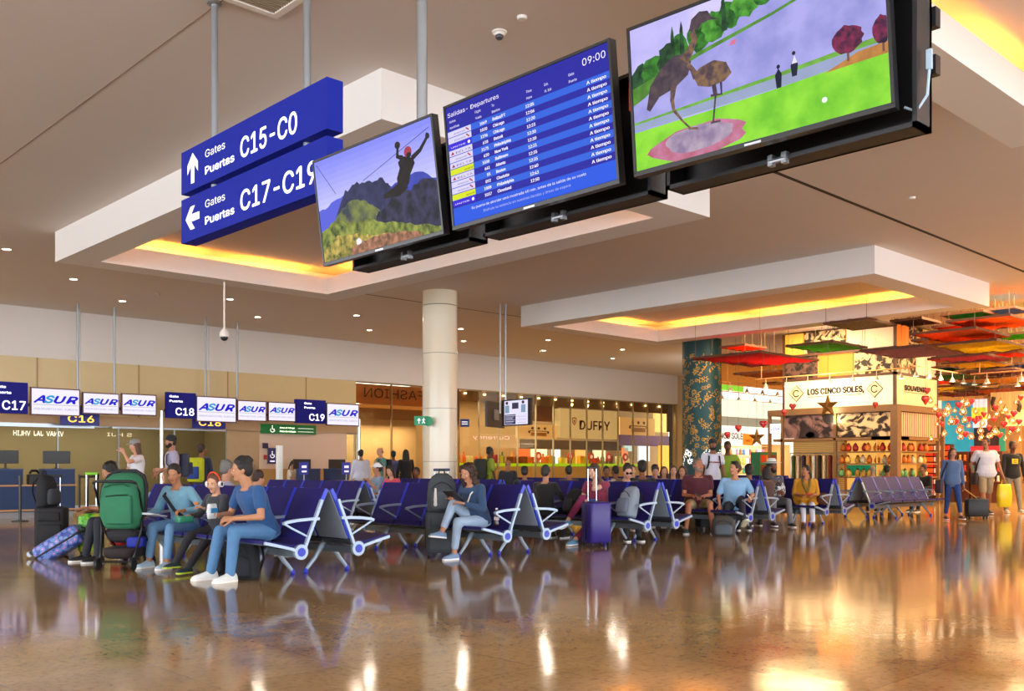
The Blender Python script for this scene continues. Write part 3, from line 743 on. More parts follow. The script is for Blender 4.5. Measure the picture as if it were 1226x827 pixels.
# green refuge sign, wheelchair sign and small plates on the pale wall
a = P(313, 507, Y=28.1); b = P(379, 507, Y=28.1); zb = P(313, 518.5, Y=28.1).z
t = empty('refuge_sign', 'long green area of refuge sign with wheelchair symbol on the pale wall', 'sign', (a.x, 28.13, zb)); w, h = b.x - a.x, a.z - zb
MB().box((0, 0, 0), (w, .05, h)).build('sign_panel', mat('#0f6a34', .4, emit=.12), t)
def wheelchair(L, M, cx, cy, s):
    L.b.verts.ensure_lookup_table()
    for i in range(10):
        a0, a1 = math.radians(150 + 24 * i), math.radians(150 + 24 * (i + 1))
        L.poly([M @ Vector((cx + s * r * math.cos(q), cy - s * .15 + s * r * math.sin(q), .002)) for r, q in ((.36, a0), (.36, a1), (.26, a1), (.26, a0))])
    L.poly([M @ Vector((cx + s * x, cy + s * y, .002)) for x, y in ((-.07, .28), (.05, .28), (.05, .0), (.28, .0), (.40, -.34), (.30, -.36), (.20, -.09), (-.07, -.09))])
    L.poly([M @ Vector((cx + s * (-.01 + .09 * math.cos(q * PI / 5)), cy + s * (.40 + .09 * math.sin(q * PI / 5)), .002)) for q in range(10)])
L = MB(); L.use(mat('#eef2e0', .5, emit=.6)); M = frame((0, -.002, 0), (1, 0, 0), (0, 0, 1)); wheelchair(L, M, w * .2, h * .5, h * .75)
fitted(L, 'Area of refuge', M, w * .33, w * .60, h * .58, h * .2, .01, ext=.002); fitted(L, 'Área de refugio', M, w * .33, w * .62, h * .2, h * .2, .03, ext=.002)
L.box((w * .66, -.004, h * .60), (w * .95, -.003, h * .64)).box((w * .66, -.004, h * .25), (w * .95, -.003, h * .29)); L.build('lettering', None, t)
a = P(322, 536, Y=28.1); b = P(331.5, 536, Y=28.1); zb = P(322, 555, Y=28.1).z
t = empty('wheelchair_sign', 'upright purple wheelchair sign on the pale wall by the white post', 'sign', (a.x, 28.14, zb)); w, h = b.x - a.x, a.z - zb
MB().box((0, 0, 0), (w, .04, h)).build('sign_panel', mat('#2c2c70', .5), t)
L = MB(); L.use(WHITE_E); M = frame((0, -.002, 0), (1, 0, 0), (0, 0, 1)); wheelchair(L, M, w * .5, h * .58, w * .8); L.box((w * .2, -.003, h * .12), (w * .8, -.002, h * .2)); L.build('symbol', None, t)
for x0, x1, y0, y1, c, nm, lb in ((315.5, 322, 530, 536.5, '#3c2450', 'wall_plate', 'small dark purple plate above the red fire box'), (317, 320.5, 544.5, 550, '#c02820', 'fire_alarm_box', 'small red fire alarm box on the pale wall'),):
    a = P(x0, y0, Y=28.1); b = P(x1, y0, Y=28.1); zb = P(x0, y1, Y=28.1).z
    tag(MB().rbox(((a.x + b.x) / 2, 28.16, (a.z + zb) / 2), (b.x - a.x, .06, a.z - zb), .02).build(nm, mat(c, .5)), lb, 'sign' if 'plate' in nm else 'fire alarm')
a = P(331.5, 533, Y=27.2); b = P(337.5, 533, Y=27.2)
tag(MB().rbox(((a.x + b.x) / 2, 27.2, a.z / 2), (b.x - a.x, .16, a.z), .03).build('tall_scanner_post', mat('#e9f1f2', .4, emit=.12)), 'tall slim white post standing beside the wheelchair sign', 'post')
# signs on and by the round column
t = empty('exit_sign', 'green exit sign with arrow and running figure beside the round column', 'sign', P(496, 509, d=23.6)); k = 23.6 / F_PX
Mx = frame((0, 0, 0), (RT[0], RT[1], 0), (0, 0, 1))
MB().box((0, 0, -.02), (16 * k, 11 * k, .02), Mx).cyl(Mx @ Vector((16.5 * k, 5 * k, -.02)), Mx @ Vector((16.5 * k, 5 * k, .02)), .12, 14).build('sign_panel', mat('#0c7a50', .4, emit=.3), t)
L = MB(); L.use(WHITE_E)
L.poly([Mx @ Vector((x * k, y * k, .021)) for x, y in ((5.2, 2), (6.2, 2), (6.2, 5.6), (8, 5.6), (5.7, 8.8), (3.4, 5.6), (5.2, 5.6))])
for q in (((11, 9), (12, 9), (12, 8), (11, 8)), ((10.4, 7.6), (12, 7.8), (11.6, 4.8), (10.6, 4.8)), ((10.6, 5), (11.6, 5), (13.2, 2.4), (12.4, 2)), ((10.6, 5), (11.2, 5), (10, 2), (9.2, 2.2)), ((12, 7.6), (13.4, 6.6), (13, 6), (11.6, 7)), ((10.4, 7.4), (9, 6.2), (9.4, 5.8), (10.8, 6.8))):
    L.poly([Mx @ Vector((x * k, y * k, .021)) for x, y in q])
L.build('symbol', None, t)
t = empty('small_blue_sign', 'small dark blue wall sign right of the round column', 'sign', P(551, 511, d=25.2)); k = 25.2 / F_PX
MB().box((0, 0, -.02), (11 * k, 9.5 * k, .02), Mx).build('sign_panel', mat('#1c2468', .4, emit=.1), t); MB().box((2 * k, 5.5 * k, .021), (9 * k, 6.5 * k, .023), Mx).box((2 * k, 3 * k, .021), (9 * k, 4 * k, .023), Mx).build('lettering', WHITE_E, t)
# pair of screens on twin poles in mid hall
t = empty('twin_screen_stand', 'pair of screens hung back to back on twin poles, one showing adverts', 'screen', (17.7, 19.05, 0))
for dx in (-.07, .07): MB().cyl((dx * RT[0], dx * RT[1], 2.6), (dx * RT[0], dx * RT[1], ZC), .025, 12).build('pole', STEEL, t, 'auto')
def small_tv(off, yawdeg, back):
    a = AZ - PI / 2 + math.radians(yawdeg); U = Vector((math.cos(a), math.sin(a), 0)); O = Vector((off[0] * RT[0] + off[1] * FW[0], off[0] * RT[1] + off[1] * FW[1], 0)) + Vector((0, 0, 2.25))
    M = frame(O, U, (0, 0, 1))
    b = MB().box((0, 0, -.06), (1.22, .69, 0), M).build('bezel', mat('#241a16', .35), t)
    if back: MB().box((.45, .2, .0), (.75, .48, .03), M).build('rear_mount', mat('#8a8f94', .4, .5), b)
    return M, b
M, b = small_tv((-.42, .05), 68, True)
M, b = small_tv((-.03, -.05), -52, False)
d = MB(); d.use(screen('#e6e0fa', 1)).box((.12, .03, .001), (1.1, .66, .003), M)
d.use(screen('#3c3a50', 1)).box((.14, .04, .004), (.6, .30, .005), M).box((.45, .44, .004), (.72, .60, .005), M)
for k_ in range(6): d.use(screen('#d8d4f0' if k_ % 2 else '#a8a0c8', 1)).box((.18, .07 + k_ * .038, .0055), (.18 + .3 + .05 * (k_ % 3), .085 + k_ * .038, .006), M); d.box((.66, .07 + k_ * .04, .0055), (1.04, .08 + k_ * .04, .006), M)
for cx in (.24, .92): d.use(screen('#4a3440', 1)).ell(M @ Vector((cx, .60, .003)), .045, 8, 6).use(screen('#7f9ab0', 1)).box((cx - .09, .34, .004), (cx + .09, .54, .005), M)
d.build('display', None, b)
# ------------------------------------------------------------------ tandem seating
SEATB = mat('#201b66', .6, spec=.22, noise=.06, nscale=8); EDGE = mat('#2238d0', .35); SHELL = mat('#8c99a8', .45); ALU = mat('#9db0c4', .38, .3); BEAM = mat('#77828c', .4, .6); CAPB = mat('#1c2fc4', .35)
PITCH = .605
# side profile, y forward from the hub, z up
PROF = [(.415, .425), (.36, .418), (.24, .395), (.12, .372), (.03, .362), (-.03, .375), (-.075, .415), (-.115, .50), (-.16, .61), (-.215, .74), (-.27, .86), (-.31, .935)]
def offset(pr, d):
    out = []
    for i, (y, z) in enumerate(pr):
        a = pr[max(i - 1, 0)]; b = pr[min(i + 1, len(pr) - 1)]; ty, tz = b[0] - a[0], b[1] - a[1]; L = math.hypot(ty, tz)
        out.append((y - tz / L * d, z + ty / L * d))
    return out
def slab(mb, pr, d0, d1, x0, x1):
    a = offset(pr, d0); b = offset(pr, d1); sec = a + list(reversed(b))
    rings = [[Vector((x, y, z)) for y, z in sec] for x in (x0, x1)]
    n = len(a); va = [mb.v(p) for p in rings[0]]; vb = [mb.v(p) for p in rings[1]]; N = len(sec)
    for i in range(N): mb.f([va[i], va[(i + 1) % N], vb[(i + 1) % N], vb[i]])
    for i in range(n - 1):
        mb.f([va[i], va[N - 1 - i], va[N - 2 - i], va[i + 1]]); mb.f([vb[i], vb[i + 1], vb[N - 2 - i], vb[N - 1 - i]])
    return mb
def ribbon(mb, pts, w, x0, x1):
    "flat bar following (y,z) points, thickness w, between x0 and x1"
    return slab(mb, pts, -w / 2, w / 2, x0, x1)
def make_bench(n):
    t = empty('tandem_bench', None, 'bench')
    L = n * PITCH
    for i in range(n):
        x0 = -L / 2 + i * PITCH + .02; x1 = x0 + PITCH - .04
        s = slab(MB(), PROF[:7], -.0, .035, x0, x1).build('seat', SEATB, t, 'auto'); slab(MB(), PROF[:7], .035, .048, x0 + .01, x1 - .01).build('seat_shell', mat('#39424e', .5), s)
        b = slab(MB(), PROF[6:], -.0, .03, x0, x1).build('backrest', SEATB, t, 'auto'); slab(MB(), PROF[6:], .031, .045, x0 + .012, x1 - .012).build('back_shell', SHELL, b, 'auto')
        for q in (x0 - .012, x1 - .004): slab(MB(), PROF[6:], -.006, .036, q, q + .016).build('edge_piping', EDGE, b, 'auto')
    for i in range(n + 1):
        x = -L / 2 + i * PITCH; a = MB(); w = .016
        ribbon(a, [(-.215, .625), (-.1, .623), (.05, .615), (.16, .60), (.20, .585)], .03, x - .022, x + .022)
        ribbon(a, [(.20, .59), (.10, .535), (0, .485), (-.10, .435)], .018, x - w / 2, x + w / 2)
        a.build('armrest', ALU, t, 'auto')
        if i in (0, n):
            f = MB(); sx = x
            ribbon(f, [(.41, .40), (.30, .375), (.18, .345), (.10, .325), (.03, .30), (-.02, .29)], .03, sx - .018, sx + .018)
            ribbon(f, [(-.02, .27), (-.06, .36), (-.10, .46), (-.16, .60), (-.215, .735), (-.25, .82)], .03, sx - .018, sx + .018)
            f.cyl((sx - .02, 0, .29), (sx + .02, 0, .29), .078, 24)
            pass
            fr = f.build('side_frame', ALU, t, 'auto')
            e = -1 if i == 0 else 1
            MB().cyl((sx, 0, .29), (sx + e * .026, 0, .29), .045, 20).build('hub_cap', CAPB, fr, 'auto')
    MB().box((-L / 2 + .02, -.05, .235), (L / 2 - .02, .05, .305)).build('beam', BEAM, t)
    for x in (-L / 2 + PITCH, L / 2 - PITCH):
        g = MB()
        for s in (-1, 1):
            g.tube([(x, s * .03, .30), (x, s * .075, .275), (x, s * .10, .235), (x, s * .16, .15), (x, s * .22, .085), (x, s * .262, .035)], [.034, .03, .025, .022, .019, .017], 10, flat=1.15)
        g.tube([(x, -.055, .335), (x, 0, .355), (x, .055, .335)], .02, 8)
        lg = g.build('leg', ALU, t, 'auto')
        for s in (-1, 1): MB().lathe([(.026, 0), (.026, .02), (.02, .045), (.016, .05)], 12, (x, s * .268, 0)).build('foot_cap', CAPB, lg, True)
    return t
B5 = make_bench(5); T5 = tree(B5); B6 = make_bench(7); T6 = tree(B6); used5 = used6 = False
def bench(n, xc, y_near, side, label, along='y'):
    global used5, used6
    if n == 5: o = B5 if not used5 else dup(T5); used5 = True
    else: o = B6 if not used6 else dup(T6); used6 = True
    L = n * PITCH
    if along == 'y':
        o.location = (xc - .35 * side, y_near + L / 2, 0) if side > 0 else (xc + .35, y_near + L / 2, 0)
        o.rotation_euler = (0, 0, PI / 2 if side > 0 else -PI / 2)
    else:
        o.location = (xc + L / 2, y_near - .35 * side, 0); o.rotation_euler = (0, 0, PI if side > 0 else 0)
    o['label'] = label; o['group'] = 'blue tandem airport benches'
    return o
ordw = ['first', 'second', 'third', 'fourth', 'fifth', 'sixth', 'seventh']
XC = [5.65, 8.75, 11.83, 14.93, 17.95]
Y0 = [8.74 + .075 * (x - 5.65) for x in XC]
for k, (x, y) in enumerate(zip(XC, Y0)):
    n = 7 if k == 0 else 5
    bench(n, x, y, 1, 'blue bench facing left, in the %s back-to-back pair of the front row' % ordw[k])
    bench(n, x, y, -1, 'blue bench turned away to the right, in the %s back-to-back pair of the front row' % ordw[k])
bench(5, 21.0, 10.75, 1, 'blue bench facing the viewer in front of the clothes-shop tower, arms all visible', 'x')
bench(5, 21.0, 10.75, -1, 'blue bench facing the clothes-shop tower, behind the one facing the viewer', 'x')
for k, x in enumerate((9.28, 12.4, 15.5, 18.6, 21.7, 24.8)):
    bench(5, x, 13.3 + .06 * k + 0 + (1.2 if k > 3 else 0), 1, 'blue bench facing left, in the %s pair of the row behind' % ordw[k]); bench(5, x, 13.3 + .06 * k + 0 + (1.2 if k > 3 else 0), -1, 'blue bench facing right, in the %s pair of the row behind' % ordw[k])
# ------------------------------------------------------------------ gate desks
NAVY = mat('#1c3b6b', .5, noise=.08, nscale=5); TAN = mat('#c79b6a', .45); DKG = mat('#3c4046', .5)
def monitor(x, y, z, rz, label, w=.5):
    t = empty('desk_monitor', label, 'monitor', (x, y, z), rz, 'monitors on the gate desks')
    MB().rbox((0, 0, .27), (w, .03, .30), .012).build('display_housing', mat('#1a1c20', .35), t)
    MB().box((-.02, .01, .01), (.02, .04, .2)).build('neck', mat('#24262a', .4), t)
    MB().rbox((0, .02, .006), (.2, .14, .012), .03).build('base', mat('#24262a', .4), t); return t
def desk(x0, x1, y, boxes, label, dep=.75):
    t = empty('gate_counter', label, 'counter', (x0, y, 0)); w = x1 - x0
    MB().box((0, 0, .14), (w, dep, .73)).build('front_panel', NAVY, t)
    MB().box((.04, .05, 0), (w - .04, dep - .05, .14)).build('plinth', mat('#8d8f92', .4, .4), t)
    MB().box((-.02, -.02, .73), (w + .02, dep, .765)).build('worktop', TAN, t)
    MB().box((-.01, -.025, .16), (w + .01, 0, .20)).build('bumper_rail', TAN, t)
    for a, b in boxes:
        c = MB().box((a, .02, .765), (b, .45, 1.10)).build('raised_cabinet', NAVY, t); MB().box((a - .01, .0, 1.10), (b + .01, .47, 1.13)).build('cabinet_top', mat('#2c4a7c', .4), c)
    return t
yd = 23.9
xa = P(-14, 600, Y=yd).x; X = lambda px: P(px, 600, Y=yd).x - xa
desk(xa, P(90, 600, Y=yd).x, yd, ((X(-12), X(28)), (X(55), X(90))), 'long navy gate counter with two raised cabinets at the left edge')
monitor(P(6, 560, Y=yd + .3).x, yd + .25, 1.13, 0, 'black monitor on the raised cabinet at the left edge', .55); monitor(P(67, 560, Y=yd + .3).x, yd + .25, 1.13, 0, 'black monitor on the navy cabinet behind the tall black suitcase', .62)
q = P(41, 560, Y=yd + .3)
t = empty('desk_phone', 'black phone and papers between the two raised navy cabinets', 'phone', (q.x, yd + .3, .765)); MB().rbox((0, 0, .12), (.3, .2, .24), .03).build('body', mat('#1b1c20', .4), t); MB().tube([(-.1, 0, .26), (-.05, 0, .32), (.05, 0, .32), (.1, 0, .26)], .03, 8).build('handset', mat('#101114', .35), t)
tag(MB().rbox((q.x + .38, yd + .35, .765 + .16), (.2, .12, .32), .01).build('paper_stack', mat('#dfe3e6', .7)), 'white papers standing on the navy gate counter', 'paper')
yb = 25.6
xb0 = P(338, 600, Y=yb).x; X = lambda px: P(px, 600, Y=yb).x - xb0
desk(xb0, P(440, 600, Y=yb).x, yb, ((X(364), X(384)), (X(397), X(418))), 'navy gate counter below the C19 box with dark cabinets')
monitor(P(364, 560, Y=yb + .5).x, yb + .62, 1.0, 0, 'black monitor beside the seated gate agent', .62); monitor(P(406, 560, Y=yb + .5).x, yb + .62, 1.0, 0, 'black monitor at the right end of the C19 gate counter', .62)
for x, lb in ((357.5, 'small blue counter sign in front of the gate agent'), (408, 'small blue counter sign at the right end of the C19 counter')):
    q = P(x, 560, Y=yb - .1); k = q.length / F_PX
    t = empty('counter_sign', lb, 'sign', (q.x, yb - .4, 0), 0, 'blue counter signs at the C19 gate')
    MB().box((-.15, -.01, .95), (.15, .02, 1.32)).build('sign_panel', mat('#2c3ca8', .4, emit=.15), t); MB().box((-.08, -.014, 1.15), (.08, -.011, 1.22)).box((-.08, -.014, 1.02), (.08, -.011, 1.07)).build('lettering', WHITE_E, t)
    MB().cyl((0, 0, .02), (0, 0, .96), .015, 8).build('pole', STEEL, t); MB().lathe([(.13, 0), (.13, .015), (0, .02)], 16).build('base', STEEL, t)
# belt stanchions
def stanchion():
    t = empty('belt_stanchion', None, 'stanchion', (0, 0, 0), 0, 'black belt posts by the gate counter')
    MB().cyl((0, 0, .02), (0, 0, .92), .03, 12).build('post', mat('#15161a', .35), t, 'auto'); MB().lathe([(.17, 0), (.17, .015), (.03, .03)], 20).build('base', mat('#15161a', .4), t, 'auto')
    MB().lathe([(.038, .9), (.04, .93), (.035, .98), (0, .985)], 14).build('belt_head', mat('#202228', .35), t, 'auto'); return t
st = stanchion(); tr_ = tree(st)
pp = [(24, 624, 'black belt post standing alone in front of the navy counter'), (95, 611, 'black belt post right of the navy counter'), (105, 615, 'black belt post nearest the green suitcase handle'), (117, 607, 'black belt post behind the stroller hood')]
for i, (x, y, lb) in enumerate(pp):
    o = st if i == 0 else dup(tr_); q = P(x, y, z=0); o.location = q; o['label'] = lb
for i in (1, 2):
    a = P(pp[i][0], pp[i][1], z=0); b = P(pp[i + 1][0], pp[i + 1][1], z=0); dr_ = (b - a).normalized(); a = a + dr_ * .05; b = b - dr_ * .05; s = Vector((-dr_.y, dr_.x, 0)) * .003
    mb = MB().loft([[Vector((p.x, p.y, 0)) + e + Vector((0, 0, z)) for e, z in ((s, .89), (-s, .89), (-s, .95), (s, .95))] for p in (a, b)])
    tag(mb.build('stanchion_hanging_belt', mat('#16171b', .7)), ('black belt strung between the counter post and the next post', 'black belt strung behind the green suitcase')[i - 1], 'belt')
# reversed letters placed behind the glass to stand in for reflections
def reflection_letters(body, x0, x1, y0, y1, Y, color, label, e=.7, mirror=True):
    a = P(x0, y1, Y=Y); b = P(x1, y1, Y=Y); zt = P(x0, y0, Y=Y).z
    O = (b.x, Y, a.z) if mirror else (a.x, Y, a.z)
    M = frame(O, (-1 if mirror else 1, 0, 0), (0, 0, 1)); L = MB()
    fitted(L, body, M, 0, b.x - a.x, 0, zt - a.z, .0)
    return tag(L.build('reflection_lettering', mat(color, .5, emit=e)), label, 'sign')
reflection_letters('VINAV  JAJ  VHLIH', 16, 76, 512.5, 521, YW + .3, '#f4f0f6', 'white lettering imitating a reflection in the gate glass above the left counter', 3.0)
reflection_letters('S HJI', 128, 158, 516, 522, YW + .3, '#d8d0c8', 'faint lettering imitating a reflection in the glass above the woman in the grey cap', 2.0)
reflection_letters('FASHION', 436, 507, 459, 475, YW + .6, '#2c1a10', 'large dark letters imitating a reflected shop sign left of the round column', .02)
reflection_letters('Currency', 566, 610, 519, 525, YW + .3, '#c8a8b8', 'faint pink lettering imitating a reflection right of the round column', 1.2)
# ------------------------------------------------------------------ fashion bay behind glass
bm_ = MB(); bm_.use(mat('#a8642e', .6, noise=.4, nscale=2, emit=.12)).box((19.35, YW + .7, 3.45), (23.9, YW + .9, 4.15)); bm_.use(mat('#c78a4a', .5, emit=.35)).box((19.35, YW + .5, 3.30), (23.9, YW + .9, 3.40)); bm_.use(mat('#a0836a', .7)).box((19.35, YW + .75, 2.9), (23.9, YW + .9, 3.3))  # the brown board's emission makes up for missing light
o = bm_.build('shop_fascia_sign'); tag(o, 'brown shop fascia with glowing orange edge behind the glass left of the round column', 'shop fascia')
# ------------------------------------------------------------------ duty free shop behind the glass
struct(MB().box((23.9, 34.5, 0), (45, 34.7, 4.6)).build('wall_shop_back', mat('#a08a68', .7, noise=.2, nscale=1)))
struct(MB().box((23.9, YW + .4, 4.3), (45, 34.7, 4.4)).build('ceiling_shop', mat('#8a7458', .7)))
t = empty('shop_name_board', 'big cream DUFRY board with red letters hanging behind the glass', 'sign', (30.26, 28.95, 2.45))
MB().box((0, 0, 0), (3.8, .35, 1.25)).build('board', mat('#e8dcae', .6, emit=.25), t)
L = MB(); L.use(mat('#c42c14', .5)); M = frame((0, -.006, 0), (1, 0, 0), (0, 0, 1)); fitted(L, 'DUFRY', M, 1.20, 3.2, .38, .56, .02, ext=.002)
pts = [(.72, .86), (.86, .90), (1.0, .86), (1.0, .68), (.86, .54), (.72, .68)]
for i in range(6):
    a, b = Vector(pts[i]), Vector(pts[(i + 1) % 6]); c0 = Vector((.86, .74)); L.poly([M @ Vector((*q, .003)) for q in (a, b, c0 + (b - c0) * .72, c0 + (a - c0) * .72)])
L.poly([M @ Vector((.86 + x, .72 + y, .003)) for x, y in ((-.06, .08), (0, .05), (.06, .08), (.04, -.03), (0, -.09), (-.04, -.03))]); L.build('lettering', None, t)
for i in range(4): MB().cyl((.4 + i * 1.0, -.25, 1.35), (.4 + i * 1.0, -.3, 1.45), .05, 10).build('lamp', mat('#fff2cc', .5, emit=12), t)
def panelX(px0, px1, y0, y1, Y, c, nm, lb, cat, dep=.1, e=0.0, noise=0.0, ns=5, **k):  # boards set off the back wall; no hanger is built
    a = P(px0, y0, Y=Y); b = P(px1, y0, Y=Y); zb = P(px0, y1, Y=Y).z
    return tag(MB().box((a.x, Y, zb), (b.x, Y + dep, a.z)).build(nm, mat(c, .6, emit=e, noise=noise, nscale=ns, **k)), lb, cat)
panelX(622, 668, 482, 503, 29.4, '#8a4c20', 'slat_board', 'brown slatted wall panel left of the DUFRY board', 'wall panel', wave=(3.0, 'X', .2, '#5a2c12'))
def emblem(px0, px1, y0, y1, Y, lb):
    a = P(px0, y0, Y=Y); b = P(px1, y0, Y=Y); zb = P(px0, y1, Y=Y).z; w, h = b.x - a.x, a.z - zb
    t = empty('emblem_sign_board', lb, 'sign', (a.x, Y, zb)); MB().box((0, 0, 0), (w, .12, h)).build('board', mat('#e6bf80', .6, emit=.3), t)
    L = MB(); M = frame((0, -.004, 0), (1, 0, 0), (0, 0, 1)); L.use(mat('#c88a20', .5)); L.box((w * .32, .18 * h, .001), (w * .72, .42 * h, .003), M); L.use(mat('#5a3a1a', .5))
    for u in (.36, .52, .68): L.poly([M @ Vector((w * (u + .035 * math.cos(i * PI / 4)), h * (.72 + .1 * math.sin(i * PI / 4)), .003)) for i in range(8)])
    for u in (.28, .76): L.poly([M @ Vector((w * (u + .03 * math.cos(i * PI / 4)), h * (.45 + .1 * math.sin(i * PI / 4)), .003)) for i in range(8)])
    L.box((w * .30, .50 * h, .001), (w * .74, .55 * h, .003), M); L.build('emblem', None, t)
emblem(620, 667, 507, 524, 29.2, 'cream board with golden emblem left of the DUFRY board'); emblem(742, 784, 499, 520, 29.6, 'cream board with golden emblem right of the DUFRY board')
panelX(784, 800, 486, 517, 29.6, '#f0d488', 'yellow_board', 'bright yellow lit panel near the blue column', 'panel', e=.7)
panelX(741, 803, 520, 533, 30.5, '#5a3a80', 'purple_band', 'purple fascia band near the blue column', 'panel', e=.15, noise=.4, ns=1.5)
panelX(790, 806, 533, 565, 30.0, '#e8b048', 'lit_board', 'yellow lit doorway panel beside the dark curtain', 'panel', e=.8)
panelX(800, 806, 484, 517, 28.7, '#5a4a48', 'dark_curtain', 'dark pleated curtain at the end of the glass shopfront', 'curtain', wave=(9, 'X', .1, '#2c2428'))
panelX(803, 812, 517, 572, 28.7, '#14404c', 'teal_board', 'dark teal panel behind the blue column', 'panel')
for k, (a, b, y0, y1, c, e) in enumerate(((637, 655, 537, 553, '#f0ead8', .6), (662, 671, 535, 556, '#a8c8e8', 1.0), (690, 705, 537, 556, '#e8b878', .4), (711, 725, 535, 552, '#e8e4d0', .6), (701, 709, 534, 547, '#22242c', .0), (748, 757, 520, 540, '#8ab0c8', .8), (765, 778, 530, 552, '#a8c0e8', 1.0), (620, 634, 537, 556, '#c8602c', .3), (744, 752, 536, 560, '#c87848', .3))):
    panelX(a, b, y0, y1, 33.9, c, 'wall_board', '%s panel on the duty free back wall, %s from the left' % (('white', 'pale blue', 'orange', 'cream', 'black', 'grey-blue', 'bright blue', 'rust', 'clay')[k], ordw[min(k, 6)]), 'panel', e=e)
panelX(624, 744, 525.5, 537, 31.5, '#3a2a22', 'dark_header', 'dark brown header strip under the DUFRY board', 'panel')
hb_ = MB().box((24.1, YW + .45, 3.72), (37.3, YW + .55, 4.28)).build('hanging_soffit', mat('#6a523a', .6, noise=.3, nscale=1.5)); tag(hb_, 'brown soffit band along the top inside the duty free glass', 'soffit')
for i in range(13): tag(MB().lathe([(.05, 0), (.05, -.05), (0, -.05)], 10, (24.6 + i * 1.0, YW + .40, 4.05)).build('hanging_spotlight', mat('#ffd9a0', .5, emit=9)), 'tiny warm lamp on the brown soffit behind the duty free glass', 'lamp', 'tiny lamps on the duty free soffit')
# product counters
ct = empty('product_counter', 'long cream product counter with a glowing green edge in the duty free shop', 'counter', (24.6, 29.9, 0))
MB().box((0, 0, 0), (12.2, .9, 1.22)).build('body', mat('#c8a868', .6, noise=.15, nscale=2, emit=.08), ct); MB().box((-.02, -.05, 1.22), (12.22, .95, 1.34)).build('green_edge', mat('#8cc41c', .5, emit=.6), ct)
rnd = random.Random(8)
protos = []
def bottle(c, h):
    t = tag(MB().lathe([(.05, 0), (.055, .02), (.055, h * .6), (.02, h * .75), (.02, h * .95), (.024, h), (0, h)], 10).build('bottle', mat(c, .25, spec=.7), None, 'auto'), '%s' % c, 'bottle', 'goods on the duty free counter'); return t
cn = {'#c03020': 'red', '#e8a030': 'amber', '#d8c040': 'yellow', '#7a3018': 'brown', '#f0e8d8': 'white', '#3a7a38': 'green', '#e86a20': 'orange', '#a02048': 'crimson'}
pr = {}
for c in cn:
    b = tag(MB().lathe([(.09, 0), (.10, .02), (.10, .24), (.045, .32), (.04, .42), (.05, .44), (0, .45)], 10).build('bottle', mat(c, .25, spec=.7), None, 'auto'), 'tall %s bottle on the green-edged duty free counter' % cn[c], 'bottle', 'bottles on the duty free counter')
    x = tag(MB().rbox((0, 0, .17), (.32, .22, .34), .01).build('gift_box', mat(c, .5, noise=.25, nscale=8), None), 'upright %s gift box on the green-edged duty free counter' % cn[c], 'box', 'gift boxes on the duty free counter')
    pr[c] = [b, x, 0, 0]
for i in range(44):
    x = 24.75 + i * .272; c = rnd.choice(list(cn)); k = rnd.random() < .45
    src = pr[c][1 if k else 0]; n = pr[c][3 if k else 2]; o = src if n == 0 else src.copy()
    if n: COL.objects.link(o)
    pr[c][3 if k else 2] += 1; o.location = (x, 30.15 + rnd.uniform(0, .35), 1.34); s = rnd.uniform(.75, 1.15); o.scale = (.75 if k else 1, 1, s)
for c in cn:
    for j in (0, 1):
        if pr[c][2 + j] == 0: pr[c][j].location = (36.9 + .1 * j, 30.4, 1.34)
for i, (px, c) in enumerate(((645, '#c03020'), (683, '#c03020'), (708, '#a02018'), (729, '#b82838'), (749, '#a82028'))):
    q = P(px, 547, Y=29.99); t = empty('round_display_sign', 'round red sign on the duty free counter, %s from the left' % ordw[i], 'sign', (q.x, 29.99, 1.34), 0, 'round red signs on the duty free counter')
    MB().cyl((0, 0, .32), (0, .03, .32), .19, 18).build('disc', mat(c, .5, emit=.3), t); MB().cyl((0, -.004, .32), (0, 0, .32), .09, 14).build('symbol', mat('#f4d8d0', .5, emit=.3), t); MB().cyl((0, .015, 0), (0, .015, .15), .012, 8).build('stem', STEEL, t)
area('shop_fill', (30.5, 31.6, 4.2), 10, 420, (1, .84, .62), sy=4)  # added area light, fills the duty free interior
area('shop_fill', (21.6, 29.9, 2.8), 4, 160, (1, .86, .66), sy=1)  # added area light, brightens the fashion bay behind the glass
struct(MB().box((18.9, YW + 2.6, 0), (23.9, YW + 2.7, 3.4)).build('wall_fashion', mat('#b09a74', .7, noise=.25, nscale=.8)))
area('gate_fill', (5, 29.6, 2.7), 16, 230, (1, .92, .80), sy=1.5)  # added area light, brightens the interior behind the gate glass

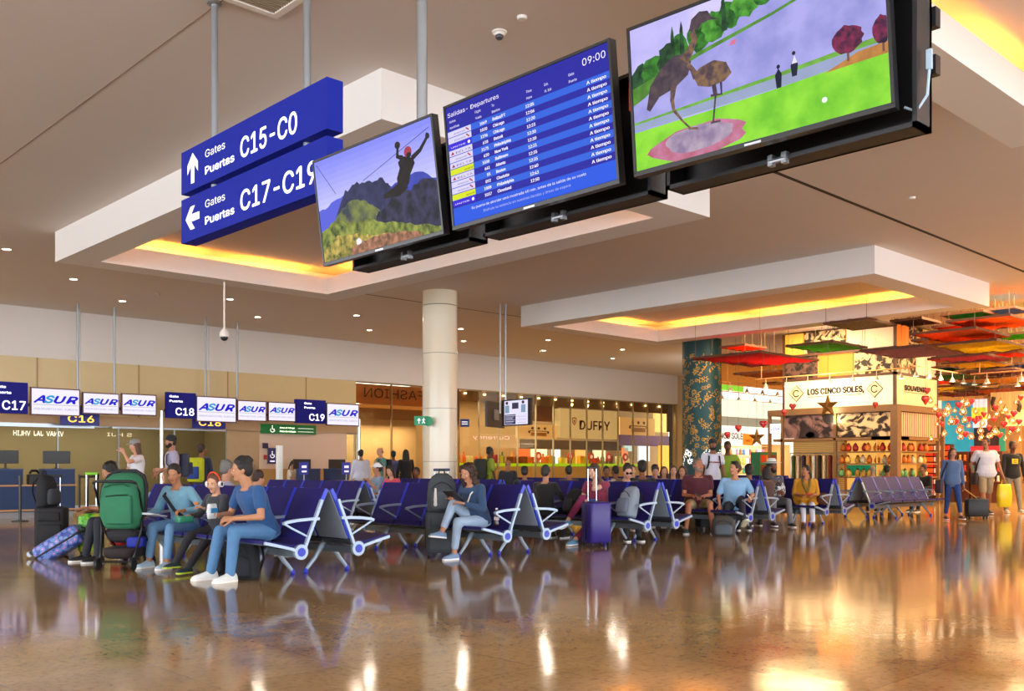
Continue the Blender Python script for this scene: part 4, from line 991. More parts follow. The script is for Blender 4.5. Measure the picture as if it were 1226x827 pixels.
# ------------------------------------------------------------------ craft shop tower
TX, TY, TY2, TX2 = 28.2, 13.25, 17.0, 31.1
WOOD = mat('#80603f', .5, noise=.15, nscale=3); CREAM = mat('#f2dcb0', .6)
tw = empty('shop_tower', 'tall square craft shop tower with picture panels and lit name boards', 'shop', (TX, TY, 0))
Lf = TY2 - TY; Wr = TX2 - TX
MB().box((.05, .05, 2.85), (Wr, Lf, 5.45)).box((.7, .7, 0), (Wr, Lf, 2.85)).build('core', mat('#d9a860', .6, emit=.0), tw)
def fr_panel(side, a, b, z0, z1, m, name='panel', out=.03):
    "panel on the front (side f: distance a..b from the corner going left) or right flank"
    mb = MB()
    if side == 'f': mb.box((.05 - out, a, z0), (.05, b, z1))
    else: mb.box((a, .05 - out, z0), (b, .05, z1))
    return mb.build(name, m, tw)
def bwm(seed, sc_=2.0, dark='#241a16', light='#e6c79c'):
    m = mat(light, .6, noise=.0).copy(); m.name = 'picture'; nt = m.node_tree; b = nt.nodes['Principled BSDF']
    tc = nt.nodes.new('ShaderNodeTexCoord'); mp = nt.nodes.new('ShaderNodeMapping'); mp.inputs['Location'].default_value = (seed * 3.1, seed * 1.7, seed); mp.inputs['Scale'].default_value = (sc_, sc_, sc_ * 1.2)
    n = nt.nodes.new('ShaderNodeTexNoise'); n.inputs['Scale'].default_value = 1.6; n.inputs['Detail'].default_value = 5; n.inputs['Distortion'].default_value = 1.2
    r = nt.nodes.new('ShaderNodeValToRGB'); r.color_ramp.elements[0].position = .46; r.color_ramp.elements[1].position = .56; r.color_ramp.elements[0].color = lin(dark); r.color_ramp.elements[1].color = lin(light)
    nt.links.new(tc.outputs['Object'], mp.inputs[0]); nt.links.new(mp.outputs[0], n.inputs['Vector']); nt.links.new(n.outputs[0], r.inputs[0]); nt.links.new(r.outputs[0], b.inputs['Base Color']); return m
Yw = mat('#f0b848', .6, emit=.25); Or = mat('#e87c28', .6, emit=.25); Pk = mat('#f4d0b0', .6, emit=.15)
z1, z2, z3, z4 = 3.97, 4.72, 5.45, 3.03
fr_panel('f', 3.05, 3.7, z2 + .04, z3, Yw, 'yellow_panel'); fr_panel('f', 1.6, 3.0, z2 + .04, z3, bwm(1), 'picture_panel'); fr_panel('f', .05, 1.55, z2 + .04, z3, Pk, 'pale_panel')
fr_panel('f', 2.55, 3.7, z1 + .04, z2 - .02, bwm(2, 2, '#120c0c', '#6a4a44'), 'picture_panel'); fr_panel('f', 1.35, 2.5, z1 + .04, z2 - .02, Or, 'orange_panel'); fr_panel('f', .0, 1.3, z1 + .04, z2 - .02, bwm(4, 2.4), 'picture_panel')
fr_panel('r', .05, .95, z2 + .04, z3, Or, 'orange_panel'); fr_panel('r', 1.0, 1.9, z2 + .04, z3, bwm(5), 'picture_panel'); fr_panel('r', 1.95, 2.85, z2 + .04, z3, Yw, 'yellow_panel')
fr_panel('r', .0, 1.4, z1 + .04, z2 - .02, bwm(6), 'picture_panel'); fr_panel('r', 1.45, 2.85, z1 + .04, z2 - .02, Pk, 'pale_panel')
tb = MB()
for z in (z2 - .02, z1 - .04): tb.box((-.04, -.04, z), (.06, Lf, z + .07)).box((-.04, -.04, z), (Wr, .06, z + .07))
for y in (0, Lf - .05): tb.box((-.03, y - .02, z4), (.05, y + .05, z3))
tb.box((Wr - .05, -.03, z4), (Wr, .05, z3)); tb.build('dark_trim', mat('#5a3a28', .5), tw)
b1 = fr_panel('f', .08, 3.68, z4 + .02, z1 - .05, mat('#fbe6c0', .6, emit=.25), 'name_board', .06); b2 = fr_panel('r', .08, 2.85, z4 + .02, z1 - .05, mat('#f0cf98', .6, emit=.12), 'name_board', .06)
M = frame((-.012, Lf, z4), (0, -1, 0), (0, 0, 1)); L = MB(); L.use(mat('#241610', .5))
fitted(L, 'LOS CINCO SOLES,', M, .90, 2.78, .44, .25, .035, ext=.02); L.box((.90, .36, .01), (2.7, .375, .02), M)
for cx in (.50, 3.12):
    for s, mm in ((.27, '#241610'), (.24, '#f6e2b8')):
        L.use(mat(mm, .5)); L.poly([M @ Vector((cx + x * s, .50 + y * s, .012 + (.27 - s) * .4)) for x, y in ((-1, 0), (0, -1), (1, 0), (0, 1))])
    L.use(mat('#241610', .5))
    for i in range(12):
        a0, a1 = i * PI / 6, (i + 1) * PI / 6
        if 20 <= math.degrees(a0) % 360 and math.degrees(a0) < 330: L.poly([M @ Vector((cx + r * math.cos(a), .50 + r * math.sin(a), .028)) for r, a in ((.12, a0), (.12, a1), (.085, a1), (.085, a0))])
L.build('lettering', None, b1)
M = frame((0, -.012, z4), (1, 0, 0), (0, 0, 1)); L = MB(); L.use(mat('#1c120e', .5)); fitted(L, 'SOUVENIRS', M, .55, 2.25, .46, .21, .05, ext=.02); L.box((.5, .40, .01), (2.1, .41, .02), M); L.build('lettering', None, b2)
sh = MB()
sh.box((-.12, -.12, 2.84), (Wr + .35, Lf + .5, 3.02)); sh.box((-.1, -.1, 2.0), (.7, Lf + .3, 2.08)); sh.box((-.1, -.1, 2.0), (Wr, .7, 2.08))
for y in (-.1, 1.85, Lf - .05, Lf + .42): sh.box((-.1, y, 0), (.0, y + .08, 2.84))
for x in (Wr - .1, Wr + .25): sh.box((x, -.1, 0), (x + .08, 0, 2.84))
sh.box((-.12, -.12, 0), (.12, .10, 2.84))
sh.build('shelf_frame', WOOD, tw)
def boards():
    for z in (1.64, 1.27, .86, .45): yield z
for z in boards():
    MB().box((-.06, .1, z - .02), (.7, 1.85, z + .02)).build('shelf', WOOD, tw); MB().box((.12, -.06, z - .02), (Wr - .1, .7, z + .02)).build('shelf', WOOD, tw)
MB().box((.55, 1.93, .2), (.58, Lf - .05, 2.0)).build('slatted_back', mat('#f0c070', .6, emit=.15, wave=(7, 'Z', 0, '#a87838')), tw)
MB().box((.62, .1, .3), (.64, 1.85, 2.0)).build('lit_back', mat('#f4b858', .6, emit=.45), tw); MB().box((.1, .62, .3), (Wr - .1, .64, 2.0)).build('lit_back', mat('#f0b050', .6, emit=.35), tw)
p1 = fr_panel('f', 1.95, 3.68, 2.10, 2.82, bwm(7, .9, '#1c1418', '#8a6a68'), 'picture_panel', .1); fr_panel('f', .12, 1.82, 2.10, 2.82, bwm(9, 1.6), 'picture_panel', .1); fr_panel('r', .15, Wr - .12, 2.10, 2.82, mat('#e8c8a0', .6, wave=(2.2, 'X', 1.5, '#7a4a50')), 'picture_panel', .1)
L = MB()
for i in range(22):
    a = PI * (.05 + .9 * i / 21); r = .55 if i % 2 else .42
    M = frame((-.056, 2.75, 2.12), (0, -1, 0), (0, 0, 1)); L.poly([M @ Vector(q) for q in ((-.03 * math.sin(a), .03 * math.cos(a), 0), (.03 * math.sin(a), -.03 * math.cos(a), 0), (r * math.cos(a), r * math.sin(a), .0))])
L.build('agave_print', mat('#3a2c30', .6), p1)
MB().box((-.13, Lf + .02, 2.28), (-.10, Lf + .40, 2.58)).build('small_lit_panel', mat('#e0e4ff', .5, emit=.8), tw)
lc = MB(); M = frame((-.131, Lf + .40, 2.28), (0, -1, 0), (0, 0, 1)); fitted(lc, 'VISA', M, .03, .35, .09, .12, .02, .2, .002); lc.build('lettering', mat('#2a3cc0', .5, emit=.3), tw)
for y in (-.16, Lf * .5, Lf): pass
area('tower_lamp', (TX - .9, TY + 1.9, 4.0), 3.4, 22, (1, .80, .52), (0, math.radians(-118), 0), sy=.3)
area('tower_lamp', (TX + 1.4, TY - .9, 4.0), 2.6, 14, (1, .74, .42), (math.radians(62), 0, 0), sy=.3)
# goods on the tower shelves
GC = {'#d03a20': 'red', '#e8862c': 'orange', '#f0c050': 'yellow', '#a82818': 'dark red', '#f4e0b0': 'cream', '#70b070': 'green'}
jar = {}
for c in GC:
    t = empty('painted_jar', None, 'jar'); MB().lathe([(.05, 0), (.085, .04), (.09, .13), (.05, .2), (.04, .215)], 12).build('body', mat(c, .35, noise=.3, nscale=25), t, True); MB().lathe([(.055, .213), (.05, .23), (.015, .245), (.015, .265), (0, .27)], 12).build('lid', mat('#7a3a20', .4), t, True); jar[c] = [t, tree(t), 0]
def put_jar(c, loc, lb, g):
    j = jar[c]; o = j[0] if j[2] == 0 else dup(j[1]); j[2] += 1; o.location = loc; o['label'] = lb; o['group'] = g
rnd = random.Random(3)
for k, (z, cs, lb) in enumerate(((1.66, ['#d03a20', '#a82818', '#e8862c'], 'on the top shelf of the tower front'), (1.29, ['#f0c050', '#e8862c', '#f4e0b0'], 'on the middle shelf of the tower front'), (.88, ['#70b070', '#f4e0b0', '#f0c050'], 'on the lower shelf of the tower front'))):
    for i in range(8):
        c = rnd.choice(cs); put_jar(c, (TX + rnd.uniform(.05, .3), TY + .24 + i * .215, z), '%s painted jar %s' % (GC[c], lb), 'painted jars ' + lb)
    for i in range(8):
        c = rnd.choice(cs); l2 = lb.replace('front', 'right flank'); put_jar(c, (TX + .35 + i * .31, TY + rnd.uniform(.05, .3), z), '%s painted jar %s' % (GC[c], l2), 'painted jars ' + l2)
tag(MB().box((TX + .5, TY + .5, .9), (TX + .53, TY + 1.8, 1.24)).build('green_cloth', mat('#1fae74', .7, emit=.1)), 'turquoise green cloth hung at the back of the tower shelf', 'cloth')
# clothes rack beside the shelves
rk = empty('clothes_rail', 'metal clothes rail on the left part of the tower', 'rail', (TX + .28, TY + 1.95, 0)); MB().cyl((0, 0, 1.62), (0, 1.72, 1.62), .014, 8).build('rail_bar', STEEL, rk)
for y in (.02, 1.7): MB().cyl((0, y, 0), (0, y, 1.62), .014, 8).build('post', STEEL, rk)
gcol = [('#f2e6d2', 'cream'), ('#7a2c2c', 'dark red'), ('#e8d8b8', 'beige'), ('#2c2630', 'black'), ('#f0e8dc', 'white'), ('#c89858', 'tan'), ('#3c2c4c', 'purple'), ('#d8c8b0', 'sand'), ('#4a5a3c', 'olive')]
for i, (c, nm) in enumerate(gcol):
    y = TY + 2.06 + i * .185
    t = empty('hanging_dress', '%s embroidered dress hanging on the tower clothes rail' % nm, 'dress', (TX + .28, y, 0), .25, 'dresses on the tower clothes rail')
    MB().loft([[(.20 * w * math.cos(a), .05 * math.sin(a) * (1 + .25 * math.sin(5 * a)), z) for a in [2 * PI * k / 16 for k in range(16)]] for w, z in ((.25, 1.55), (1.0, 1.50), (.75, 1.30), (.7, 1.15), (.95, .8), (1.15, .5))]).build('garment', mat(c, .8, noise=.5, nscale=16), t, True)
    MB().tube([(-.12, 0, 1.5), (0, 0, 1.57), (.12, 0, 1.5)], .008, 6).tube([(0, 0, 1.57), (0, 0, 1.63)], .005, 6).build('hanger', STEEL, t)

# ------------------------------------------------------------------ second shop beyond the blue column
struct(MB().box((30.5, 21.6, 4.35), (44, 21.7, ZC)).build('wall_upper', mat('#d8a458', .7, emit=.0)))
ms = empty('craft_shop_front', 'white craft shop front with large dark letters, seen past the blue column', 'shop', (30.6, 22.0, 0))
zf = lambda y: P(897, y, Y=22.0).z
for za, zb_, c, e, nm in ((465, 447, '#dfeaf4', 1.1, 'sky_blue_band'), (478, 465, '#f2f4f4', .9, 'white_band'), (500, 480, '#e6e4da', .55, 'pale_fascia'), (512, 500, '#8e9c98', .25, 'grey_fascia')):  # emission in these bands stands for the light of the bright opening
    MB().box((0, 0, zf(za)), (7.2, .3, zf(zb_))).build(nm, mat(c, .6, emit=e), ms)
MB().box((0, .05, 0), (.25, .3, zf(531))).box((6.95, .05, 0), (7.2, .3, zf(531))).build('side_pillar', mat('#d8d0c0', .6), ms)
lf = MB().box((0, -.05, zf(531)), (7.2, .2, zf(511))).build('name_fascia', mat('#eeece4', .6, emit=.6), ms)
L = MB(); M = frame((0, -.06, zf(526)), (1, 0, 0), (0, 0, 1)); x0 = P(861, 520, Y=22).x - 30.6; x1 = P(891, 520, Y=22).x - 30.6; fitted(L, 'NCO SOLES', M, x0, x1, 0, .33, .02); fitted(L, 'm', M, P(897, 520, Y=22).x - 30.6, P(906, 520, Y=22).x - 30.6, 0, .4, .01); L.build('lettering', mat('#1c1c22', .5), lf)
L = MB(); M = frame((0, -.01, zf(458)), (1, 0, 0), (0, 0, 1)); x0 = P(862, 450, Y=22).x - 30.6; x1 = P(900, 450, Y=22).x - 30.6; fitted(L, 'MEXICANO', M, x0, x1, 0, .22); fitted(L, 'ELLO DEL AZTE', M, x0, x1, .32, .16); L.build('lettering', mat('#4a6a8c', .5), ms)
MB().box((P(861, 450, Y=22).x - 30.6, -.02, zf(470)), (P(890, 450, Y=22).x - 30.6, 0, zf(463))).build('green_strip', mat('#78c83c', .5, emit=.5), ms)
osg = empty('orange_shop_sign', 'orange hanging sign in front of the white craft shop', 'sign', P(896, 533, Y=21.2)); MB().box((-.33, 0, 0), (.33, .04, .44)).build('sign_panel', mat('#f08a28', .5, emit=.35), osg)
M = frame((0, -.003, .14), (1, 0, 0), (0, 0, 1)); L = MB(); fitted(L, 'CAMBIOS', M, -.25, .25, 0, .12, .01); L.build('lettering', mat('#a04a10', .5), osg); MB().cyl((0, .02, .44), (0, .02, 1.2), .008, 6).build('hanger', STEEL, osg)
struct(MB().box((32.5, 24.0, 0), (37.9, 24.2, 4.5)).build('wall_craft_back', mat('#e0c498', .7, emit=.15)))
area('craft_lamp', (35, 22.9, 2.3), 5, 130, (1, .93, .8), sy=1)
rnd = random.Random(21)
shf = empty('display_shelves', 'bright display shelves full of small crafts inside the white craft shop', 'shelf', (32.3, 23.6, 0))
MB().box((0, .3, 0), (5.6, .34, 2.2)).build('back_panel', mat('#f4e6c8', .6, emit=.35), shf)
for z in (.5, .9, 1.3, 1.7, 2.1): MB().box((0, 0, z - .02), (5.6, .34, z)).build('shelf', mat('#e0b070', .5), shf)
cc = ['#ffffff', '#c83828', '#e8a038', '#3a8a68', '#2c5a9a', '#f4d8a0', '#7a4a2c', '#d86a8a']; nn = ['white', 'red', 'amber', 'green', 'blue', 'cream', 'brown', 'pink']
figs = []
for c, n_ in zip(cc, nn):
    figs.append([tag(MB().lathe([(.06, 0), (.08, .05), (.05, .12), (.07, .18), (.05, .25), (0, .27)], 8).build('figurine', mat(c, .4, noise=.2, nscale=20), None, True), '%s figurine on the craft shop shelves behind the man in green' % n_, 'figurine', 'figurines on the craft shop shelves'), 0])
for z in (.9, 1.3, 1.7):
    for i in range(22):
        f = rnd.choice(figs); o = f[0] if f[1] == 0 else f[0].copy()
        if f[1]: COL.objects.link(o)
        f[1] += 1; o.location = (32.45 + i * .25, 23.72, z)
tr2 = empty('red_green_cabinet', 'red and green pigeonhole cabinet by the tower clothes rail', 'cabinet', P(920, 575, Y=20.3)); tr2.location.z = 0
MB().box((-.6, 0, 0), (.6, .4, 1.75)).build('carcass', mat('#1f7a58', .5), tr2)
for i in range(3):
    for j_ in range(4): MB().box((-.54 + i * .38, -.012, .2 + j_ * .38), (-.22 + i * .38, 0, .5 + j_ * .38)).build('niche_panel', mat(('#c83c20', '#e8782c', '#7a2c1c')[(i + j_) % 3], .5), tr2)

# ------------------------------------------------------------------ right-hand shop: goods wall
XR = 38.0
struct(MB().box((XR, -2, 0), (XR + .2, 28.5, ZC)).build('wall_far', mat('#b8864c', .7, noise=.15, nscale=.8)))
struct(MB().box((XR - 12, -2.2, 0), (XR + .2, -2, ZC)).build('wall_right', mat('#b8864c', .7)))
def panelY(px0, px1, y0, y1, X, c, nm, lb, cat, dep=.08, e=0.0, noise=0.0, ns=4, **k):  # flat panels standing clear of the far wall, hung from nothing
    a = P(px0, y0, X=X); b = P(px1, y0, X=X); zb = P(px0, y1, X=X).z
    return tag(MB().box((X, b.y, zb), (X + dep, a.y, a.z)).build(nm, mat(c, .6, emit=e, noise=noise, nscale=ns, **k)), lb, cat)
panelY(1128, 1165, 480, 543, 35.5, '#1e9cc4', 'painting_panel', 'tall bright blue painting behind the hanging lamps', 'painting', e=.25, noise=.25, ns=3)
panelY(1112, 1127, 480, 520, 35.6, '#e0dcd8', 'poster_panel', 'pale poster left of the tall blue painting', 'poster', e=.3, noise=.3, ns=3)
panelY(1164, 1181, 478, 512, 35.5, '#d8dcec', 'poster_panel', 'pale lilac poster right of the tall blue painting', 'poster', e=.4)
panelY(1163, 1180, 488, 502, 35.4, '#c8e040', 'yellow_green_sign', 'yellow-green sign with dark marks beside the blue painting', 'sign', e=.4, noise=.6, ns=7)
panelY(1162, 1196, 512, 538, 35.6, '#3a2c34', 'showcase_panel', 'dark showcase behind the man in the white shirt', 'cabinet', e=.03, noise=.4)
panelY(1162, 1196, 534, 540, 35.4, '#c82c34', 'red_band', 'red band across the dark showcase', 'panel', e=.3)
panelY(1196, 1203, 513, 540, 35.5, '#2c8a70', 'green_board', 'green panel between the two walking men', 'panel', e=.2)
panelY(1186, 1226, 470, 492, 35.2, '#d8a860', 'oval_sign_board', 'tan shop board with a dark curved emblem at the right edge', 'sign', e=.35, noise=.3, ns=2)
panelY(1204, 1226, 490, 510, 35.4, '#f0c878', 'lit_board', 'glowing cream panel at the right edge', 'panel', e=.7)
panelY(1203, 1222, 512, 560, 35.8, '#a87848', 'goods_board', 'tan goods panel at the right edge behind the person in black', 'panel', e=.15, noise=.5, ns=4)
panelY(1121, 1130, 520, 545, 34.5, '#3c1c28', 'cabinet_panel', 'narrow dark cabinet with green and orange marks left of the painting', 'cabinet', e=.02, noise=.6, ns=8)
L = MB(); L.use(mat('#2a1a14', .5))
for q in ([(1190, 475), (1188, 482), (1190, 489), (1194, 491)], [(1218, 480), (1221, 486), (1219, 493)]): L.tube([P(x, y, X=35.1) for x, y in q], .07, 6)
tag(L.build('curved_emblem_sign', None), 'dark curved emblem strokes on the tan board at the right edge', 'sign')
# red goods tower
rt = empty('stacked_goods_stand', 'stand of stacked red and white goods at the left of the craft hall', 'stand', P(1123, 590, X=33.2)); rt.location.z = 0
MB().box((0, -.42, 0), (.3, .42, 1.95)).build('carcass', mat('#3a1c18', .6), rt)
for i in range(9):
    for j_ in range(3): MB().rbox((-.03, -.28 + j_ * .28, .30 + i * .19), (.08, .24, .15), .02).build('goods_tray', mat(('#d83a20', '#f0e0d0', '#e86a28', '#b82018')[(i * 2 + j_) % 4], .5, emit=.08), rt)
for k, (x0, x1) in enumerate(((1131, 1160), (1162, 1200))):
    a = P(x0, 580, X=33.8); b = P(x1, 580, X=33.8)
    t = empty('wooden_display_case', 'dark wooden display case full of trinkets, %s' % ('behind the woman in the denim hoodie', 'behind the man in the white shirt')[k], 'display case', (33.8, b.y, 0)); w = a.y - b.y
    MB().box((0, 0, 0), (.5, w, 1.7)).build('carcass', mat('#5a2c1c', .5), t)
    for z in (.7, 1.05, 1.4): MB().box((-.16, .04, z - .025), (0, w - .04, z)).build('shelf', mat('#8a4a2c', .5), t)
    for z in (.7, 1.05, 1.4):
        n = int(w / .16)
        for i in range(n):
            c = rnd.choice(('#e8b048', '#c83828', '#f4e8d0', '#2c8a8a', '#e87828', '#d8d0c0'))
            MB().lathe([(.04, 0), (.05, .04), (.03, .12), (.04, .18), (0, .2)], 7, (-.08, .1 + i * .16, z)).build('trinket', mat(c, .4, emit=.05), t, True)
panelY(1088, 1110, 605, 617, 31.6, '#e87828', 'orange_glow_block', 'block imitating an orange glow low on the floor under the benches', 'glow block', .5, .3)  # emissive block standing in for an orange glow under the benches
area('goods_fill', (33.5, 7, 4.2), 8, 520, (1, .66, .30), sy=9)  # large added area light that warms the goods wall
# hanging woven panels
def woven(c):
    m = mat(c, .8, noise=.6, nscale=13, bump=.6, bscale=30)
    if 'tr' in m: return m
    m['tr'] = 1; nt = m.node_tree; b = nt.nodes['Principled BSDF']; out = [n for n in nt.nodes if n.type == 'OUTPUT_MATERIAL'][0]
    tl = nt.nodes.new('ShaderNodeBsdfTranslucent'); src = b.inputs['Base Color'].links[0].from_socket; nt.links.new(src, tl.inputs[0])
    mx = nt.nodes.new('ShaderNodeMixShader'); mx.inputs[0].default_value = .55; nt.links.new(b.outputs[0], mx.inputs[1]); nt.links.new(tl.outputs[0], mx.inputs[2]); nt.links.new(mx.outputs[0], out.inputs['Surface']); return m
for X_ in (26, 30, 34):
    for Y_ in (5, 9.5, 15.5): area('craft_panel_fill', (X_, Y_, 5.44), 2.6, 230, (1, .70, .34))  # area lights added above the woven panels to make the sheets glow
PAN = [(990, 415, 100, 4.5, '#5aa828', 'green'), (905, 430, 155, 4.3, '#c8283c', 'crimson'), (890, 416, 56, 4.8, '#e8582c', 'orange-red'), (890, 427, 80, 4.55, '#3c6a34', 'dark green'), (925, 448, 95, 4.3, '#f08a34', 'orange'), (928, 459, 30, 4.2, '#e8b030', 'small yellow'),
       (1092, 421, 130, 4.35, '#a87898', 'lilac'), (1096, 385, 62, 5.0, '#5a4434', 'dark brown'), (1030, 388, 90, 4.9, '#b8a890', 'grey lace'), (1150, 401, 125, 4.6, '#e0642c', 'burnt orange'), (1190, 386, 120, 4.85, '#f07028', 'bright orange'), (1172, 415, 135, 4.4, '#ffcc20', 'large yellow'), (1165, 378, 80, 5.05, '#2c6434', 'deep green'),
       (1216, 402, 60, 4.7, '#4ca834', 'leaf green'), (1163, 429, 100, 4.3, '#c0486c', 'rose'), (1170, 436, 90, 4.25, '#e8b828', 'mustard'), (1205, 372, 60, 5.15, '#4a6480', 'slate blue'), (1208, 424, 60, 4.45, '#e84830', 'red'), (1120, 408, 60, 4.75, '#f0a020', 'golden'), (1218, 415, 50, 4.6, '#f08c28', 'tangerine'), (1122, 457, 50, 4.15, '#d84c2c', 'rust'), (1170, 447, 70, 4.3, '#f0b830', 'sunflower'), (1220, 463, 50, 4.0, '#c83c5c', 'raspberry'), (1165, 459, 60, 4.1, '#4c8a9a', 'turquoise'), (1128, 472, 50, 3.85, '#f0a83c', 'apricot'), (1212, 474, 60, 3.8, '#e8c040', 'lemon'), (1185, 440, 50, 4.4, '#5a9a3c', 'grass green'), (1140, 392, 50, 4.95, '#c84c1c', 'brick'), (1130, 430, 40, 4.4, '#e0342c', 'small red'), (1130, 441, 50, 4.3, '#2c5a5c', 'teal'),
       (1200, 445, 90, 4.15, '#7a4a6a', 'plum'), (1140, 450, 80, 4.1, '#3c7a3c', 'moss green'), (1195, 455, 100, 4.05, '#f0a83c', 'amber'), (1140, 464, 70, 4.0, '#f0c848', 'pale yellow'), (1190, 468, 100, 3.9, '#f08048', 'salmon'), (1215, 438, 60, 4.3, '#3c6aa0', 'blue'), (1150, 472, 60, 3.8, '#b8344c', 'wine')]
for i, (px, py, wpx, z, c, nm) in enumerate(PAN):
    q = P(px, py, z=z); d = q.x * FW[0] + q.y * FW[1]; s = wpx * d / F_PX / .706; sx, sy = s * .58, s * .42
    t = empty('hanging_woven_panel', '%s woven panel hanging flat above the craft hall' % nm, 'hanging panel', q, 0, 'woven colour panels hanging over the craft hall')
    n = 12; rr_ = random.Random(i); ph = rr_.uniform(0, 6)
    mb = MB()
    top = [[mb.v((-sx / 2 + sx * a / n, -sy / 2 + sy * b / n, .02 + .035 * math.sin(a * 1.7 + ph) * math.cos(b * 1.3))) for b in range(n + 1)] for a in range(n + 1)]
    bot = [[mb.v((-sx / 2 + sx * a / n, -sy / 2 + sy * b / n, -.02 + .035 * math.sin(a * 1.7 + ph) * math.cos(b * 1.3))) for b in range(n + 1)] for a in range(n + 1)]
    for a in range(n):
        for b in range(n): mb.f([top[a][b], top[a + 1][b], top[a + 1][b + 1], top[a][b + 1]]); mb.f([bot[a][b], bot[a][b + 1], bot[a + 1][b + 1], bot[a + 1][b]])
    for a in range(n): mb.f([top[a][0], bot[a][0], bot[a + 1][0], top[a + 1][0]]); mb.f([top[a][n], top[a + 1][n], bot[a + 1][n], bot[a][n]]); mb.f([top[0][a], top[0][a + 1], bot[0][a + 1], bot[0][a]]); mb.f([top[n][a], bot[n][a], bot[n][a + 1], top[n][a + 1]])
    mb.build('woven_sheet', woven(c), t, True)
    f = MB()
    f.box((-sx / 2 - .02, -sy / 2 - .02, -.03), (sx / 2 + .02, -sy / 2, .03)).box((-sx / 2 - .02, sy / 2, -.03), (sx / 2 + .02, sy / 2 + .02, .03)).box((-sx / 2 - .02, -sy / 2, -.03), (-sx / 2, sy / 2, .03)).box((sx / 2, -sy / 2, -.03), (sx / 2 + .02, sy / 2, .03)); f.build('frame', mat('#5a3420', .6), t)
    for a, b in ((-1, -1), (1, -1), (-1, 1), (1, 1)): MB().cyl((a * sx / 2.1, b * sy / 2.1, .02), (a * sx / 2.1, b * sy / 2.1, ZC - z), .006, 5).build('hanging_wire', mat('#6a5038', .5), t)
# track lighting
TRK = mat('#e8a868', .35, .3)
def track(a, b, n, lb, r=.02, glow=10, down=.16):
    a, b = Vector(a), Vector(b); t = empty('hanging_light_track', lb, 'light track', a); MB().cyl((0, 0, 0), b - a, r, 8).build('rail', TRK, t)
    for i in range(n):
        p = (b - a) * ((i + .5) / n)
        s = MB().cyl(p, p + Vector((0, 0, -down)), .012, 6).lathe([(.02, -down), (.04, -down - .03), (.085, -down - .14)], 12, p, cap=False).build('spotlight', mat('#d8c8b4', .4, .3), t); s['label'] = 'small spotlight on the track'
        MB().lathe([(0, -down - .125), (.078, -down - .13)], 12, p, cap=False).build('lens', mat('#fff0c8', .5, emit=glow * 2), s)
    for k in (.04, .96): MB().cyl((b - a) * k, (b - a) * k + Vector((0, 0, ZC - (a.z + (b.z - a.z) * k))), .012, 6).build('hanging_rod', TRK, t)
track((27.55, 12.4, 4.02), (27.55, 17.6, 4.02), 7, 'light track along the front of the craft shop tower'); track((27.6, 12.55, 4.1), (33.5, 12.55, 4.1), 7, 'light track along the right flank of the tower')
track((27.7, 19.0, 4.05), (35.6, 19.0, 4.05), 8, 'light track between the blue column and the tower, nearer one'); track((29.5, 20.6, 3.95), (37, 20.6, 3.95), 7, 'light track between the blue column and the tower, farther one')
track((29.5, 5.0, 3.9), (29.5, 11.6, 3.9), 7, 'light track crossing above the walking travellers'); track((32.5, 4.5, 4.0), (32.5, 11.8, 4.0), 8, 'light track second in depth above the craft hall'); track((30, 9.2, 3.75), (37, 9.2, 3.75), 8, 'light track running away from the viewer above the craft hall'); track((35.5, 4.5, 4.1), (35.5, 12.5, 4.1), 8, 'light track deepest in the craft hall')
# hearts, glass lamps and stars
def heart():
    t = empty('hanging_heart', None, 'ornament'); mb = MB()
    mb.ell((-.035, 0, .03), (.055, .04, .055), 10, 6).ell((.035, 0, .03), (.055, .04, .055), 10, 6).caps((-.03, 0, .01), .04, (0, 0, -.075), .012, 10).caps((.03, 0, .01), .04, (0, 0, -.075), .012, 10)
    me = remeshed(mb, .012, 3); obj('heart_body', me, t, mat('#c81a1e', .3, spec=.7)); MB().cyl((0, 0, .08), (0, 0, 1.6), .004, 4).build('string', mat('#6a5038', .5), t); return t
def drop():
    t = empty('hanging_glass_lamp', None, 'lamp')
    MB().lathe([(.02, .30), (.04, .26), (.09, .16), (.15, .05), (.165, -.03), (.13, -.11), (.06, -.15), (.0, -.155)], 14).build('glass_shade', glass_mat('#ffe8c8', .06, .08), t, True)
    f = MB()
    for i in range(6):
        a = i * PI / 3; f.tube([((r + .006) * math.cos(a), (r + .006) * math.sin(a), z) for r, z in ((.02, .30), (.09, .16), (.15, .05), (.165, -.03), (.13, -.11), (.06, -.15))], .007, 5)
    f.lathe([(.165, -.02), (.175, -.03), (.165, -.04)], 14, cap=False); f.build('wire_frame', mat('#b87838', .35, .7), t); MB().ell((0, 0, .02), .06, 8, 6).build('bulb', mat('#ffe0a0', .5, emit=6), t, True)
    MB().cyl((0, 0, .3), (0, 0, 1.4), .005, 4).build('cord', mat('#5a4030', .5), t); return t
def star():
    t = empty('hanging_star', None, 'ornament'); mb = MB(); ring = []
    for i in range(10):
        r = .26 if i % 2 == 0 else .10; a = PI / 2 + i * PI / 5; ring.append(Vector((0, r * math.cos(a), r * math.sin(a))))
    f_, b_ = mb.v((-.07, 0, 0)), mb.v((.07, 0, 0)); vs = [mb.v(p) for p in ring]
    for i in range(10): mb.f([f_, vs[i], vs[(i + 1) % 10]]); mb.f([b_, vs[(i + 1) % 10], vs[i]])
    mb.build('star_body', mat('#a8742c', .4, .5, noise=.3, nscale=9), t); MB().cyl((0, 0, .26), (0, 0, 1.6), .005, 4).build('string', mat('#5a4030', .5), t); return t
h0 = heart(); th = tree(h0); first = True
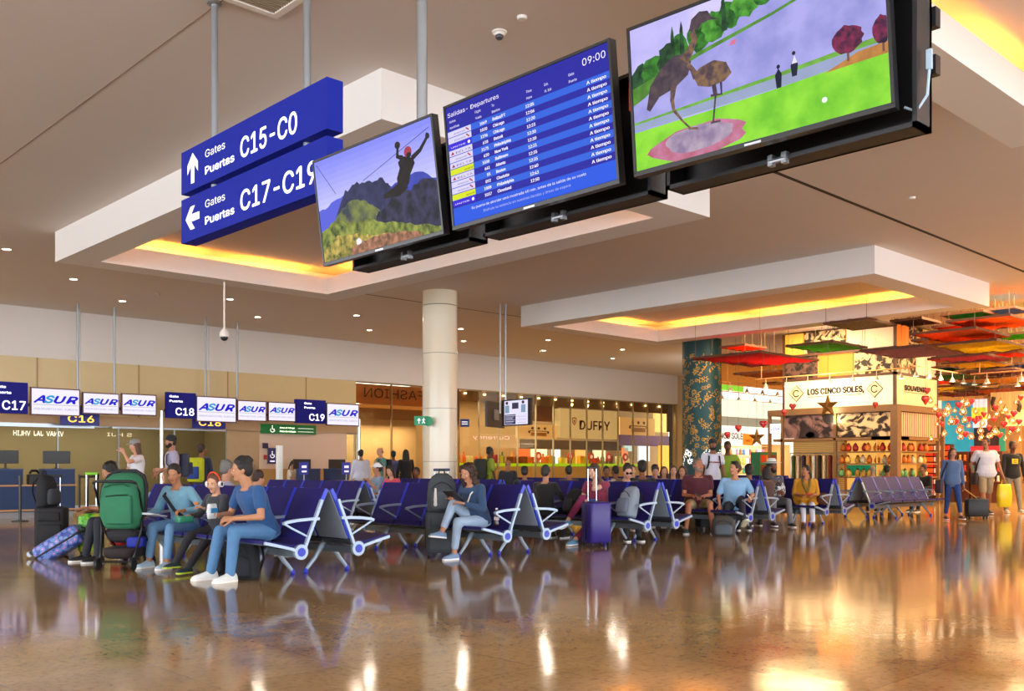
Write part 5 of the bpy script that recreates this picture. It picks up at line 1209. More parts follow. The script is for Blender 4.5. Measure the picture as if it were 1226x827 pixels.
HP = [(884, 513, 24), (871, 521, 25), (914, 508, 24), (939, 494, 25), (1048, 485, 26.5), (949, 487, 26.5), (1108, 479, 26), (1110, 468, 27), (1148, 485, 28), (1163, 481, 30), (1124, 497, 27), (1168, 504, 27.5), (1172, 501, 29), (1178, 496, 28), (1192, 488, 27), (1214, 495, 27), (1222, 476, 29), (1160, 502, 31), (1144, 505, 28), (1156, 520, 29), (1190, 502, 30), (1202, 508, 28), (1212, 514, 27), (1220, 505, 29), (1184, 512, 30), (1128, 508, 30), (1207, 499, 31), (1197, 521, 29), (1150, 512, 31)]
hl = {0: 'red heart hanging right of the blue column, upper one', 1: 'red heart hanging lowest beside the blue column', 2: 'red heart hanging midway between the blue column and the tower'}
for i, (x, y, d) in enumerate(HP):
    o = h0 if i == 0 else dup(th); o.location = P(x, y, d=d); s = 1.15 if i != 6 else 1.6; o.scale = (s, s, s); o.rotation_euler = (0, 0, AZ - PI / 2 + rnd.uniform(-.6, .6))
    o['label'] = hl.get(i, 'small red heart ornament hanging on a string by the craft shop'); o['group'] = 'red heart ornaments'
d0 = drop(); td = tree(d0)
DP = [(1139, 505, 27, 0.73), (1149, 515, 26.5, 0.77), (1153, 493, 27, 0.77), (1155, 503, 28, 0.63), (1150, 523, 27, 0.58), (1163, 523, 28, 0.58), (1174, 516, 27, 0.63), (1176, 507, 29, 0.58), (1193, 518, 27.5, 0.63), (1186, 522, 29, 0.53), (1130, 520, 28, 0.48), (1125, 500, 29, 0.53), (1136, 494, 30, 0.48), (1143, 492, 30, 0.48), (1168, 493, 30, 0.53), (1184, 500, 30, 0.53), (1210, 517, 28, 0.53), (1219, 515, 29, 0.53), (1204, 525, 30, 0.48), (1198, 482, 27, 0.58), (1216, 482, 29, 0.48), (1160, 510, 30, 0.48), (1180, 527, 31, 0.48), (1122, 508, 30, 0.48), (1193, 496, 30.7, 0.74), (1221, 527, 30.3, 0.66), (1221, 509, 30.9, 0.57), (1120, 490, 27.6, 0.64), (1145, 504, 29.7, 0.67), (1115, 526, 28.1, 0.58), (1212, 504, 27.8, 0.74), (1131, 519, 30.1, 0.54), (1114, 480, 28.0, 0.56), (1135, 490, 28.4, 0.79), (1183, 523, 30.1, 0.55), (1202, 492, 31.8, 0.77), (1152, 481, 28.8, 0.55), (1132, 496, 27.3, 0.59), (1191, 517, 27.0, 0.70), (1157, 484, 28.5, 0.75), (1175, 524, 28.6, 0.64), (1204, 491, 27.3, 0.79)]
for i, (x, y, d, s) in enumerate(DP):
    o = d0 if i == 0 else dup(td); o.location = P(x, y, d=d); s *= .8; o.scale = (s, s, s); o['label'] = 'glowing teardrop glass lamp with copper wire hanging in the craft hall'; o['group'] = 'teardrop glass lamps'
s0 = star(); ts = tree(s0)
for i, (x, y, d, s, lb) in enumerate(((991, 486, 25.6, 1.3, 'bronze star hanging in front of the LOS CINCO SOLES board'), (906, 524, 25, 1.0, 'bronze star hanging beside the three red hearts'))):
    o = s0 if i == 0 else dup(ts); o.location = P(x, y, d=d); o.scale = (s, s, s); o['label'] = lb; o['group'] = 'hanging bronze stars'
# ------------------------------------------------------------------ people
def ik(a, c, l1, l2, pole):
    a, c, pole = Vector(a), Vector(c), Vector(pole); d = c - a; D = min(d.length, (l1 + l2) * .999); D = max(D, abs(l1 - l2) + .01)
    u = d.normalized(); x = (l1 * l1 - l2 * l2 + D * D) / (2 * D); h = math.sqrt(max(l1 * l1 - x * x, 0))
    n = (pole - u * pole.dot(u)); n = n.normalized() if n.length > 1e-5 else Vector((0, 0, 1))
    return a + u * x + n * h, a + u * D
def ring_at(c, rx, ry, X, Y, n=18, e=2.0):
    out = []
    for i in range(n):
        a = 2 * PI * i / n; ca, sa = math.cos(a), math.sin(a)
        out.append(c + X * (rx * math.copysign(abs(ca) ** (2 / e), ca)) + Y * (ry * math.copysign(abs(sa) ** (2 / e), sa)))
    return out
def hand_mb(mb, wrist, fdir, palm_n, side, s=1.0, curl=.5, vox=None):
    "palm and five fingers; fdir along the fingers, palm_n out of the palm"
    f = Vector(fdir).normalized(); n = Vector(palm_n); n = (n - f * n.dot(f)).normalized(); x = f.cross(n) * side
    w = Vector(wrist)
    mb.loft([ring_at(w + f * t * s, rx * s, ry * s, x, n, 12, 2.6) for t, rx, ry in ((-.02, .024, .02), (.0, .027, .019), (.03, .036, .017), (.065, .041, .015), (.085, .038, .012), (.092, .03, .008))])
    for k, (off, L, r) in enumerate(((-.029, .070, .0085), (-.010, .080, .009), (.010, .075, .0088), (.028, .058, .0078))):
        p = w + f * .082 * s + x * off * s; d = (f + x * off * 1.2).normalized(); q = curl * (.75 + .12 * k)
        for j, seg in enumerate((.45, .32, .26)):
            rot = Matrix.Rotation(q * (.7 + .25 * j), 3, n.cross(f) * -1); d = rot @ d
            # bend towards the palm side
            p2 = p + d * L * seg * s * 1.0; mb.caps(p, r * s * (1 - .08 * j), p2, r * s * (.94 - .08 * j), 8); p = p2
    p = w + f * .02 * s - x * .030 * s; d = (f * .75 - x * .65 + n * .15).normalized()
    for j, L in enumerate((.034, .03, .024)):
        p2 = p + d * L * s; mb.caps(p, (.0115 - .001 * j) * s, p2, (.0105 - .001 * j) * s, 8); p = p2; d = (d + f * .35 * curl + n * .25 * curl).normalized()
SKINC = {}
def person(label, pos, face, mode='stand', H=1.75, hip=None, lean=0.0, roll=0.0, hands=None, feet=None, feet_dir=None, knees=None, head=(0, 0), shirt='#888888', sleeve=1.0, pants='#333344', leg=2.0, shoe='#222222', sole='#e8e8e8', skin='#c68f6e',
           hair='short', hairc='#2a1c14', girth=1.0, near=False, shirt_noise=.12, hem=0.0, vox=None, hat=None, group=None, curl=.5, twist=0.0, collar=None, palm=None, elbows=None, child=False, beard=None, fdirs=None, z=0.0, skirt=None):
    s = H / 1.75; t = empty('person', label, 'person', (pos[0], pos[1], z), math.radians(face) - PI / 2, group)
    # local: forward +y, right +x
    hipz = hip if hip is not None else (.93 * s if mode != 'sit' else .46)
    la = math.radians(lean); ra = math.radians(roll); tw = math.radians(twist)
    up = Vector((math.sin(ra), math.sin(la), math.cos(la) * math.cos(ra))).normalized()
    hc = Vector((0, 0, hipz)); 
    def S(zz): return hc + up * zz * s
    Xp = Vector((1, 0, 0)); Yp = up.cross(Xp).normalized() * 1; Yp = Vector((0, math.cos(la), -math.sin(la)))
    Xs = Vector((math.cos(tw), math.sin(tw), 0)); Ys = Yp * math.cos(tw) - Xp * math.sin(tw)
    g = girth; fem = .96
    sh = [S(.455) + Xs * q * .172 * s * (.6 + .4 * g) for q in (-1, 1)]
    hj = [hc + Xp * q * .085 * s + Vector((0, 0, 0)) for q in (-1, 1)]
    if feet is None:
        feet = ((-.10, .47, .0), (.10, .47, .0)) if mode == 'sit' else ((-.10, .02, 0), (.10, -.02, 0))
    fd = feet_dir or ((-.08, 1, 0), (.08, 1, 0))
    ank = [Vector(f) + Vector((0, 0, .075 * s)) for f in feet]
    kn = []
    for i in (0, 1):
        pole = Vector(knees[i]) if knees else (Vector((0, .5, 1)) if mode == 'sit' else Vector((0, 1, .05)))
        k, a2 = ik(hj[i], ank[i], .43 * s, .42 * s, pole); kn.append(k); ank[i] = a2
    if hands is None: hands = ((-.16, .38, hipz + .16), (.16, .38, hipz + .16)) if mode == 'sit' else ((-.27, .03, hipz - .10), (.27, .05, hipz - .10))
    el, wr = [], []
    for i in (0, 1):
        q = -1 if i == 0 else 1
        pole = Vector(elbows[i]) if elbows else Vector((q * .55, -.6, -.6)); e, w_ = ik(sh[i], Vector(hands[i]), .285 * s, .255 * s, pole); el.append(e); wr.append(w_)
    neck = S(.52); yaw, pitch = math.radians(head[0]), math.radians(head[1])
    R = Matrix.Rotation(yaw, 3, 'Z') @ Matrix.Rotation(pitch, 3, 'X')
    ho = neck + up * .055 * s + Vector((0, .015 * s, 0)); hcn = ho + (R @ Vector((0, .012, .105))) * s
    hs = s * (1.0 if not child else 1.18)
    def Hd(x, y, z): return hcn + (R @ Vector((x, y, z))) * hs
    vx = vox or (.0115 if near else .017)
    def torso(e, lo, hi, cut=None, flare=0.0):
        sec = [(-.10, .10, .085), (-.07, .150, .115), (0, .168 * (.5 + .5 * g), .125), (.08, .158, .118), (.18, .142, .105), (.28, .152, .115), (.36, .165, .122), (.43, .170, .108), (.475, .130, .085), (.505, .075, .062), (.53, .055, .055), (.60, .052, .054)]
        out = []
        zs = [q[0] for q in sec]
        def at(zz):
            for a, b in zip(sec[:-1], sec[1:]):
                if a[0] <= zz <= b[0]:
                    k = (zz - a[0]) / (b[0] - a[0]); return [a[i] + (b[i] - a[i]) * k for i in range(3)]
            return sec[-1] if zz > zs[-1] else sec[0]
        pts = [lo] + [q for q in zs if lo < q < hi] + [hi]
        for zz in pts:
            _, rx, ry = at(zz); gg = g if zz < .45 else (1 + (g - 1) * max(0, (.53 - zz) / .08) * .6); k = max(0, min(1, zz / .45)); X_ = Xp * (1 - k) + Xs * k; Y_ = Yp * (1 - k) + Ys * k
            fl = flare * max(0, (.1 - zz)) ; belly = (g - 1) * .06 * math.exp(-((zz - .12) / .14) ** 2)
            out.append(ring_at(S(zz) + Y_ * belly * s, (rx * gg + e + fl) * s, (ry * gg + e + fl) * s, X_, Y_, 22, 2.3))
        return out
    # body
    mb = MB(); mb.loft(torso(-.006, -.10 if mode != 'sit' else -.03, .60))
    mb.caps(S(.50), .055 * s, ho + up * .03 * s, .052 * hs, 12)
    for i in (0, 1):
        mb.caps(sh[i], .052 * s, el[i], .036 * s); mb.caps(el[i], .037 * s, wr[i], .024 * s)
        mb.caps(hj[i], .082 * s * (.5 + .5 * g), kn[i], .052 * s); m_ = kn[i] + (ank[i] - kn[i]) * .32; mb.caps(kn[i], .050 * s, m_, .052 * s); mb.caps(m_, .052 * s, ank[i], .034 * s)
        F = Vector(fd[i]).normalized(); mb.caps(ank[i] - Vector((0, 0, .03 * s)), .032 * s, ank[i] + F * .12 * s - Vector((0, 0, .045 * s)), .022 * s)
    def EL(c, r): mb.ell(Hd(*c), tuple(v * hs for v in r), 16, 10, R=R)
    EL((0, -.012, .032), (.073, .092, .084)); EL((0, .022, -.03), (.060, .068, .075)); EL((0, .052, -.088), (.034, .032, .026)); EL((0, .0, -.055), (.052, .055, .05))
    EL((0, .070, .020), (.050, .022, .016)); EL((0, .092, -.022), (.013, .018, .014)); EL((0, .086, -.002), (.009, .014, .024))
    for q in (-1, 1): EL((q * .036, .064, -.028), (.024, .022, .022)); EL((q * .073, -.008, -.014), (.010, .018, .030))
    bm_ = remeshed(mb, vx * (.75 if near else 1), 3, .4)
    hb = MB(); hb.merge(bm_)
    for i in (0, 1):
        q = -1 if i == 0 else 1
        fdv = Vector(fdirs[i]) if fdirs else (wr[i] - el[i]).normalized(); pn = Vector(palm[i]) if palm else (Vector((0, 0, -1)) if mode == 'sit' else Vector((-q, 0, 0)))
        hand_mb(hb, wr[i] + fdv.normalized() * .012 * s, fdv, pn, q, s * (1.0 if near else 1.05), curl)
    bod = hb.build('body', mat(skin, .55, spec=.35), t, True)
    # face details
    for q in (-1, 1):
        ey = MB().ell(Hd(q * .031, .078, .003), tuple(v * hs for v in (.0105, .008, .0065)), 10, 6, R=R).build('eye', mat('#e9e4de', .3), bod, True)
        if near: MB().ell(Hd(q * .031, .085, .003), .0055 * hs, 8, 6).build('iris', mat('#2a1a12', .2), ey, True) if False else None
        MB().ell(Hd(q * .031, .0845, .003), tuple(v * hs for v in (.0058, .0035, .0058)), 8, 6, R=R).build('iris', mat('#24160e', .25), bod, True)
        MB().ell(Hd(q * .032, .086, .0195), tuple(v * hs for v in (.017, .006, .0032)), 8, 5, R=R).build('eyebrow', mat(hairc if hair not in ('bald',) else '#6a5040', .8), bod, True)
    MB().ell(Hd(0, .084, -.058), tuple(v * hs for v in (.022, .010, .0075)), 10, 6, R=R).build('mouth', mat(tuple(min(1, v) for v in (lin(skin)[0] * .62, lin(skin)[1] * .38, lin(skin)[2] * .38)), .5), bod, True)
    if beard:
        b = MB(); b.ell(Hd(0, .045, -.088), tuple(v * hs for v in (.052, .048, .040)), 14, 8, R=R).ell(Hd(-.045, .02, -.055), tuple(v * hs for v in (.024, .04, .05)), 10, 6, R=R).ell(Hd(.045, .02, -.055), tuple(v * hs for v in (.024, .04, .05)), 10, 6, R=R).ell(Hd(0, .083, -.045), tuple(v * hs for v in (.03, .012, .008)), 10, 6, R=R)
        obj('beard', remeshed(b, .009, 3), t, mat(beard, .9, noise=.4, nscale=60))
    # hair
    HM = mat(hairc, .55, noise=.45, nscale=45, bump=.5, bscale=90)
    if hair != 'bald' and hair != 'none':
        h = MB(); E = lambda c, r: h.ell(Hd(*c), tuple(v * hs for v in r), 16, 10, R=R)
        E((0, -.022, .046), (.081, .094, .086)); E((0, -.05, .0), (.074, .066, .082))
        for q in (-1, 1): E((q * .066, -.004, .025), (.017, .040, .034))
        rr = random.Random(len(label))
        if hair in ('short', 'wavy'):
            for i in range(16 if hair == 'short' else 40):
                a = rr.uniform(-.3, 2 * PI); e = rr.uniform(.25, 1.4)
                x_, y_, z_ = .072 * math.cos(e) * math.cos(a), -.03 + .085 * math.cos(e) * math.sin(a), .05 + .08 * math.sin(e)
                if y_ > .035 and z_ < .08: continue
                E((x_, y_, z_), (.022, .024, .020) if hair == 'wavy' else (.018, .02, .014))
        if hair in ('long', 'curly', 'bob'):
            bot = {'long': -.30, 'curly': -.27, 'bob': -.13}[hair]
            for q in (-1, 1):
                for k in range(7):
                    f_ = k / 6; zz = .02 + (bot - .02) * f_
                    E((q * (.070 + .014 * math.sin(f_ * 3)), -.018 - .02 * f_ + (.035 if hair == 'curly' else 0.0) * f_, zz), (.024, .045, .045))
            for k in range(6): f_ = k / 5; E((0, -.07 - .01 * f_, .0 + bot * f_), (.07, .035, .05))
            if hair == 'curly':
                for i in range(110):
                    a = rr.uniform(PI * .85, PI * 2.15) ; zz = rr.uniform(-.27, .10); rad = .098 + rr.uniform(-.01, .012)
                    if zz > .02: rad *= .9
                    E((rad * math.cos(a), -.01 + rad * math.sin(a) * .95, zz), (.024, .024, .022))
        if hair == 'ponytail':
            for k in range(7): f_ = k / 6; E((0, -.115 - .05 * math.sin(f_ * 2), .03 - .26 * f_), (.03 * (1 - .5 * f_), .03, .035))
        if hair == 'bun': E((0, -.115, .05), (.042, .038, .040))
        obj('hair', remeshed(h, .011 if near else .015, 4 if hair not in ('curly', 'wavy') else 1), t, HM)
    if hair == 'bald' and hairc != '#2a1c14':
        h = MB()
        for q in (-1, 1): h.ell(Hd(q * .062, -.03, .0), tuple(v * hs for v in (.018, .045, .032)), 12, 8, R=R)
        h.ell(Hd(0, -.082, -.01), tuple(v * hs for v in (.055, .024, .036)), 12, 8, R=R); obj('hair', remeshed(h, .012, 3), t, HM)
    if hat:
        kind, hcl = hat; h = MB(); hm = mat(hcl, .8, noise=.15, nscale=30)
        if kind == 'cap':
            h.ell(Hd(0, -.014, .055), tuple(v * hs for v in (.086, .104, .080)), 18, 10, R=R)
            brim = [Hd(.07 * math.cos(a), .06 + .085 * math.sin(a), .052 - .012 * math.sin(a)) for a in [PI * k / 10 for k in range(11)]]; u_ = (R @ Vector((0, 0, .007))) * hs
            h.loft([[p for p in brim], [p + u_ for p in brim]])
        else:
            h.lathe([(.0, 0), (.19, .02), (.20, .03), (.19, .032), (.095, .02), (.088, .085), (.06, .115), (0, .12)], 24, (0, 0, 0), M=Matrix.Translation(Hd(0, -.01, .055)) @ R.to_4x4() @ Matrix.Diagonal((hs, hs, hs, 1)))
        h.build('hat', hm, t, True)
        if kind == 'panama': MB().lathe([(.0965, .022), (.0965, .045), (.093, .046)], 24, (0, 0, 0), M=Matrix.Translation(Hd(0, -.01, .055)) @ R.to_4x4() @ Matrix.Diagonal((hs, hs, hs, 1)), cap=False).build('hat_band', mat('#2a2c34', .7), t, True)
    # clothes
    CM = mat(shirt, .85, noise=shirt_noise, nscale=22 if near else 14, bump=.35 if near else .15, bscale=16, sheen=.2)
    c = MB(); c.loft(torso(.012, (-.10 if mode != 'sit' else -.05) - hem, .485, flare=.10 if hem > .05 else 0))
    for i in (0, 1):
        sl = min(sleeve, 1.0); p1 = sh[i] + (el[i] - sh[i]) * sl
        c.caps(sh[i], .064 * s, p1, (.064 - .012 * sl) * s * (1.12 if sleeve < 1 else 1))
        if sleeve > 1: c.caps(el[i], .052 * s, el[i] + (wr[i] - el[i]) * min(.93, sleeve - 1), .037 * s)
    c.caps(sh[0], .060 * s, sh[1], .060 * s)
    obj('shirt', remeshed(c, vx, 3, .4), t, CM)
    if collar: MB().tube([S(.50) + Xs * .062 * s * math.cos(a) + Ys * .062 * s * math.sin(a) + up * .012 * s * (1 - math.sin(a)) for a in [2 * PI * k / 14 + PI / 2 + .3 for k in range(13)]], .011 * s, 6).build('collar', mat(collar, .8), t, True)
    PM = mat(pants, .85, noise=.14, nscale=14, bump=.35 if near else .1, bscale=14)
    c = MB(); c.loft(torso(.010, -.10 if mode != 'sit' else -.07, .05))
    for i in (0, 1):
        th = min(leg, 1.0); k1 = hj[i] + (kn[i] - hj[i]) * th; gg = (.5 + .5 * g)
        c.caps(hj[i], .096 * s * gg, k1, (.096 - .030 * th) * s * (1.0 if leg >= 1 else 1.1))
        if leg > 1: e_ = kn[i] + (ank[i] - kn[i]) * min(.97, leg - 1); c.caps(kn[i], .066 * s, e_, .050 * s)
    obj('trousers', remeshed(c, vx, 3, .4), t, PM)
    if skirt: pass
    # shoes
    for i in (0, 1):
        F = Vector(fd[i]).normalized(); W = F.cross(Vector((0, 0, 1))); W = W.normalized() if W.length > .1 else Vector((1, 0, 0)); U = W.cross(F).normalized()
        b0 = ank[i] - U * .075 * s
        def sec(t_, w_, h_, zz=.0): return [b0 + F * t_ * s + W * (w_ * math.cos(a)) * s + U * (max(math.sin(a), -.15) * h_ + .018 + zz) * s for a in [2 * PI * k / 14 for k in range(14)]]
        us = MB().loft([sec(-.075, .022, .035), sec(-.065, .034, .065), (sec(-.03, .041, .085)), sec(.02, .043, .082), sec(.07, .047, .060), sec(.12, .050, .045), sec(.165, .044, .036), sec(.19, .026, .022)]).build('shoe', mat(shoe, .6, noise=.1, nscale=25), t, True)
        def so(zz, gr): return [b0 + F * t_ * s + W * w_ * s + U * zz * s for t_, w_ in [(-.08 - gr, 0), (-.07 - gr, .03), (-.03, .042 + gr), (.05, .045 + gr), (.12, .053 + gr), (.17, .045), (.20 + gr, .02), (.20 + gr, -.02), (.17, -.045), (.12, -.053 - gr), (.05, -.045 - gr), (-.03, -.042 - gr), (-.07 - gr, -.03)]]
        MB().loft([so(0, 0), so(.022, .002)]).build('sole', mat(sole, .6), us)
    t['_'] = 1; del t['_']
    info = dict(t=t, wr=wr, el=el, sh=sh, S=S, H=Hd, hs=hs, R=R, kn=kn, ank=ank, s=s, Xs=Xs, Ys=Ys, up=up, hc=hc)
    return info
def W(info, p):
    o = info['t']; c, s_ = math.cos(o.rotation_euler.z), math.sin(o.rotation_euler.z)
    return Vector((o.location.x + p[0] * c - p[1] * s_, o.location.y + p[0] * s_ + p[1] * c, o.location.z + p[2]))
def world_to(info, p):
    o = info['t']; c, s_ = math.cos(-o.rotation_euler.z), math.sin(-o.rotation_euler.z); x, y = p[0] - o.location.x, p[1] - o.location.y
    return Vector((x * c - y * s_, x * s_ + y * c, p[2] - o.location.z))
def on_back(info, c1, c2, lb, w=.30, h=.46, d=.17, front=False):
    "backpack worn by a person: its own thing, fitted to the back"
    s = info['s']; base = info['S'](.24) - info['Ys'] * (.125 + d / 2 + .01) * s
    o = empty('backpack', lb, 'backpack', W(info, base), info['t'].rotation_euler.z)
    MB().rbox((0, 0, 0), (w, d, h), .08).build('main_bag', mat(c1, .8, noise=.2, nscale=10), o, True); MB().rbox((0, -d / 2 - .02, -.06), (w * .75, .08, h * .5), .03).build('front_pocket', mat(c2, .8), o, True)
    for q in (-1, 1): MB().tube([(q * .09, d / 2, .18), (q * .10, d / 2 + .10, .245), (q * .11, d / 2 + .27, .20), (q * .13, d / 2 + .28, .03), (q * .14, d / 2 + .14, -.12), (q * .11, d / 2, -.16)], .018, 6, flat=.5).build('strap', mat('#1c1c20', .8), o)
    return o
LEFT, RIGHT = 180, 0     # headings in degrees: world -x is 180
# --- near group on the first bench
man = person('seated man in a bright blue T-shirt and jeans with dark wavy hair, looking away', (5.20, 9.28), 184, 'sit', 1.80, lean=24, hip=.485, hands=((-.17, .47, .64), (.20, .44, .66)), feet=((-.14, .50, 0), (.20, .52, 0)), feet_dir=((-.1, 1, 0), (.12, 1, 0)),
             head=(-28, -6), shirt='#24548c', sleeve=.55, pants='#5685b5', shoe='#e6ebea', sole='#f4f4f0', skin='#c08a68', hair='wavy', hairc='#1a1514', near=True, girth=1.0, curl=.9, elbows=((-.6, -.3, -.7), (.6, -.3, -.7)), palm=((.6, .2, -.6), (-.5, 0, .8)))
boy = person('boy in dark clothes with orange and white headphones eating a snack', (5.16, 10.22), 192, 'sit', 1.33, lean=6, hip=.47, hands=((-.07, .25, .70), (.13, .30, .62)), feet=((-.10, .50, .02), (.16, .46, .06)), head=(18, -14), shirt='#33363e', sleeve=1.95, pants='#26252a', shoe='#20343c', sole='#b8d83c', skin='#d6a384',
             hair='short', hairc='#6a4028', near=True, child=True, curl=.9)
wom = person('seated woman in a light blue sweater and pale jeans reading papers', (5.18, 11.12), 206, 'sit', 1.66, lean=18, hip=.47, hands=((-.24, .30, .66), (.20, .40, .62)), feet=((-.14, .50, 0), (.16, .44, 0)), head=(20, -18), shirt='#7fb4cf', sleeve=1.95, pants='#6f9cc8', leg=1.82, shoe='#b8d4e6', sole='#f0f0f0', skin='#b87f5c',
             hair='bun', hairc='#17110f', near=True, curl=.8)
dad = person('person in dark clothes sitting behind the green stroller hood, head down', (4.95, 12.15), 178, 'sit', 1.74, lean=20, hip=.47, hands=((.0, .50, .66), (.16, .45, .62)), feet=((-.10, .44, 0), (.16, .50, 0)), head=(0, -25), shirt='#22242a', sleeve=1.0, pants='#2c2e3a', shoe='#1c1c20', skin='#b07a58', hair='short', hairc='#15110f')
blond = person('child with blond hair seated beyond the green stroller hood', (5.9, 13.2), 120, 'sit', 1.45, lean=0, hip=.47, head=(10, 0), shirt='#3c6a9a', pants='#33363e', hair='bob', hairc='#8a6438', skin='#d8a888')
grey = person('grey-haired man in a lilac shirt seated behind the boy with headphones', (6.25, 12.3), -10, 'sit', 1.72, lean=4, hip=.47, head=(12, -5), shirt='#a0a2bc', pants='#3a3a44', hair='short', hairc='#7c7874', skin='#c69074', sleeve=1.9)
redp = person('person in a red-orange top seated behind the boy with headphones', (6.2, 11.4), 4, 'sit', 1.45, lean=6, hip=.46, head=(0, -20), shirt='#c8381c', pants='#3a3a44', hair='short', hairc='#3a241a', skin='#c69074', sleeve=1.9)
# standing at the left
q = P(164, 600, d=17.4); cap1 = person('standing woman in a white T-shirt and grey cap, hand raised to her face', (q.x, q.y), 178, 'stand', 1.68, hands=((-.10, .27, 1.42), (.16, .30, 1.10)), head=(-5, -8), shirt='#d8d8e0', sleeve=.5, pants='#3c4660', hair='long', hairc='#5c4030', skin='#cf9b80', hat=('cap', '#8c8f8c'))
q = P(206, 600, d=18.9); dc1 = person('standing man in a dark cap and pale lilac shirt with a bag strap', (q.x, q.y), 170, 'stand', 1.80, hands=((-.20, .25, 1.12), (.24, .2, 1.05)), shirt='#a8a6c4', sleeve=.8, pants='#3a3c48', hair='short', hairc='#241a16', skin='#b98468', hat=('cap', '#24262c'), beard='#2c201a')
on_back(dc1, '#3a4258', '#2c3246', 'dark blue-grey backpack on the man in the dark cap')
q = P(241, 600, d=20.2); yb_ = person('person with curly dark hair standing with back turned, yellow and blue backpack', (q.x, q.y), 35, 'stand', 1.66, head=(-20, 0), shirt='#2c3350', sleeve=1.9, pants='#2c2c38', hair='wavy', hairc='#2c1a12', skin='#8a5a40')
on_back(yb_, '#c8d41c', '#2c4a9c', 'yellow and blue backpack on the person with curly hair', .34, .5, .2)
# gate agent and people by the column
q = P(348, 600, Y=26.5); person('gate agent with a headset and pale top seated behind the C19 counter', (q.x, q.y), -60, 'sit', 1.66, hip=.62, lean=6, head=(-10, -10), shirt='#e0d8c8', sleeve=.6, pants='#22242c', hair='ponytail', hairc='#1c1412', skin='#a8765a')
q = P(432, 600, d=26.5); person('man in a white shirt standing with his back turned near the C19 counter', (q.x, q.y), 60, 'stand', 1.66, shirt='#ccd0e4', sleeve=1.9, pants='#2a2e3c', hair='short', hairc='#15110f', skin='#a8765a', girth=1.15)
q = P(456, 600, d=27.0); bt = person('bald man in a teal shirt and dark shorts with a black backpack', (q.x, q.y), 172, 'stand', 1.74, shirt='#5a8c84', sleeve=.55, pants='#22242c', leg=.9, hair='bald', hairc='#9a8470', skin='#d09a7c', feet=((-.1, .2, 0), (.1, -.18, .02)))
on_back(bt, '#202a30', '#2c3a40', 'black backpack on the bald man in teal')
q = P(471, 600, d=28.0); person('woman in a blue patterned dress walking beside the woman in black', (q.x, q.y), 60, 'stand', 1.66, shirt='#5a68a8', shirt_noise=.5, hem=.35, sleeve=.5, pants='#5a68a8', leg=1.2, hair='short', hairc='#15110f', skin='#7a4c34')
q = P(486, 600, d=27.4); person('woman with long hair in a black dress left of the round column', (q.x, q.y), 70, 'stand', 1.68, shirt='#17171b', hem=.3, sleeve=1.9, pants='#17171b', leg=1.6, hair='long', hairc='#120e0d', skin='#7a4c34')
q = P(503, 600, d=21.5); person('person in dark clothes seated far off, left of the round column', (q.x, q.y), 200, 'sit', 1.6, lean=15, hip=.45, shirt='#2c2428', pants='#2c2428', hair='short', hairc='#15110f', skin='#7a4c34')
wc = person('person in a white cap seated near the round column', (12.05, 16.8), 170, 'sit', 1.72, hip=.47, shirt='#8aa8c8', pants='#3a3c48', hair='short', hairc='#1c1412', skin='#b98468', hat=('cap', '#eceef2'), head=(-20, 0), hands=((-.12, .25, .85), (.15, .3, .8)))
person('dark-haired woman in a pink top seated beside the person in the white cap', (12.0, 16.15), 185, 'sit', 1.62, hip=.47, lean=10, shirt='#e0506a', sleeve=.5, pants='#3a3c48', hair='long', hairc='#1c1412', skin='#d09a7c', head=(10, -15))
q = P(586, 600, d=24); gb = person('standing person in a yellow-green top behind the woman with the tablet', (q.x, q.y), -20, 'stand', 1.68, shirt='#8a9a30', sleeve=.8, pants='#2a2c34', hair='short', hairc='#15110f', skin='#5c3826')
on_back(gb, '#2c2e28', '#3a3c34', 'dark round backpack on the person in yellow-green', .38, .5, .24)
q = P(608, 600, d=22); bj = person('bald man in a black jacket standing, seen from behind', (q.x, q.y), 35, 'stand', 1.48, hip=.66, shirt='#26282e', sleeve=1.9, pants='#26282e', hair='bald', skin='#a06a4c', girth=1.1)
# second row of seated people, heads above the seat backs
def seated_at(px, d, label, face, Hh=1.7, **k):
    q = P(px, 600, d=d); return person(label, (q.x, q.y), face, 'sit', Hh, hip=.45, **k)
seated_at(628, 19.0, 'person in a dark top seated just left of the man in black', 40, 1.6, shirt='#2c3038', pants='#2c3038', hairc='#15110f', skin='#9a6a4c')
seated_at(653, 15.6, 'man in a black shirt seated with back turned, left of the woman in magenta', 20, 1.62, shirt='#17181c', pants='#26282e', hairc='#2c2420', skin='#c08c70')
seated_at(681, 20.5, 'small distant person with dark hair seated left of the woman in magenta', 60, 1.62, shirt='#4a3c38', pants='#26282e', hairc='#15110f', skin='#9a6a4c')
seated_at(726, 20.5, 'small distant person with round dark hair right of the woman in magenta', 230, 1.6, shirt='#c8b8a0', pants='#26282e', hairc='#15110f', skin='#8a5a40')
seated_at(737, 21.5, 'small distant person with black hair just left of the man with glasses', 90, 1.62, shirt='#6a5040', pants='#26282e', hairc='#120e0d', skin='#8a5a40')
gl = seated_at(748, 15.8, 'man with glasses and a black shirt looking down behind the grey backpack', 235, 1.72, shirt='#15161b', sleeve=1.9, pants='#26282e', hairc='#2c1e18', skin='#c89880', lean=12, head=(0, -22))
MB().tube([gl['H'](x, .093, .003) for x in (-.058, -.03, 0, .03, .058)], .004, 6).cyl(gl['H'](-.03, .094, .003), gl['H'](-.03, .097, .003), .02, 10).cyl(gl['H'](.03, .094, .003), gl['H'](.03, .097, .003), .02, 10).build('glasses', mat('#1a1a1e', .2), gl['t'])
seated_at(757, 21, 'distant pale-faced person right of the man with glasses', 230, 1.66, shirt='#d8c8b0', pants='#26282e', hairc='#4a3024', skin='#d8a888')
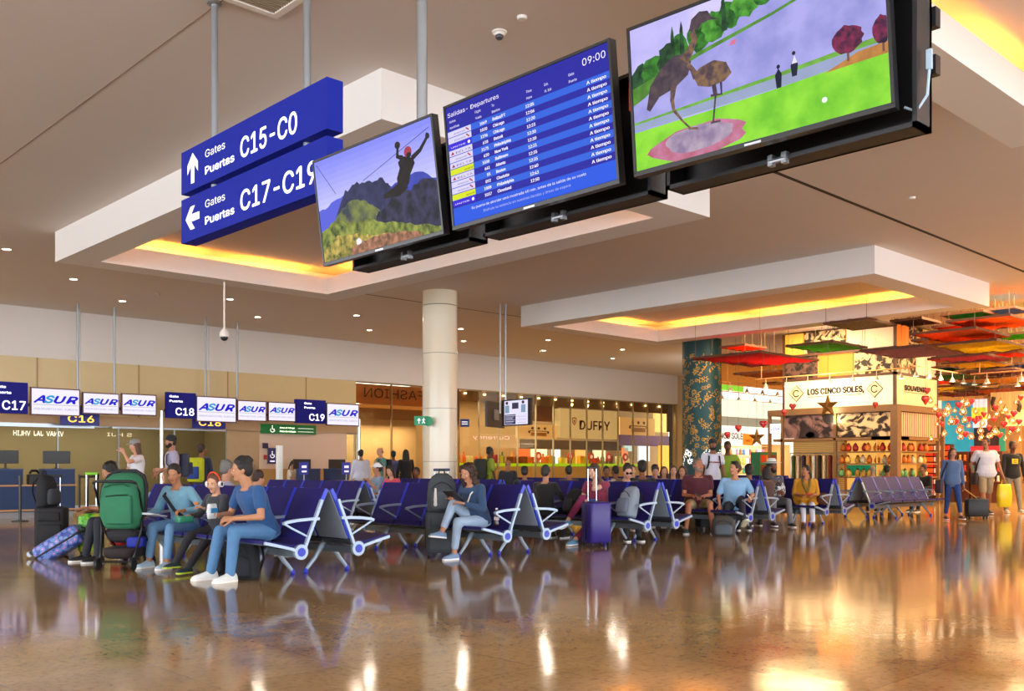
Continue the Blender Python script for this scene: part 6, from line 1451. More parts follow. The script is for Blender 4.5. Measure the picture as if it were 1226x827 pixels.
seated_at(769, 17.5, 'large person with big black hair in black clothes seen from behind', 45, 1.8, shirt='#131316', sleeve=1.9, pants='#1c1c20', hair='wavy', hairc='#100c0b', skin='#7a4c34', girth=1.1)
seated_at(784, 19.5, 'person with curly dark hair and a pale collar seated right of the big black-haired person', 225, 1.66, shirt='#d8ccc4', pants='#26282e', hair='wavy', hairc='#241812', skin='#b98468', head=(0, -20))
seated_at(795, 21, 'distant person with reddish-brown hair seated before the blue column', 225, 1.6, shirt='#a86a50', pants='#26282e', hair='bob', hairc='#5a3424', skin='#c89880')
seated_at(806, 20.0, 'person with long brown hair seated before the blue column', 225, 1.64, shirt='#b8a89c', pants='#26282e', hair='long', hairc='#4a3024', skin='#d0a088')
seated_at(817, 19.5, 'person in a dark top seated beside the man in maroon', 210, 1.62, shirt='#4a3a44', pants='#26282e', hair='bob', hairc='#3a261c', skin='#b98468')
# woman with the tablet
cur = person('woman with long curly brown hair and denim jacket sitting cross-legged with tablet', (8.34, 9.42), 180, 'sit', 1.68, lean=16, hip=.47, hands=((-.10, .34, .70), (.13, .32, .74)), feet=((-.02, .44, .0), (.08, .56, .27)), feet_dir=((-.1, 1, 0), (.0, 1, .12)), knees=((-.05, .6, .8), (.1, .5, 1)), head=(12, -24),
             shirt='#2c4a70', sleeve=1.9, pants='#a8c0dc', leg=1.78, shoe='#7e9cc0', sole='#f0f2f4', skin='#c99070', hair='curly', hairc='#3a2014', near=True, curl=.7)
# woman in magenta
mag = person('woman in magenta trousers with chin on hand behind the purple suitcase', (11.32, 9.98), 190, 'sit', 1.68, lean=14, hip=.47, hands=((-.05, .22, 1.02), (.10, .28, .66)), feet=((.02, .72, 0), (.26, .52, .28)), feet_dir=((0, 1, 0), (.2, .9, -.3)), knees=((0, .5, .9), (-.2, .5, 1)), head=(-22, -12), shirt='#8c2c48', sleeve=.35,
             pants='#8c2858', leg=1.8, shoe='#6aa8d8', sole='#f0f2f4', skin='#d8ac94', hair='long', hairc='#5a3824', near=True, curl=.8, elbows=((-.3, .5, -.8), (.6, -.3, -.7)))
# couple in front
mar = person('large bearded man in a maroon polo and khaki shorts holding a phone', (14.42, 10.42), 222, 'sit', 1.84, lean=14, hip=.50, hands=((-.06, .40, .66), (.10, .38, .66)), feet=((-.22, .48, 0), (.24, .46, 0)), head=(22, 6), shirt='#501626', sleeve=.55, pants='#a8946c', leg=.92, shoe='#2c4a5c', sole='#d8dce0', skin='#b8785a', hair='short', hairc='#7a6a60', beard='#8c7c70', near=True, girth=1.3, collar='#501626', curl=.9)
blu = person('woman in a pale blue blouse and dark trousers with sunglasses on her short dark hair', (14.75, 9.85), 214, 'sit', 1.72, lean=10, hip=.48, hands=((-.26, .42, .64), (.26, .30, .50)), feet=((-.14, .56, .16), (.16, .42, 0)), feet_dir=((-.3, .9, .5), (.1, 1, 0)), head=(-40, 0), shirt='#8ab8e0', sleeve=.75, pants='#26262e', shoe='#d8dcc8', sole='#eceed8', skin='#c98e70', hair='short', hairc='#2c1e18', near=True, girth=1.28, curl=.8)
MB().tube([blu['H'](-.06, .02, .118), blu['H'](-.03, .05, .122), blu['H'](0, .045, .125), blu['H'](.03, .05, .122), blu['H'](.06, .02, .118)], .012, 8, flat=.6).build('sunglasses', mat('#3c4046', .15, .3), blu['t'], True)
# standing pair behind them
q = P(853, 600, d=20.5); bb = person('standing man in a dark cap and white shirt with red lettering', (q.x, q.y), 232, 'stand', 1.78, head=(-10, 2), shirt='#d4d4e4', sleeve=.5, pants='#3a3c44', hair='short', hairc='#241a16', skin='#8a5a40', hat=('cap', '#2c2e34'), beard='#241a16')
on_back(bb, '#1c1c20', '#26262a', 'black backpack on the man in the white sports shirt')
L = MB(); M = frame(bb['S'](.30) + bb['Ys'] * .148 - bb['Xs'] * -.11, -bb['Xs'], bb['up']); fitted(L, 'Phillies', M, 0, .22, 0, .05, .03, .2, .002); L.build('shirt_lettering', mat('#a82030', .7), bb['t'])
q = P(871, 600, d=22); person('standing man in a lime green T-shirt behind the woman in pale blue', (q.x, q.y), 215, 'stand', 1.76, hands=((-.22, .25, 1.05), (.36, .22, 1.16)), head=(0, -8), shirt='#7ea028', sleeve=.55, pants='#3a3c44', hair='short', hairc='#15110f', skin='#6a402c', girth=1.1)
seated_at(897, 17.5, 'person with dark hair seated behind the woman in pale blue, seen from behind', 45, 1.66, shirt='#33292c', pants='#26282e', hair='wavy', hairc='#15110f', skin='#8a5a40')
seated_at(918, 19, 'person with dark hair seated left of the man in the straw hat', 60, 1.6, shirt='#5a4038', pants='#26282e', hair='bob', hairc='#1c1412', skin='#8a5a40')
# hat man and yellow woman
ht = person('man in a white straw hat and grey-blue shirt seated left of the yellow shawl', (17.05, 10.55), 232, 'sit', 1.76, lean=2, hip=.49, hands=((-.05, .38, .70), (-.0, .40, .68)), feet=((-.25, .40, 0), (.12, .46, .02)), head=(45, 0), shirt='#4c5064', sleeve=1.9, pants='#7a7a82', shirt_noise=.2, shoe='#2c2c34', skin='#7a4c34', hair='short', hairc='#1c1412', hat=('panama', '#dfe2de'), near=True, girth=1.15, beard='#1c1412', curl=.8)
yel = person('woman in a mustard yellow shawl and white leggings looking at the man in the hat', (17.62, 10.12), 216, 'sit', 1.62, lean=10, hip=.47, hands=((-.10, .36, .62), (.12, .34, .62)), feet=((-.08, .56, 0), (.10, .60, 0)), head=(-50, 2), shirt='#d09018', sleeve=1.2, hem=.0, pants='#d8dcea', leg=1.85, shoe='#4a2c24', sole='#3a2420', skin='#b97a5a', hair='ponytail', hairc='#15100e', near=True, girth=1.2, curl=.8)
c = MB(); s_ = yel['S']; 
c.loft([ring_at(s_(.47), .10, .08, yel['Xs'], yel['Ys'], 20), ring_at(s_(.40), .24, .15, yel['Xs'], yel['Ys'], 20), ring_at(s_(.25), .27, .17, yel['Xs'], yel['Ys'], 20), ring_at(s_(.05) + Vector((0, .05, 0)), .25, .20, yel['Xs'], yel['Ys'], 20), ring_at(s_(-.02) + Vector((0, .15, 0)), .24, .30, yel['Xs'], yel['Ys'], 20)])
for i in (0, 1): c.caps(yel['hc'] + Vector(((i * 2 - 1) * .09, 0, .02)), .13, yel['kn'][i] - Vector((0, .10, -.02)), .085)
obj('shawl', remeshed(c, .014, 3), yel['t'], mat('#d09018', .85, noise=.25, nscale=12, bump=.4, bscale=14))
c = MB(); c.tube([s_(.50) - yel['Xs'] * .07 + yel['Ys'] * .03, s_(.40) - yel['Xs'] * .06 + yel['Ys'] * .17, s_(.25) - yel['Xs'] * .01 + yel['Ys'] * .205, s_(.40) + yel['Xs'] * .06 + yel['Ys'] * .17, s_(.50) + yel['Xs'] * .07 + yel['Ys'] * .03], .028, 8); c.build('scarf', mat('#8a7434', .85, noise=.6, nscale=30), yel['t'], True)
# heads by the tower
seated_at(1045, 25.2, 'bald grey-haired person seated with back turned before the tower shelves', 30, 1.68, shirt='#6a6a60', pants='#26282e', hair='bald', hairc='#8c8a80', skin='#a8866a')
seated_at(1062, 25.4, 'person with dark curly hair seated before the tower shelves', 30, 1.68, shirt='#7a2c44', pants='#26282e', hair='wavy', hairc='#15110f', skin='#8a5a40')
seated_at(1108, 25.8, 'person with black hair in a black top seated right of the tower corner', 170, 1.72, shirt='#15161b', sleeve=1.9, pants='#26282e', hair='wavy', hairc='#120e0d', skin='#9a6a4c', lean=8)
# walking travellers on the right
q = P(1140, 600, d=21.4); den = person('walking woman in a denim blue hoodie and blue jeans pulling a black case', (q.x, q.y), 222, 'stand', 1.61, hands=((-.25, -.02, .76), (.25, .03, .78)), feet=((-.10, .24, 0), (.10, -.12, .0)), head=(0, -6), shirt='#4c6690', sleeve=1.9, pants='#1c3c78', leg=1.75, shoe='#4a2c2c', skin='#b98468', hair='bob', hairc='#4a3024', near=True, girth=1.08, hem=.03)
q = P(1180, 600, d=24.0); tee = person('walking man in a white T-shirt and khaki shorts with a bag strap, looking aside', (q.x, q.y), 222, 'stand', 1.92, hands=((-.37, .12, .92), (.29, .0, .98)), feet=((-.12, -.15, 0), (.12, .22, 0)), head=(-48, 4), shirt='#c8ccdc', sleeve=.6, pants='#a09074', leg=.95, shoe='#3a3a40', skin='#a06e52', hair='short', hairc='#2a1a14', near=True, girth=1.22)
q = P(1212, 600, d=24.8); blk = person('walking person in a black top with a yellow square print and grey trousers', (q.x, q.y), 222, 'stand', 1.84, hands=((-.28, .02, .92), (.28, .10, .90)), feet=((-.12, .18, 0), (.12, -.1, 0)), head=(0, 0), shirt='#131416', sleeve=1.9, pants='#8c867c', shoe='#b8b4b0', skin='#6a402c', hair='short', hairc='#15110f', near=True, girth=1.05)
M = frame(blk['S'](.26) + blk['Ys'] * .147 + blk['Xs'] * .07, -blk['Xs'], blk['up']); MB().box((0, 0, 0), (.15, .13, .004), M).build('yellow_print', mat('#e8c81c', .7), blk['t']); L = MB(); L.use(mat('#17181c', .7)); L.tube([M @ Vector(p) for p in ((.11, .09, .006), (.05, .095, .006), (.045, .04, .006), (.11, .04, .006))], .009, 6); L.build('print_mark', None, blk['t'])
# ------------------------------------------------------------------ luggage and held things
RUB = mat('#15161a', .5); CHR = mat('#c9ced4', .2, .9)
def case(name, label, loc, rz, w, d, h, m, wheels=4, handle=0.0, grip=RUB, pocket=False, ribs=0, zip_=True, wheel_m=RUB, r=.05, corner=None):
    "upright case: w across x, d along y, h high, standing on wheels"
    t = empty(name, label, 'suitcase', (loc[0], loc[1], loc[2] if len(loc) > 2 else 0), rz)
    z0 = .055
    b = MB().rbox((0, 0, z0 + h / 2), (w, d, h), r).build('shell', m, t, True)
    if zip_:
        MB().tube([(x, 0, z) for x, z in [(-w / 2 - .002, z0 + .05), (-w / 2 - .003, z0 + h - .06), (-w / 2 + .05, z0 + h + .002), (w / 2 - .05, z0 + h + .002), (w / 2 + .003, z0 + h - .06), (w / 2 + .002, z0 + .05)]], .009, 6).build('zip_band', RUB, b, True)
    for i in range(ribs):
        x = -w / 2 + w * (i + 1) / (ribs + 1); MB().rbox((x, -d / 2, z0 + h / 2), (.02, .012, h * .84), .005).build('rib', m, b)
    if pocket: MB().rbox((0, -d / 2 - .01, z0 + h * .33), (w * .82, .05, h * .52), .02).build('front_pocket', m, b, True); MB().rbox((0, -d / 2 - .008, z0 + h * .78), (w * .7, .035, h * .22), .015).build('front_pocket', m, b, True)
    for sx in (-1, 1):
        for sy in ((-1, 1) if wheels == 4 else (1,)):
            wl_ = MB().cyl((sx * (w / 2 - .04) - .014, sy * (d / 2 - .04), .03), (sx * (w / 2 - .04) + .014, sy * (d / 2 - .04), .03), .03, 14).build('wheel', wheel_m, t, 'auto')
            MB().box((sx * (w / 2 - .04) - .018, sy * (d / 2 - .04) - .015, .035), (sx * (w / 2 - .04) + .018, sy * (d / 2 - .04) + .015, .07)).build('wheel_fork', RUB, wl_)
    if handle:
        hd = MB()
        for sx in (-1, 1): hd.cyl((sx * w * .20, d / 2 - .03, z0 + h - .01), (sx * w * .20, d / 2 - .03, z0 + h + handle), .009, 10)
        hh = hd.build('telescopic_handle', CHR, t, 'auto'); MB().rbox((0, d / 2 - .03, z0 + h + handle), (w * .52, .035, .035), .015).build('grip', grip, hh, True)
    else: MB().tube([(-.07, 0, z0 + h), (-.06, 0, z0 + h + .03), (.06, 0, z0 + h + .03), (.07, 0, z0 + h)], .012, 8).build('carry_handle', RUB, t, True)
    return t
def pack(label, loc, rz, w, d, h, c1, c2, tilt=0, name='backpack', M=None):
    t = empty(name, label, 'backpack', loc, rz); t.rotation_euler = (tilt, 0, rz)
    b = MB()
    sec = [(.0, .92, .9), (.08, 1, 1), (.45, 1, 1), (.75, .92, .85), (.92, .68, .6), (1.0, .35, .3)]
    b.loft([ring_at(Vector((0, (1 - k2) * d * .3, zz * h)), w / 2 * k1, d / 2 * k2, Vector((1, 0, 0)), Vector((0, 1, 0)), 22, 3) for zz, k1, k2 in sec])
    mb_ = b.build('main_bag', mat(c1, .85, noise=.2, nscale=12, bump=.3, bscale=14), t, True)
    MB().loft([ring_at(Vector((0, -d / 2 - .005, zz * h)), w * .36 * k1, .05 * k1, Vector((1, 0, 0)), Vector((0, 1, 0)), 18, 3) for zz, k1 in ((.08, .85), (.14, 1), (.42, 1), (.52, .85), (.56, .5))]).build('front_pocket', mat(c2, .85), t, True)
    MB().tube([(-w * .36, -d / 2 + .0, h * .60), (-w * .2, -d / 2 - .012, h * .72), (0, -d / 2 - .01, h * .78), (w * .2, -d / 2 - .012, h * .72), (w * .36, -d / 2 + .0, h * .60)], .006, 6).build('zip_line', RUB, mb_)
    for q in (-1, 1): MB().tube([(q * w * .2, d / 2 - .01, h * .9), (q * w * .26, d / 2 + .06, h * .75), (q * w * .28, d / 2 + .07, h * .45), (q * w * .3, d / 2, h * .12)], .02, 8, flat=.4).build('strap', mat('#1a1b1f', .8), t, True)
    MB().tube([(-.04, d / 4, h * .97), (-.03, d / 4, h + .04), (.03, d / 4, h + .04), (.04, d / 4, h * .97)], .01, 6).build('top_loop', mat('#1a1b1f', .8), t, True)
    return t
VIEW = AZ - PI / 2      # rotation that turns local +x along the picture's right and -y to the viewer
# left: black suitcase with a pack on top, floral case, green case
q = P(62, 661, z=0); bc = case('suitcase', 'tall black fabric suitcase with raised handle at the left, a bag against it', (q.x, q.y), VIEW + .15, .40, .25, .56, mat('#15161b', .75, noise=.3, nscale=14), handle=.42, pocket=True)
k = pack('black shiny backpack standing on top of the tall black suitcase at the left', (q.x - .06 * RT[0], q.y - .06 * RT[1], .62), VIEW + 1.3, .30, .20, .44, '#1a1c22', '#3c4048')
tf = empty('suitcase', 'purple and blue flower-patterned hard case tipped over by the black suitcase', 'suitcase', P(74, 667, z=0)); tf.location = (tf.location.x, tf.location.y, .17); tf.rotation_euler = Euler((0, math.radians(58), VIEW + .15), 'XYZ')
FLW = mat('#6a70c8', .35).copy(); nt = FLW.node_tree; b_ = nt.nodes['Principled BSDF']; tc_ = nt.nodes.new('ShaderNodeTexCoord'); vo = nt.nodes.new('ShaderNodeTexVoronoi'); vo.inputs['Scale'].default_value = 17; rp = nt.nodes.new('ShaderNodeValToRGB')
rp.color_ramp.elements[0].color = lin('#e0a8d8'); rp.color_ramp.elements[0].position = .1; rp.color_ramp.elements[1].color = lin('#3a4aa8'); rp.color_ramp.elements[1].position = .6; e_ = rp.color_ramp.elements.new(.3); e_.color = lin('#7a6ac8'); e_ = rp.color_ramp.elements.new(.45); e_.color = lin('#6aa0d8')
nt.links.new(tc_.outputs['Object'], vo.inputs[0]); nt.links.new(vo.outputs['Distance'], rp.inputs[0]); nt.links.new(rp.outputs[0], b_.inputs['Base Color'])
MB().rbox((0, 0, .0), (.26, .42, .62), .07).build('shell', FLW, tf, True)
MB().rbox((0, 0, .0), (.035, .43, .63), .02).build('zip_band', RUB, tf, True)
for sx in (-1, 1):
    for sy in (-1, 1):
        w_ = MB().cyl((sx * .085, sy * .15 - .014, -.35), (sx * .085, sy * .15 + .014, -.35), .034, 14).build('wheel', mat('#8c9098', .3, .5), tf, 'auto'); MB().box((sx * .085 - .025, sy * .15 - .025, -.34), (sx * .085 + .025, sy * .15 + .025, -.29)).build('wheel_fork', RUB, w_)
MB().tube([(-.05, 0, .31), (-.04, 0, .34), (.04, 0, .34), (.05, 0, .31)], .01, 6).build('carry_handle', RUB, tf)
q = P(109, 665, z=0); GRN = mat('#3f9a1c', .4).copy(); nt = GRN.node_tree; b_ = nt.nodes['Principled BSDF']; tc_ = nt.nodes.new('ShaderNodeTexCoord'); no = nt.nodes.new('ShaderNodeTexNoise'); no.inputs['Scale'].default_value = 13; no.inputs['Detail'].default_value = 3; rp = nt.nodes.new('ShaderNodeValToRGB')
rp.color_ramp.elements[0].color = lin('#1c5a18'); rp.color_ramp.elements[0].position = .38; rp.color_ramp.elements[1].color = lin('#c8c838'); rp.color_ramp.elements[1].position = .66; e_ = rp.color_ramp.elements.new(.5); e_.color = lin('#4cc020')
nt.links.new(tc_.outputs['Object'], no.inputs['Vector']); nt.links.new(no.outputs[0], rp.inputs[0]); nt.links.new(rp.outputs[0], b_.inputs['Base Color'])
gc = case('suitcase', 'bright green patterned suitcase with green-tipped silver handle behind the stroller', (q.x, q.y), VIEW + .35, .30, .22, .50, GRN, handle=.52, grip=mat('#7ad020', .4))
# stroller seen from behind
q = P(138, 681, z=0); sx0, sy0 = 4.42, 11.1
st = empty('stroller', 'folding baby stroller with a green hood and black frame, seen from behind', 'stroller', (sx0, sy0, 0), VIEW - .05)
FRM = mat('#1b1b1f', .35, .3); HOOD = mat('#2f7a58', .85, noise=.12, nscale=10, bump=.3, bscale=9)
hood = MB(); rings = []
for zz, wx, dy, cy in ((.46, .17, .06, .0), (.50, .21, .09, .0), (.62, .25, .13, .0), (.78, .25, .16, .02), (.92, .24, .18, .05), (1.02, .21, .17, .09), (1.08, .15, .13, .13), (1.10, .06, .06, .15)):
    rings.append(ring_at(Vector((0, cy, zz)), wx, dy, Vector((1, 0, 0)), Vector((0, 1, 0)), 24, 2.6))
hood.loft(rings); hb_ = hood.build('hood', HOOD, st, True)
MB().tube([(-.245, .02, .60), (-.262, .03, .80), (-.25, .06, .95), (-.20, .10, 1.06), (-.1, .12, 1.115), (.1, .12, 1.115), (.20, .10, 1.06), (.25, .06, .95), (.262, .03, .80), (.245, .02, .60)], .024, 8).build('hood_rim', mat('#26262b', .8), hb_, True)
MB().rbox((.02, -.135, .68), (.30, .05, .32), .03).build('rear_pocket', HOOD, hb_, True); MB().tube([(-.12, -.168, .83), (0, -.172, .845), (.14, -.168, .85)], .006, 6).build('zip_line', RUB, hb_); MB().tube([(-.15, -.13, .93), (-.05, -.155, .965), (.08, -.155, .97), (.14, -.14, .94)], .008, 6).build('seam', mat('#1f5a40', .9), hb_)
MB().loft([ring_at(Vector((0, .10 + a, z)), wx, wy, Vector((1, 0, 0)), Vector((0, 1, 0)), 20, 3) for a, z, wx, wy in ((0, .48, .20, .12), (0, .42, .21, .16), (.02, .34, .19, .18), (.04, .30, .12, .12))]).build('seat', mat('#222226', .85), st, True)
for q_ in (-1, 1):
    MB().tube([(q_ * .24, -.02, .62), (q_ * .23, -.02, .45), (q_ * .20, -.10, .22), (q_ * .19, -.17, .10)], .014, 8).build('rear_leg', FRM, st, True)
    MB().tube([(q_ * .23, -.02, .50), (q_ * .22, .14, .34), (q_ * .17, .40, .12)], .014, 8).build('front_leg', FRM, st, True)
    MB().tube([(q_ * .24, .0, .60), (q_ * .25, -.12, .88), (q_ * .24, -.20, .98)], .013, 8).build('handle_tube', FRM, st, True)
    for y_, r_, nm in ((-.18, .075, 'rear_wheel'), (.42, .062, 'front_wheel')):
        for o_ in ((.012, -.014)):
            pass
        w_ = MB().lathe([(r_ * .55, -.018), (r_ * .95, -.018), (r_, -.008), (r_, .008), (r_ * .95, .018), (r_ * .55, .018)], 20, (0, 0, 0), M=Matrix.Translation((q_ * (.20 if y_ < 0 else .17), y_, r_)) @ Matrix.Rotation(PI / 2, 4, 'Y')).build(nm, RUB, st, 'auto')
        MB().cyl((q_ * (.20 if y_ < 0 else .17) - .012, y_, r_), (q_ * (.20 if y_ < 0 else .17) + .012, y_, r_), r_ * .55, 14).build('hub', mat('#d8b078' if q_ < 0 else '#3a3a40', .4), w_)
MB().tube([(-.24, -.20, .98), (-.2, -.22, 1.0), (.2, -.22, 1.0), (.24, -.20, .98)], .017, 8).build('push_handle', RUB, st, True)
MB().cyl((-.2, -.17, .10), (.2, -.17, .10), .012, 8).build('rear_axle', FRM, st); MB().cyl((-.22, -.03, .44), (.22, -.03, .44), .010, 8).build('cross_bar', FRM, st)
MB().loft([ring_at(Vector((0, .08, z)), wx, wy, Vector((1, 0, 0)), Vector((0, 1, 0)), 20, 4) for z, wx, wy in ((.13, .15, .20), (.15, .18, .24), (.24, .19, .26), (.25, .17, .24))]).build('storage_basket', mat('#2c2424', .85), st, True)
tag(MB().rbox((0, 0, 0), (.2, .14, .12), .04, M=Matrix.Translation(st.location + Vector((.16 * RT[0], .16 * RT[1], .31))) @ Matrix.Rotation(VIEW, 4, 'Z')).build('blue_pouch', mat('#1c2c9a', .7), None, True), 'small bright blue pouch hanging at the right of the stroller basket', 'bag')
# seated group things
def at_hand(i, k, off=(0, 0, 0)):
    w_ = i['wr'][k]; f = (w_ - i['el'][k]).normalized(); return W(i, w_ + f * .10 * i['s'] + Vector(off))
q = at_hand(man, 1, (-.03, .02, .05)); t = empty('snack_packet', 'white and blue snack packet in the hand of the man in blue', 'snack', q, .4)
MB().loft([ring_at(Vector((0, 0, z)), wx, wy, Vector((1, 0, 0)), Vector((0, 1, 0)), 14, 3) for z, wx, wy in ((-.08, .06, .006), (-.07, .062, .02), (0, .065, .032), (.06, .062, .02), (.075, .06, .006))]).build('packet', mat('#dfe8f0', .3, noise=.5, nscale=18), t, True); MB().box((-.05, -.034, -.02), (.05, -.030, .03)).build('label_band', mat('#2c7ab0', .4), t)
q = boy['H'](0, 0, 0)
hp = empty('headphones', 'orange and white over-ear headphones worn by the boy', 'headphones', W(boy, q), boy['t'].rotation_euler.z); R_ = boy['R']; hs_ = boy['hs']
def hpv(x, y, z): return (R_ @ Vector((x, y, z))) * hs_
MB().tube([hpv(.088 * math.cos(a), -.005, -.0 + .140 * math.sin(a)) for a in [PI * k_ / 14 for k_ in range(15)]], .008, 8, flat=1.3).build('headband', mat('#d8481c', .4), hp, True)
for q_ in (-1, 1):
    a, b = hpv(q_ * .075, -.005, -.012), hpv(q_ * .108, -.005, -.012); c_ = MB().cyl(a, b, .040 * hs_, 18).build('ear_cup', mat('#e8e8ea', .35), hp, 'auto'); MB().cyl(b, hpv(q_ * .112, -.005, -.012), .024 * hs_, 14).build('cap_disc', mat('#3a3c44', .3), c_)
q = at_hand(boy, 0, (0, .03, .03)); tag(MB().ell(q, (.03, .035, .02), 10, 6).build('pastry', mat('#d89048', .7, noise=.2, nscale=30), None, True), 'small golden pastry in the hand of the boy with headphones', 'snack')
q = at_hand(boy, 1, (0, .02, -.03)); tag(MB().rbox((0, 0, 0), (.17, .12, .07), .02, M=Matrix.Translation(q)).build('lunch_box', mat('#2c8a6a', .4), None, True), 'green lunch box on the lap of the boy with headphones', 'box')
q = at_hand(wom, 1, (-.10, .05, .0)); M = Matrix.Translation(q) @ Matrix.Rotation(wom['t'].rotation_euler.z, 4, 'Z') @ Matrix.Rotation(.15, 4, 'X')
tag(MB().rbox((0, 0, 0), (.32, .24, .012), .01, M=M).rbox((.04, .02, .012), (.28, .2, .006), .008, M=M).build('papers', mat('#e6ebf2', .7)), 'white papers held by the woman in the light blue sweater', 'paper')
c = MB(); M0 = wom['S']; c.tube([M0(.46) + wom['Xs'] * .13 + wom['Ys'] * .02, M0(.44) + wom['Xs'] * .11 + wom['Ys'] * .125, M0(.26) - wom['Xs'] * .02 + wom['Ys'] * .155, M0(.10) - wom['Xs'] * .14 + wom['Ys'] * .10], .020, 8, flat=.35)
c.build('shoulder_strap', mat('#26262e', .8), wom['t'], True)
pack('black backpack leaning between the feet of the man in blue and the boy', (4.98, 9.75, .02), PI / 2 - 2.9, .30, .20, .46, '#1c1b20', '#26252c', tilt=.1)
pack('dark backpack with pale blue trim standing under the bench behind the man in blue', (5.0, 9.28, .0), -PI / 2 + .3, .26, .17, .42, '#1a1c22', '#242830')
# curly woman
q = (at_hand(cur, 0) + at_hand(cur, 1)) / 2 + Vector((-.03, 0, .05)); M = Matrix.Translation(q) @ Matrix.Rotation(PI / 2, 4, 'Z') @ Matrix.Rotation(math.radians(38), 4, 'X')
t = empty('tablet', 'black tablet in the hands of the woman in the denim jacket', 'tablet', (0, 0, 0)); MB().rbox((0, 0, 0), (.25, .17, .010), .015, M=M).build('case', mat('#17171b', .4), t); MB().box((-.11, -.07, .0055), (.11, .07, .0065), M=M).build('display', screen('#8fa0b8', .5), t)
t = empty('cola_bottle', 'small dark cola bottle standing on the seat next to the woman in denim', 'bottle', (8.31, 9.06, .42)); MB().lathe([(.03, 0), (.034, .01), (.034, .05), (.028, .07), (.034, .1), (.034, .13), (.015, .19), (.013, .21)], 14).build('bottle_body', mat('#2c1410', .15), t, True); MB().lathe([(.016, .205), (.016, .225), (0, .226)], 12).build('cap', mat('#e8e8ea', .4), t, True); MB().lathe([(.0352, .075), (.0352, .115)], 14, cap=False).build('label_band', mat('#c8b8b8', .5), t)
c = MB(); M0 = cur['S']; c.tube([M0(.47) - cur['Xs'] * .10, M0(.42) - cur['Xs'] * .10 + cur['Ys'] * .13, M0(.24) + cur['Xs'] * .02 + cur['Ys'] * .155, M0(.10) + cur['Xs'] * .15 + cur['Ys'] * .09], .010, 6); c.build('bag_strap', mat('#e6e2da', .7), cur['t'], True)
q = P(529, 666, z=0); bigc = case('suitcase', 'large grey-green fabric suitcase with backpack on top beside the woman in denim', (q.x, q.y), VIEW + .1, .42, .27, .52, mat('#454c52', .85, noise=.15, nscale=14), handle=.55, grip=mat('#22304c', .4), pocket=True)
tp = pack('grey-green round-topped backpack standing on the large grey suitcase', (q.x, q.y, .58), VIEW + .1, .38, .22, .50, '#454c52', '#525a60')
tag(MB().caps(Vector(tp.location) + Vector((-.07 * RT[0] - .16 * FW[0], -.07 * RT[1] - .16 * FW[1], .30)), .012, Vector(tp.location) + Vector((-.07 * RT[0] - .16 * FW[0], -.07 * RT[1] - .16 * FW[1], .16)), .024, 10).caps(Vector(tp.location) + Vector((-.07 * RT[0] - .16 * FW[0], -.07 * RT[1] - .16 * FW[1], .16)), .018, Vector(tp.location) + Vector((-.07 * RT[0] - .16 * FW[0], -.07 * RT[1] - .16 * FW[1], .10)), .026, 10).build('hanging_toy_charm', mat('#dcd8d4', .8), None, True), 'small white toy charm hanging on the grey-green backpack', 'charm')
# magenta woman
q = P(714, 654, z=0); case('suitcase', 'purple hard suitcase with tall silver handle in front of the woman in magenta', (q.x, q.y), VIEW + .55, .38, .27, .60, mat('#2e1f80', .4, noise=.08, nscale=8), handle=.50, r=.05, ribs=0)
t = pack('grey and light blue backpack sitting on the bench behind the purple suitcase', (11.28, 9.44, .415), PI / 2 + 3.3, .32, .22, .48, '#8a97a8', '#6a7688'); t.rotation_euler = (-.25, 0, -PI / 2 - .1)
t = pack('black day pack on the bench left of the woman in magenta', (11.28, 10.55, .415), -PI / 2, .28, .20, .42, '#1c1e24', '#2c2f36'); t.rotation_euler = (-.2, 0, -PI / 2)
MB().rbox((-.02, .28, .62), (.22, .10, .12), .04).build('blue_wrap', mat('#3c64b0', .8), mag['t'], True)
# couple
q = at_hand(mar, 0, (.03, .01, .02)); tag(MB().rbox((0, 0, 0), (.075, .15, .012), .012, M=Matrix.Translation(q) @ Matrix.Rotation(.7, 4, 'Z') @ Matrix.Rotation(.5, 4, 'X')).build('phone', mat('#17171b', .25)), 'black phone in the hands of the man in maroon', 'phone')
q = P(850, 636, z=0); case('suitcase', 'upright black suitcase between the man in maroon and the woman in pale blue', (q.x + .35, q.y + .35), VIEW + .3, .34, .24, .50, mat('#16171c', .7, noise=.2, nscale=12))
q = P(866, 641, z=0); pack('grey and olive sports bag on the floor in front of the woman in pale blue', (q.x, q.y, .0), VIEW - .2, .40, .24, .34, '#4c4a48', '#5a6470')
q = P(822, 628, z=0); pack('dark backpack on the floor behind the feet of the man in maroon', (q.x + .2, q.y + .3, .0), VIEW, .42, .24, .44, '#17191f', '#22252c')
q = at_hand(blu, 0, (0, .0, .03)); tag(MB().rbox((0, 0, 0), (.07, .13, .012), .012, M=Matrix.Translation(q) @ Matrix.Rotation(.5, 4, 'Z') @ Matrix.Rotation(.9, 4, 'X')).build('phone', mat('#dcdcc8', .25)), 'pale phone in the left hand of the woman in pale blue', 'phone')
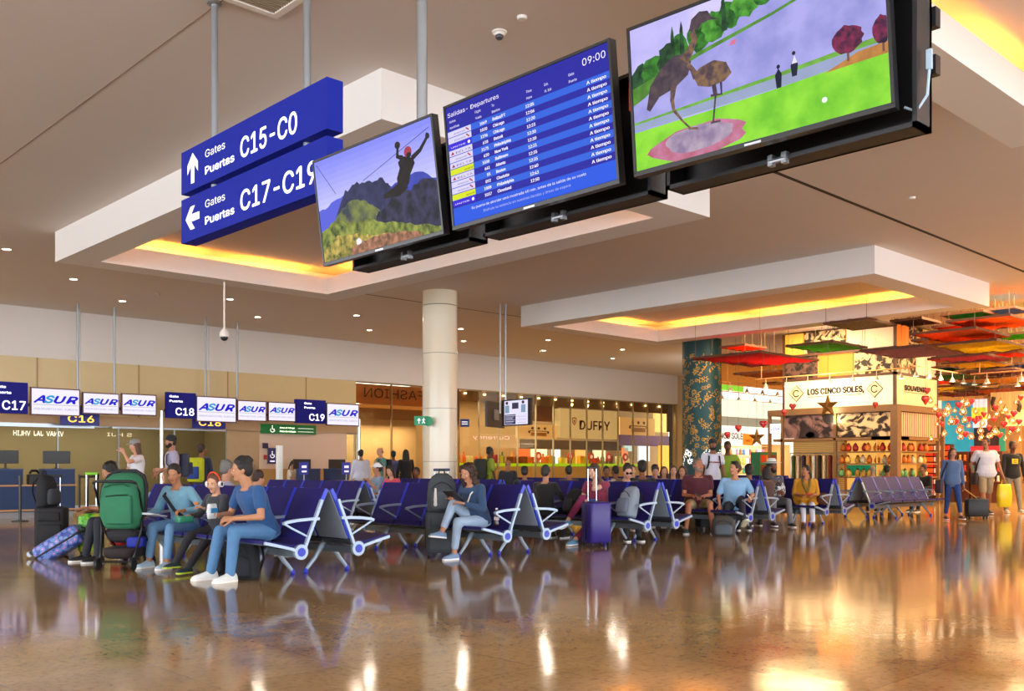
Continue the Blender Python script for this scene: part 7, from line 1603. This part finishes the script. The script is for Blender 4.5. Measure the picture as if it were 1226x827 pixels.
# hat man and yellow woman
c = MB(); c.loft([ring_at(Vector((0, .0, z)), wx, wy, Vector((1, 0, 0)), Vector((0, 1, 0)), 20, 2.4) for z, wx, wy in ((0, .16, .10), (.05, .2, .13), (.18, .19, .12), (.26, .15, .08), (.29, .08, .04))])
BWP = bwm(12, 9, '#23232a', '#c8ccd0'); t = empty('patterned_bag', 'black and white patterned bag on the lap of the man in the straw hat', 'bag', W(ht, Vector((.02, .30, .60))), ht['t'].rotation_euler.z); c.build('bag_body', BWP, t, True); MB().tube([(-.08, 0, .27), (-.06, 0, .38), (.06, 0, .38), (.08, 0, .27)], .01, 6).build('handle', BWP, t)
q = at_hand(yel, 0, (.05, .02, .03)); tag(MB().rbox((0, 0, 0), (.16, .09, .04), .02, M=Matrix.Translation(q) @ Matrix.Rotation(.6, 4, 'Z')).build('red_purse', mat('#c83a20', .5)), 'small red purse in the hands of the woman in the yellow shawl', 'purse')
tag(MB().loft([ring_at(Vector((17.70, 9.80, .42 + z)), wx, wy, Vector((1, 0, 0)), Vector((0, 1, 0)), 18, 2.6) for z, wx, wy in ((0, .10, .12), (.04, .12, .15), (.16, .11, .14), (.24, .05, .08))]).build('brown_handbag', mat('#5a3220', .5), None, True), 'brown handbag on the seat beside the woman in the yellow shawl', 'bag')
# travellers on the right
q = P(1169, 621, z=0); rc = case('suitcase', 'small black wheeled case pulled by the woman in the denim hoodie', (q.x, q.y), VIEW - .1, .46, .26, .40, mat('#111115', .5, noise=.2, nscale=10), handle=.0, wheels=4, r=.03)
hw = at_hand(den, 0); a_ = Vector((rc.location.x, rc.location.y, .47))
o = MB(); dl = a_ - Vector(rc.location); dd = hw - Vector(rc.location); Rz = Matrix.Rotation(-rc.rotation_euler.z, 4, 'Z'); o.cyl(Rz @ dl, Rz @ dd, .012, 8); o.build('pull_handle', mat('#c8a868', .35, .6), rc)
hw = at_hand(tee, 0); t = empty('shopping_bag', 'yellow plastic shopping bag in the hand of the man in the white T-shirt', 'bag', hw, VIEW + .2)
c = MB(); c.loft([ring_at(Vector((0, 0, z)), wx, wy, Vector((1, 0, 0)), Vector((0, 1, 0)), 20, 3.2) for z, wx, wy in ((-.66, .15, .06), (-.64, .17, .08), (-.35, .19, .10), (-.14, .17, .06), (-.10, .16, .035))]); c.build('bag_body', mat('#d8c81c', .4, noise=.15, nscale=5, bump=.5, bscale=7), t, True)
for q_ in (-1, 1): MB().tube([(q_ * .10, .02 * q_, -.12), (q_ * .05, .01, -.02), (0, 0, .0)], .012, 6, flat=.4).build('handle', mat('#c8b81c', .4), t)
c = MB(); M0 = tee['S']; c.tube([M0(.47) + tee['Xs'] * .14, M0(.42) + tee['Xs'] * -.10 + tee['Ys'] * .14, M0(.47) - tee['Xs'] * .14], .004, 6) if False else None
def strap_bag(i, side, c1, lb):
    S_ = i['S']; X_, Y_ = i['Xs'], i['Ys']
    MB().tube([S_(.49) + X_ * side * .12, S_(.42) + X_ * side * .15 + Y_ * .125, S_(.22) + X_ * side * .23 + Y_ * .10, S_(.0) + X_ * side * .25 + Y_ * .02], .018, 8, flat=.4).build('bag_strap', mat('#1c1c22', .8), i['t'], True)
    t = empty('shoulder_bag', lb, 'bag', W(i, S_(-.12) + X_ * side * .27), i['t'].rotation_euler.z); MB().rbox((0, 0, 0), (.10, .30, .30), .04).build('bag_body', mat(c1, .7, noise=.2, nscale=10), t, True); MB().rbox((side * .05, 0, -.03), (.03, .24, .18), .01).build('pocket', mat(c1, .8), t)
strap_bag(tee, 1, '#2a1a1c', 'dark shoulder bag at the hip of the man in the white T-shirt')
strap_bag(den, 1, '#3a2c3c', 'dark bag on the shoulder of the woman in the denim hoodie')
tag(MB().rbox((0, 0, 0), (.30, .22, .26), .05, M=Matrix.Translation((5.15, 12.9, .26)) @ Matrix.Rotation(.4, 4, 'Z')).build('red_travel_bag', mat('#b01c20', .7), None, True), 'red travel bag standing behind the green suitcase handle', 'bag')
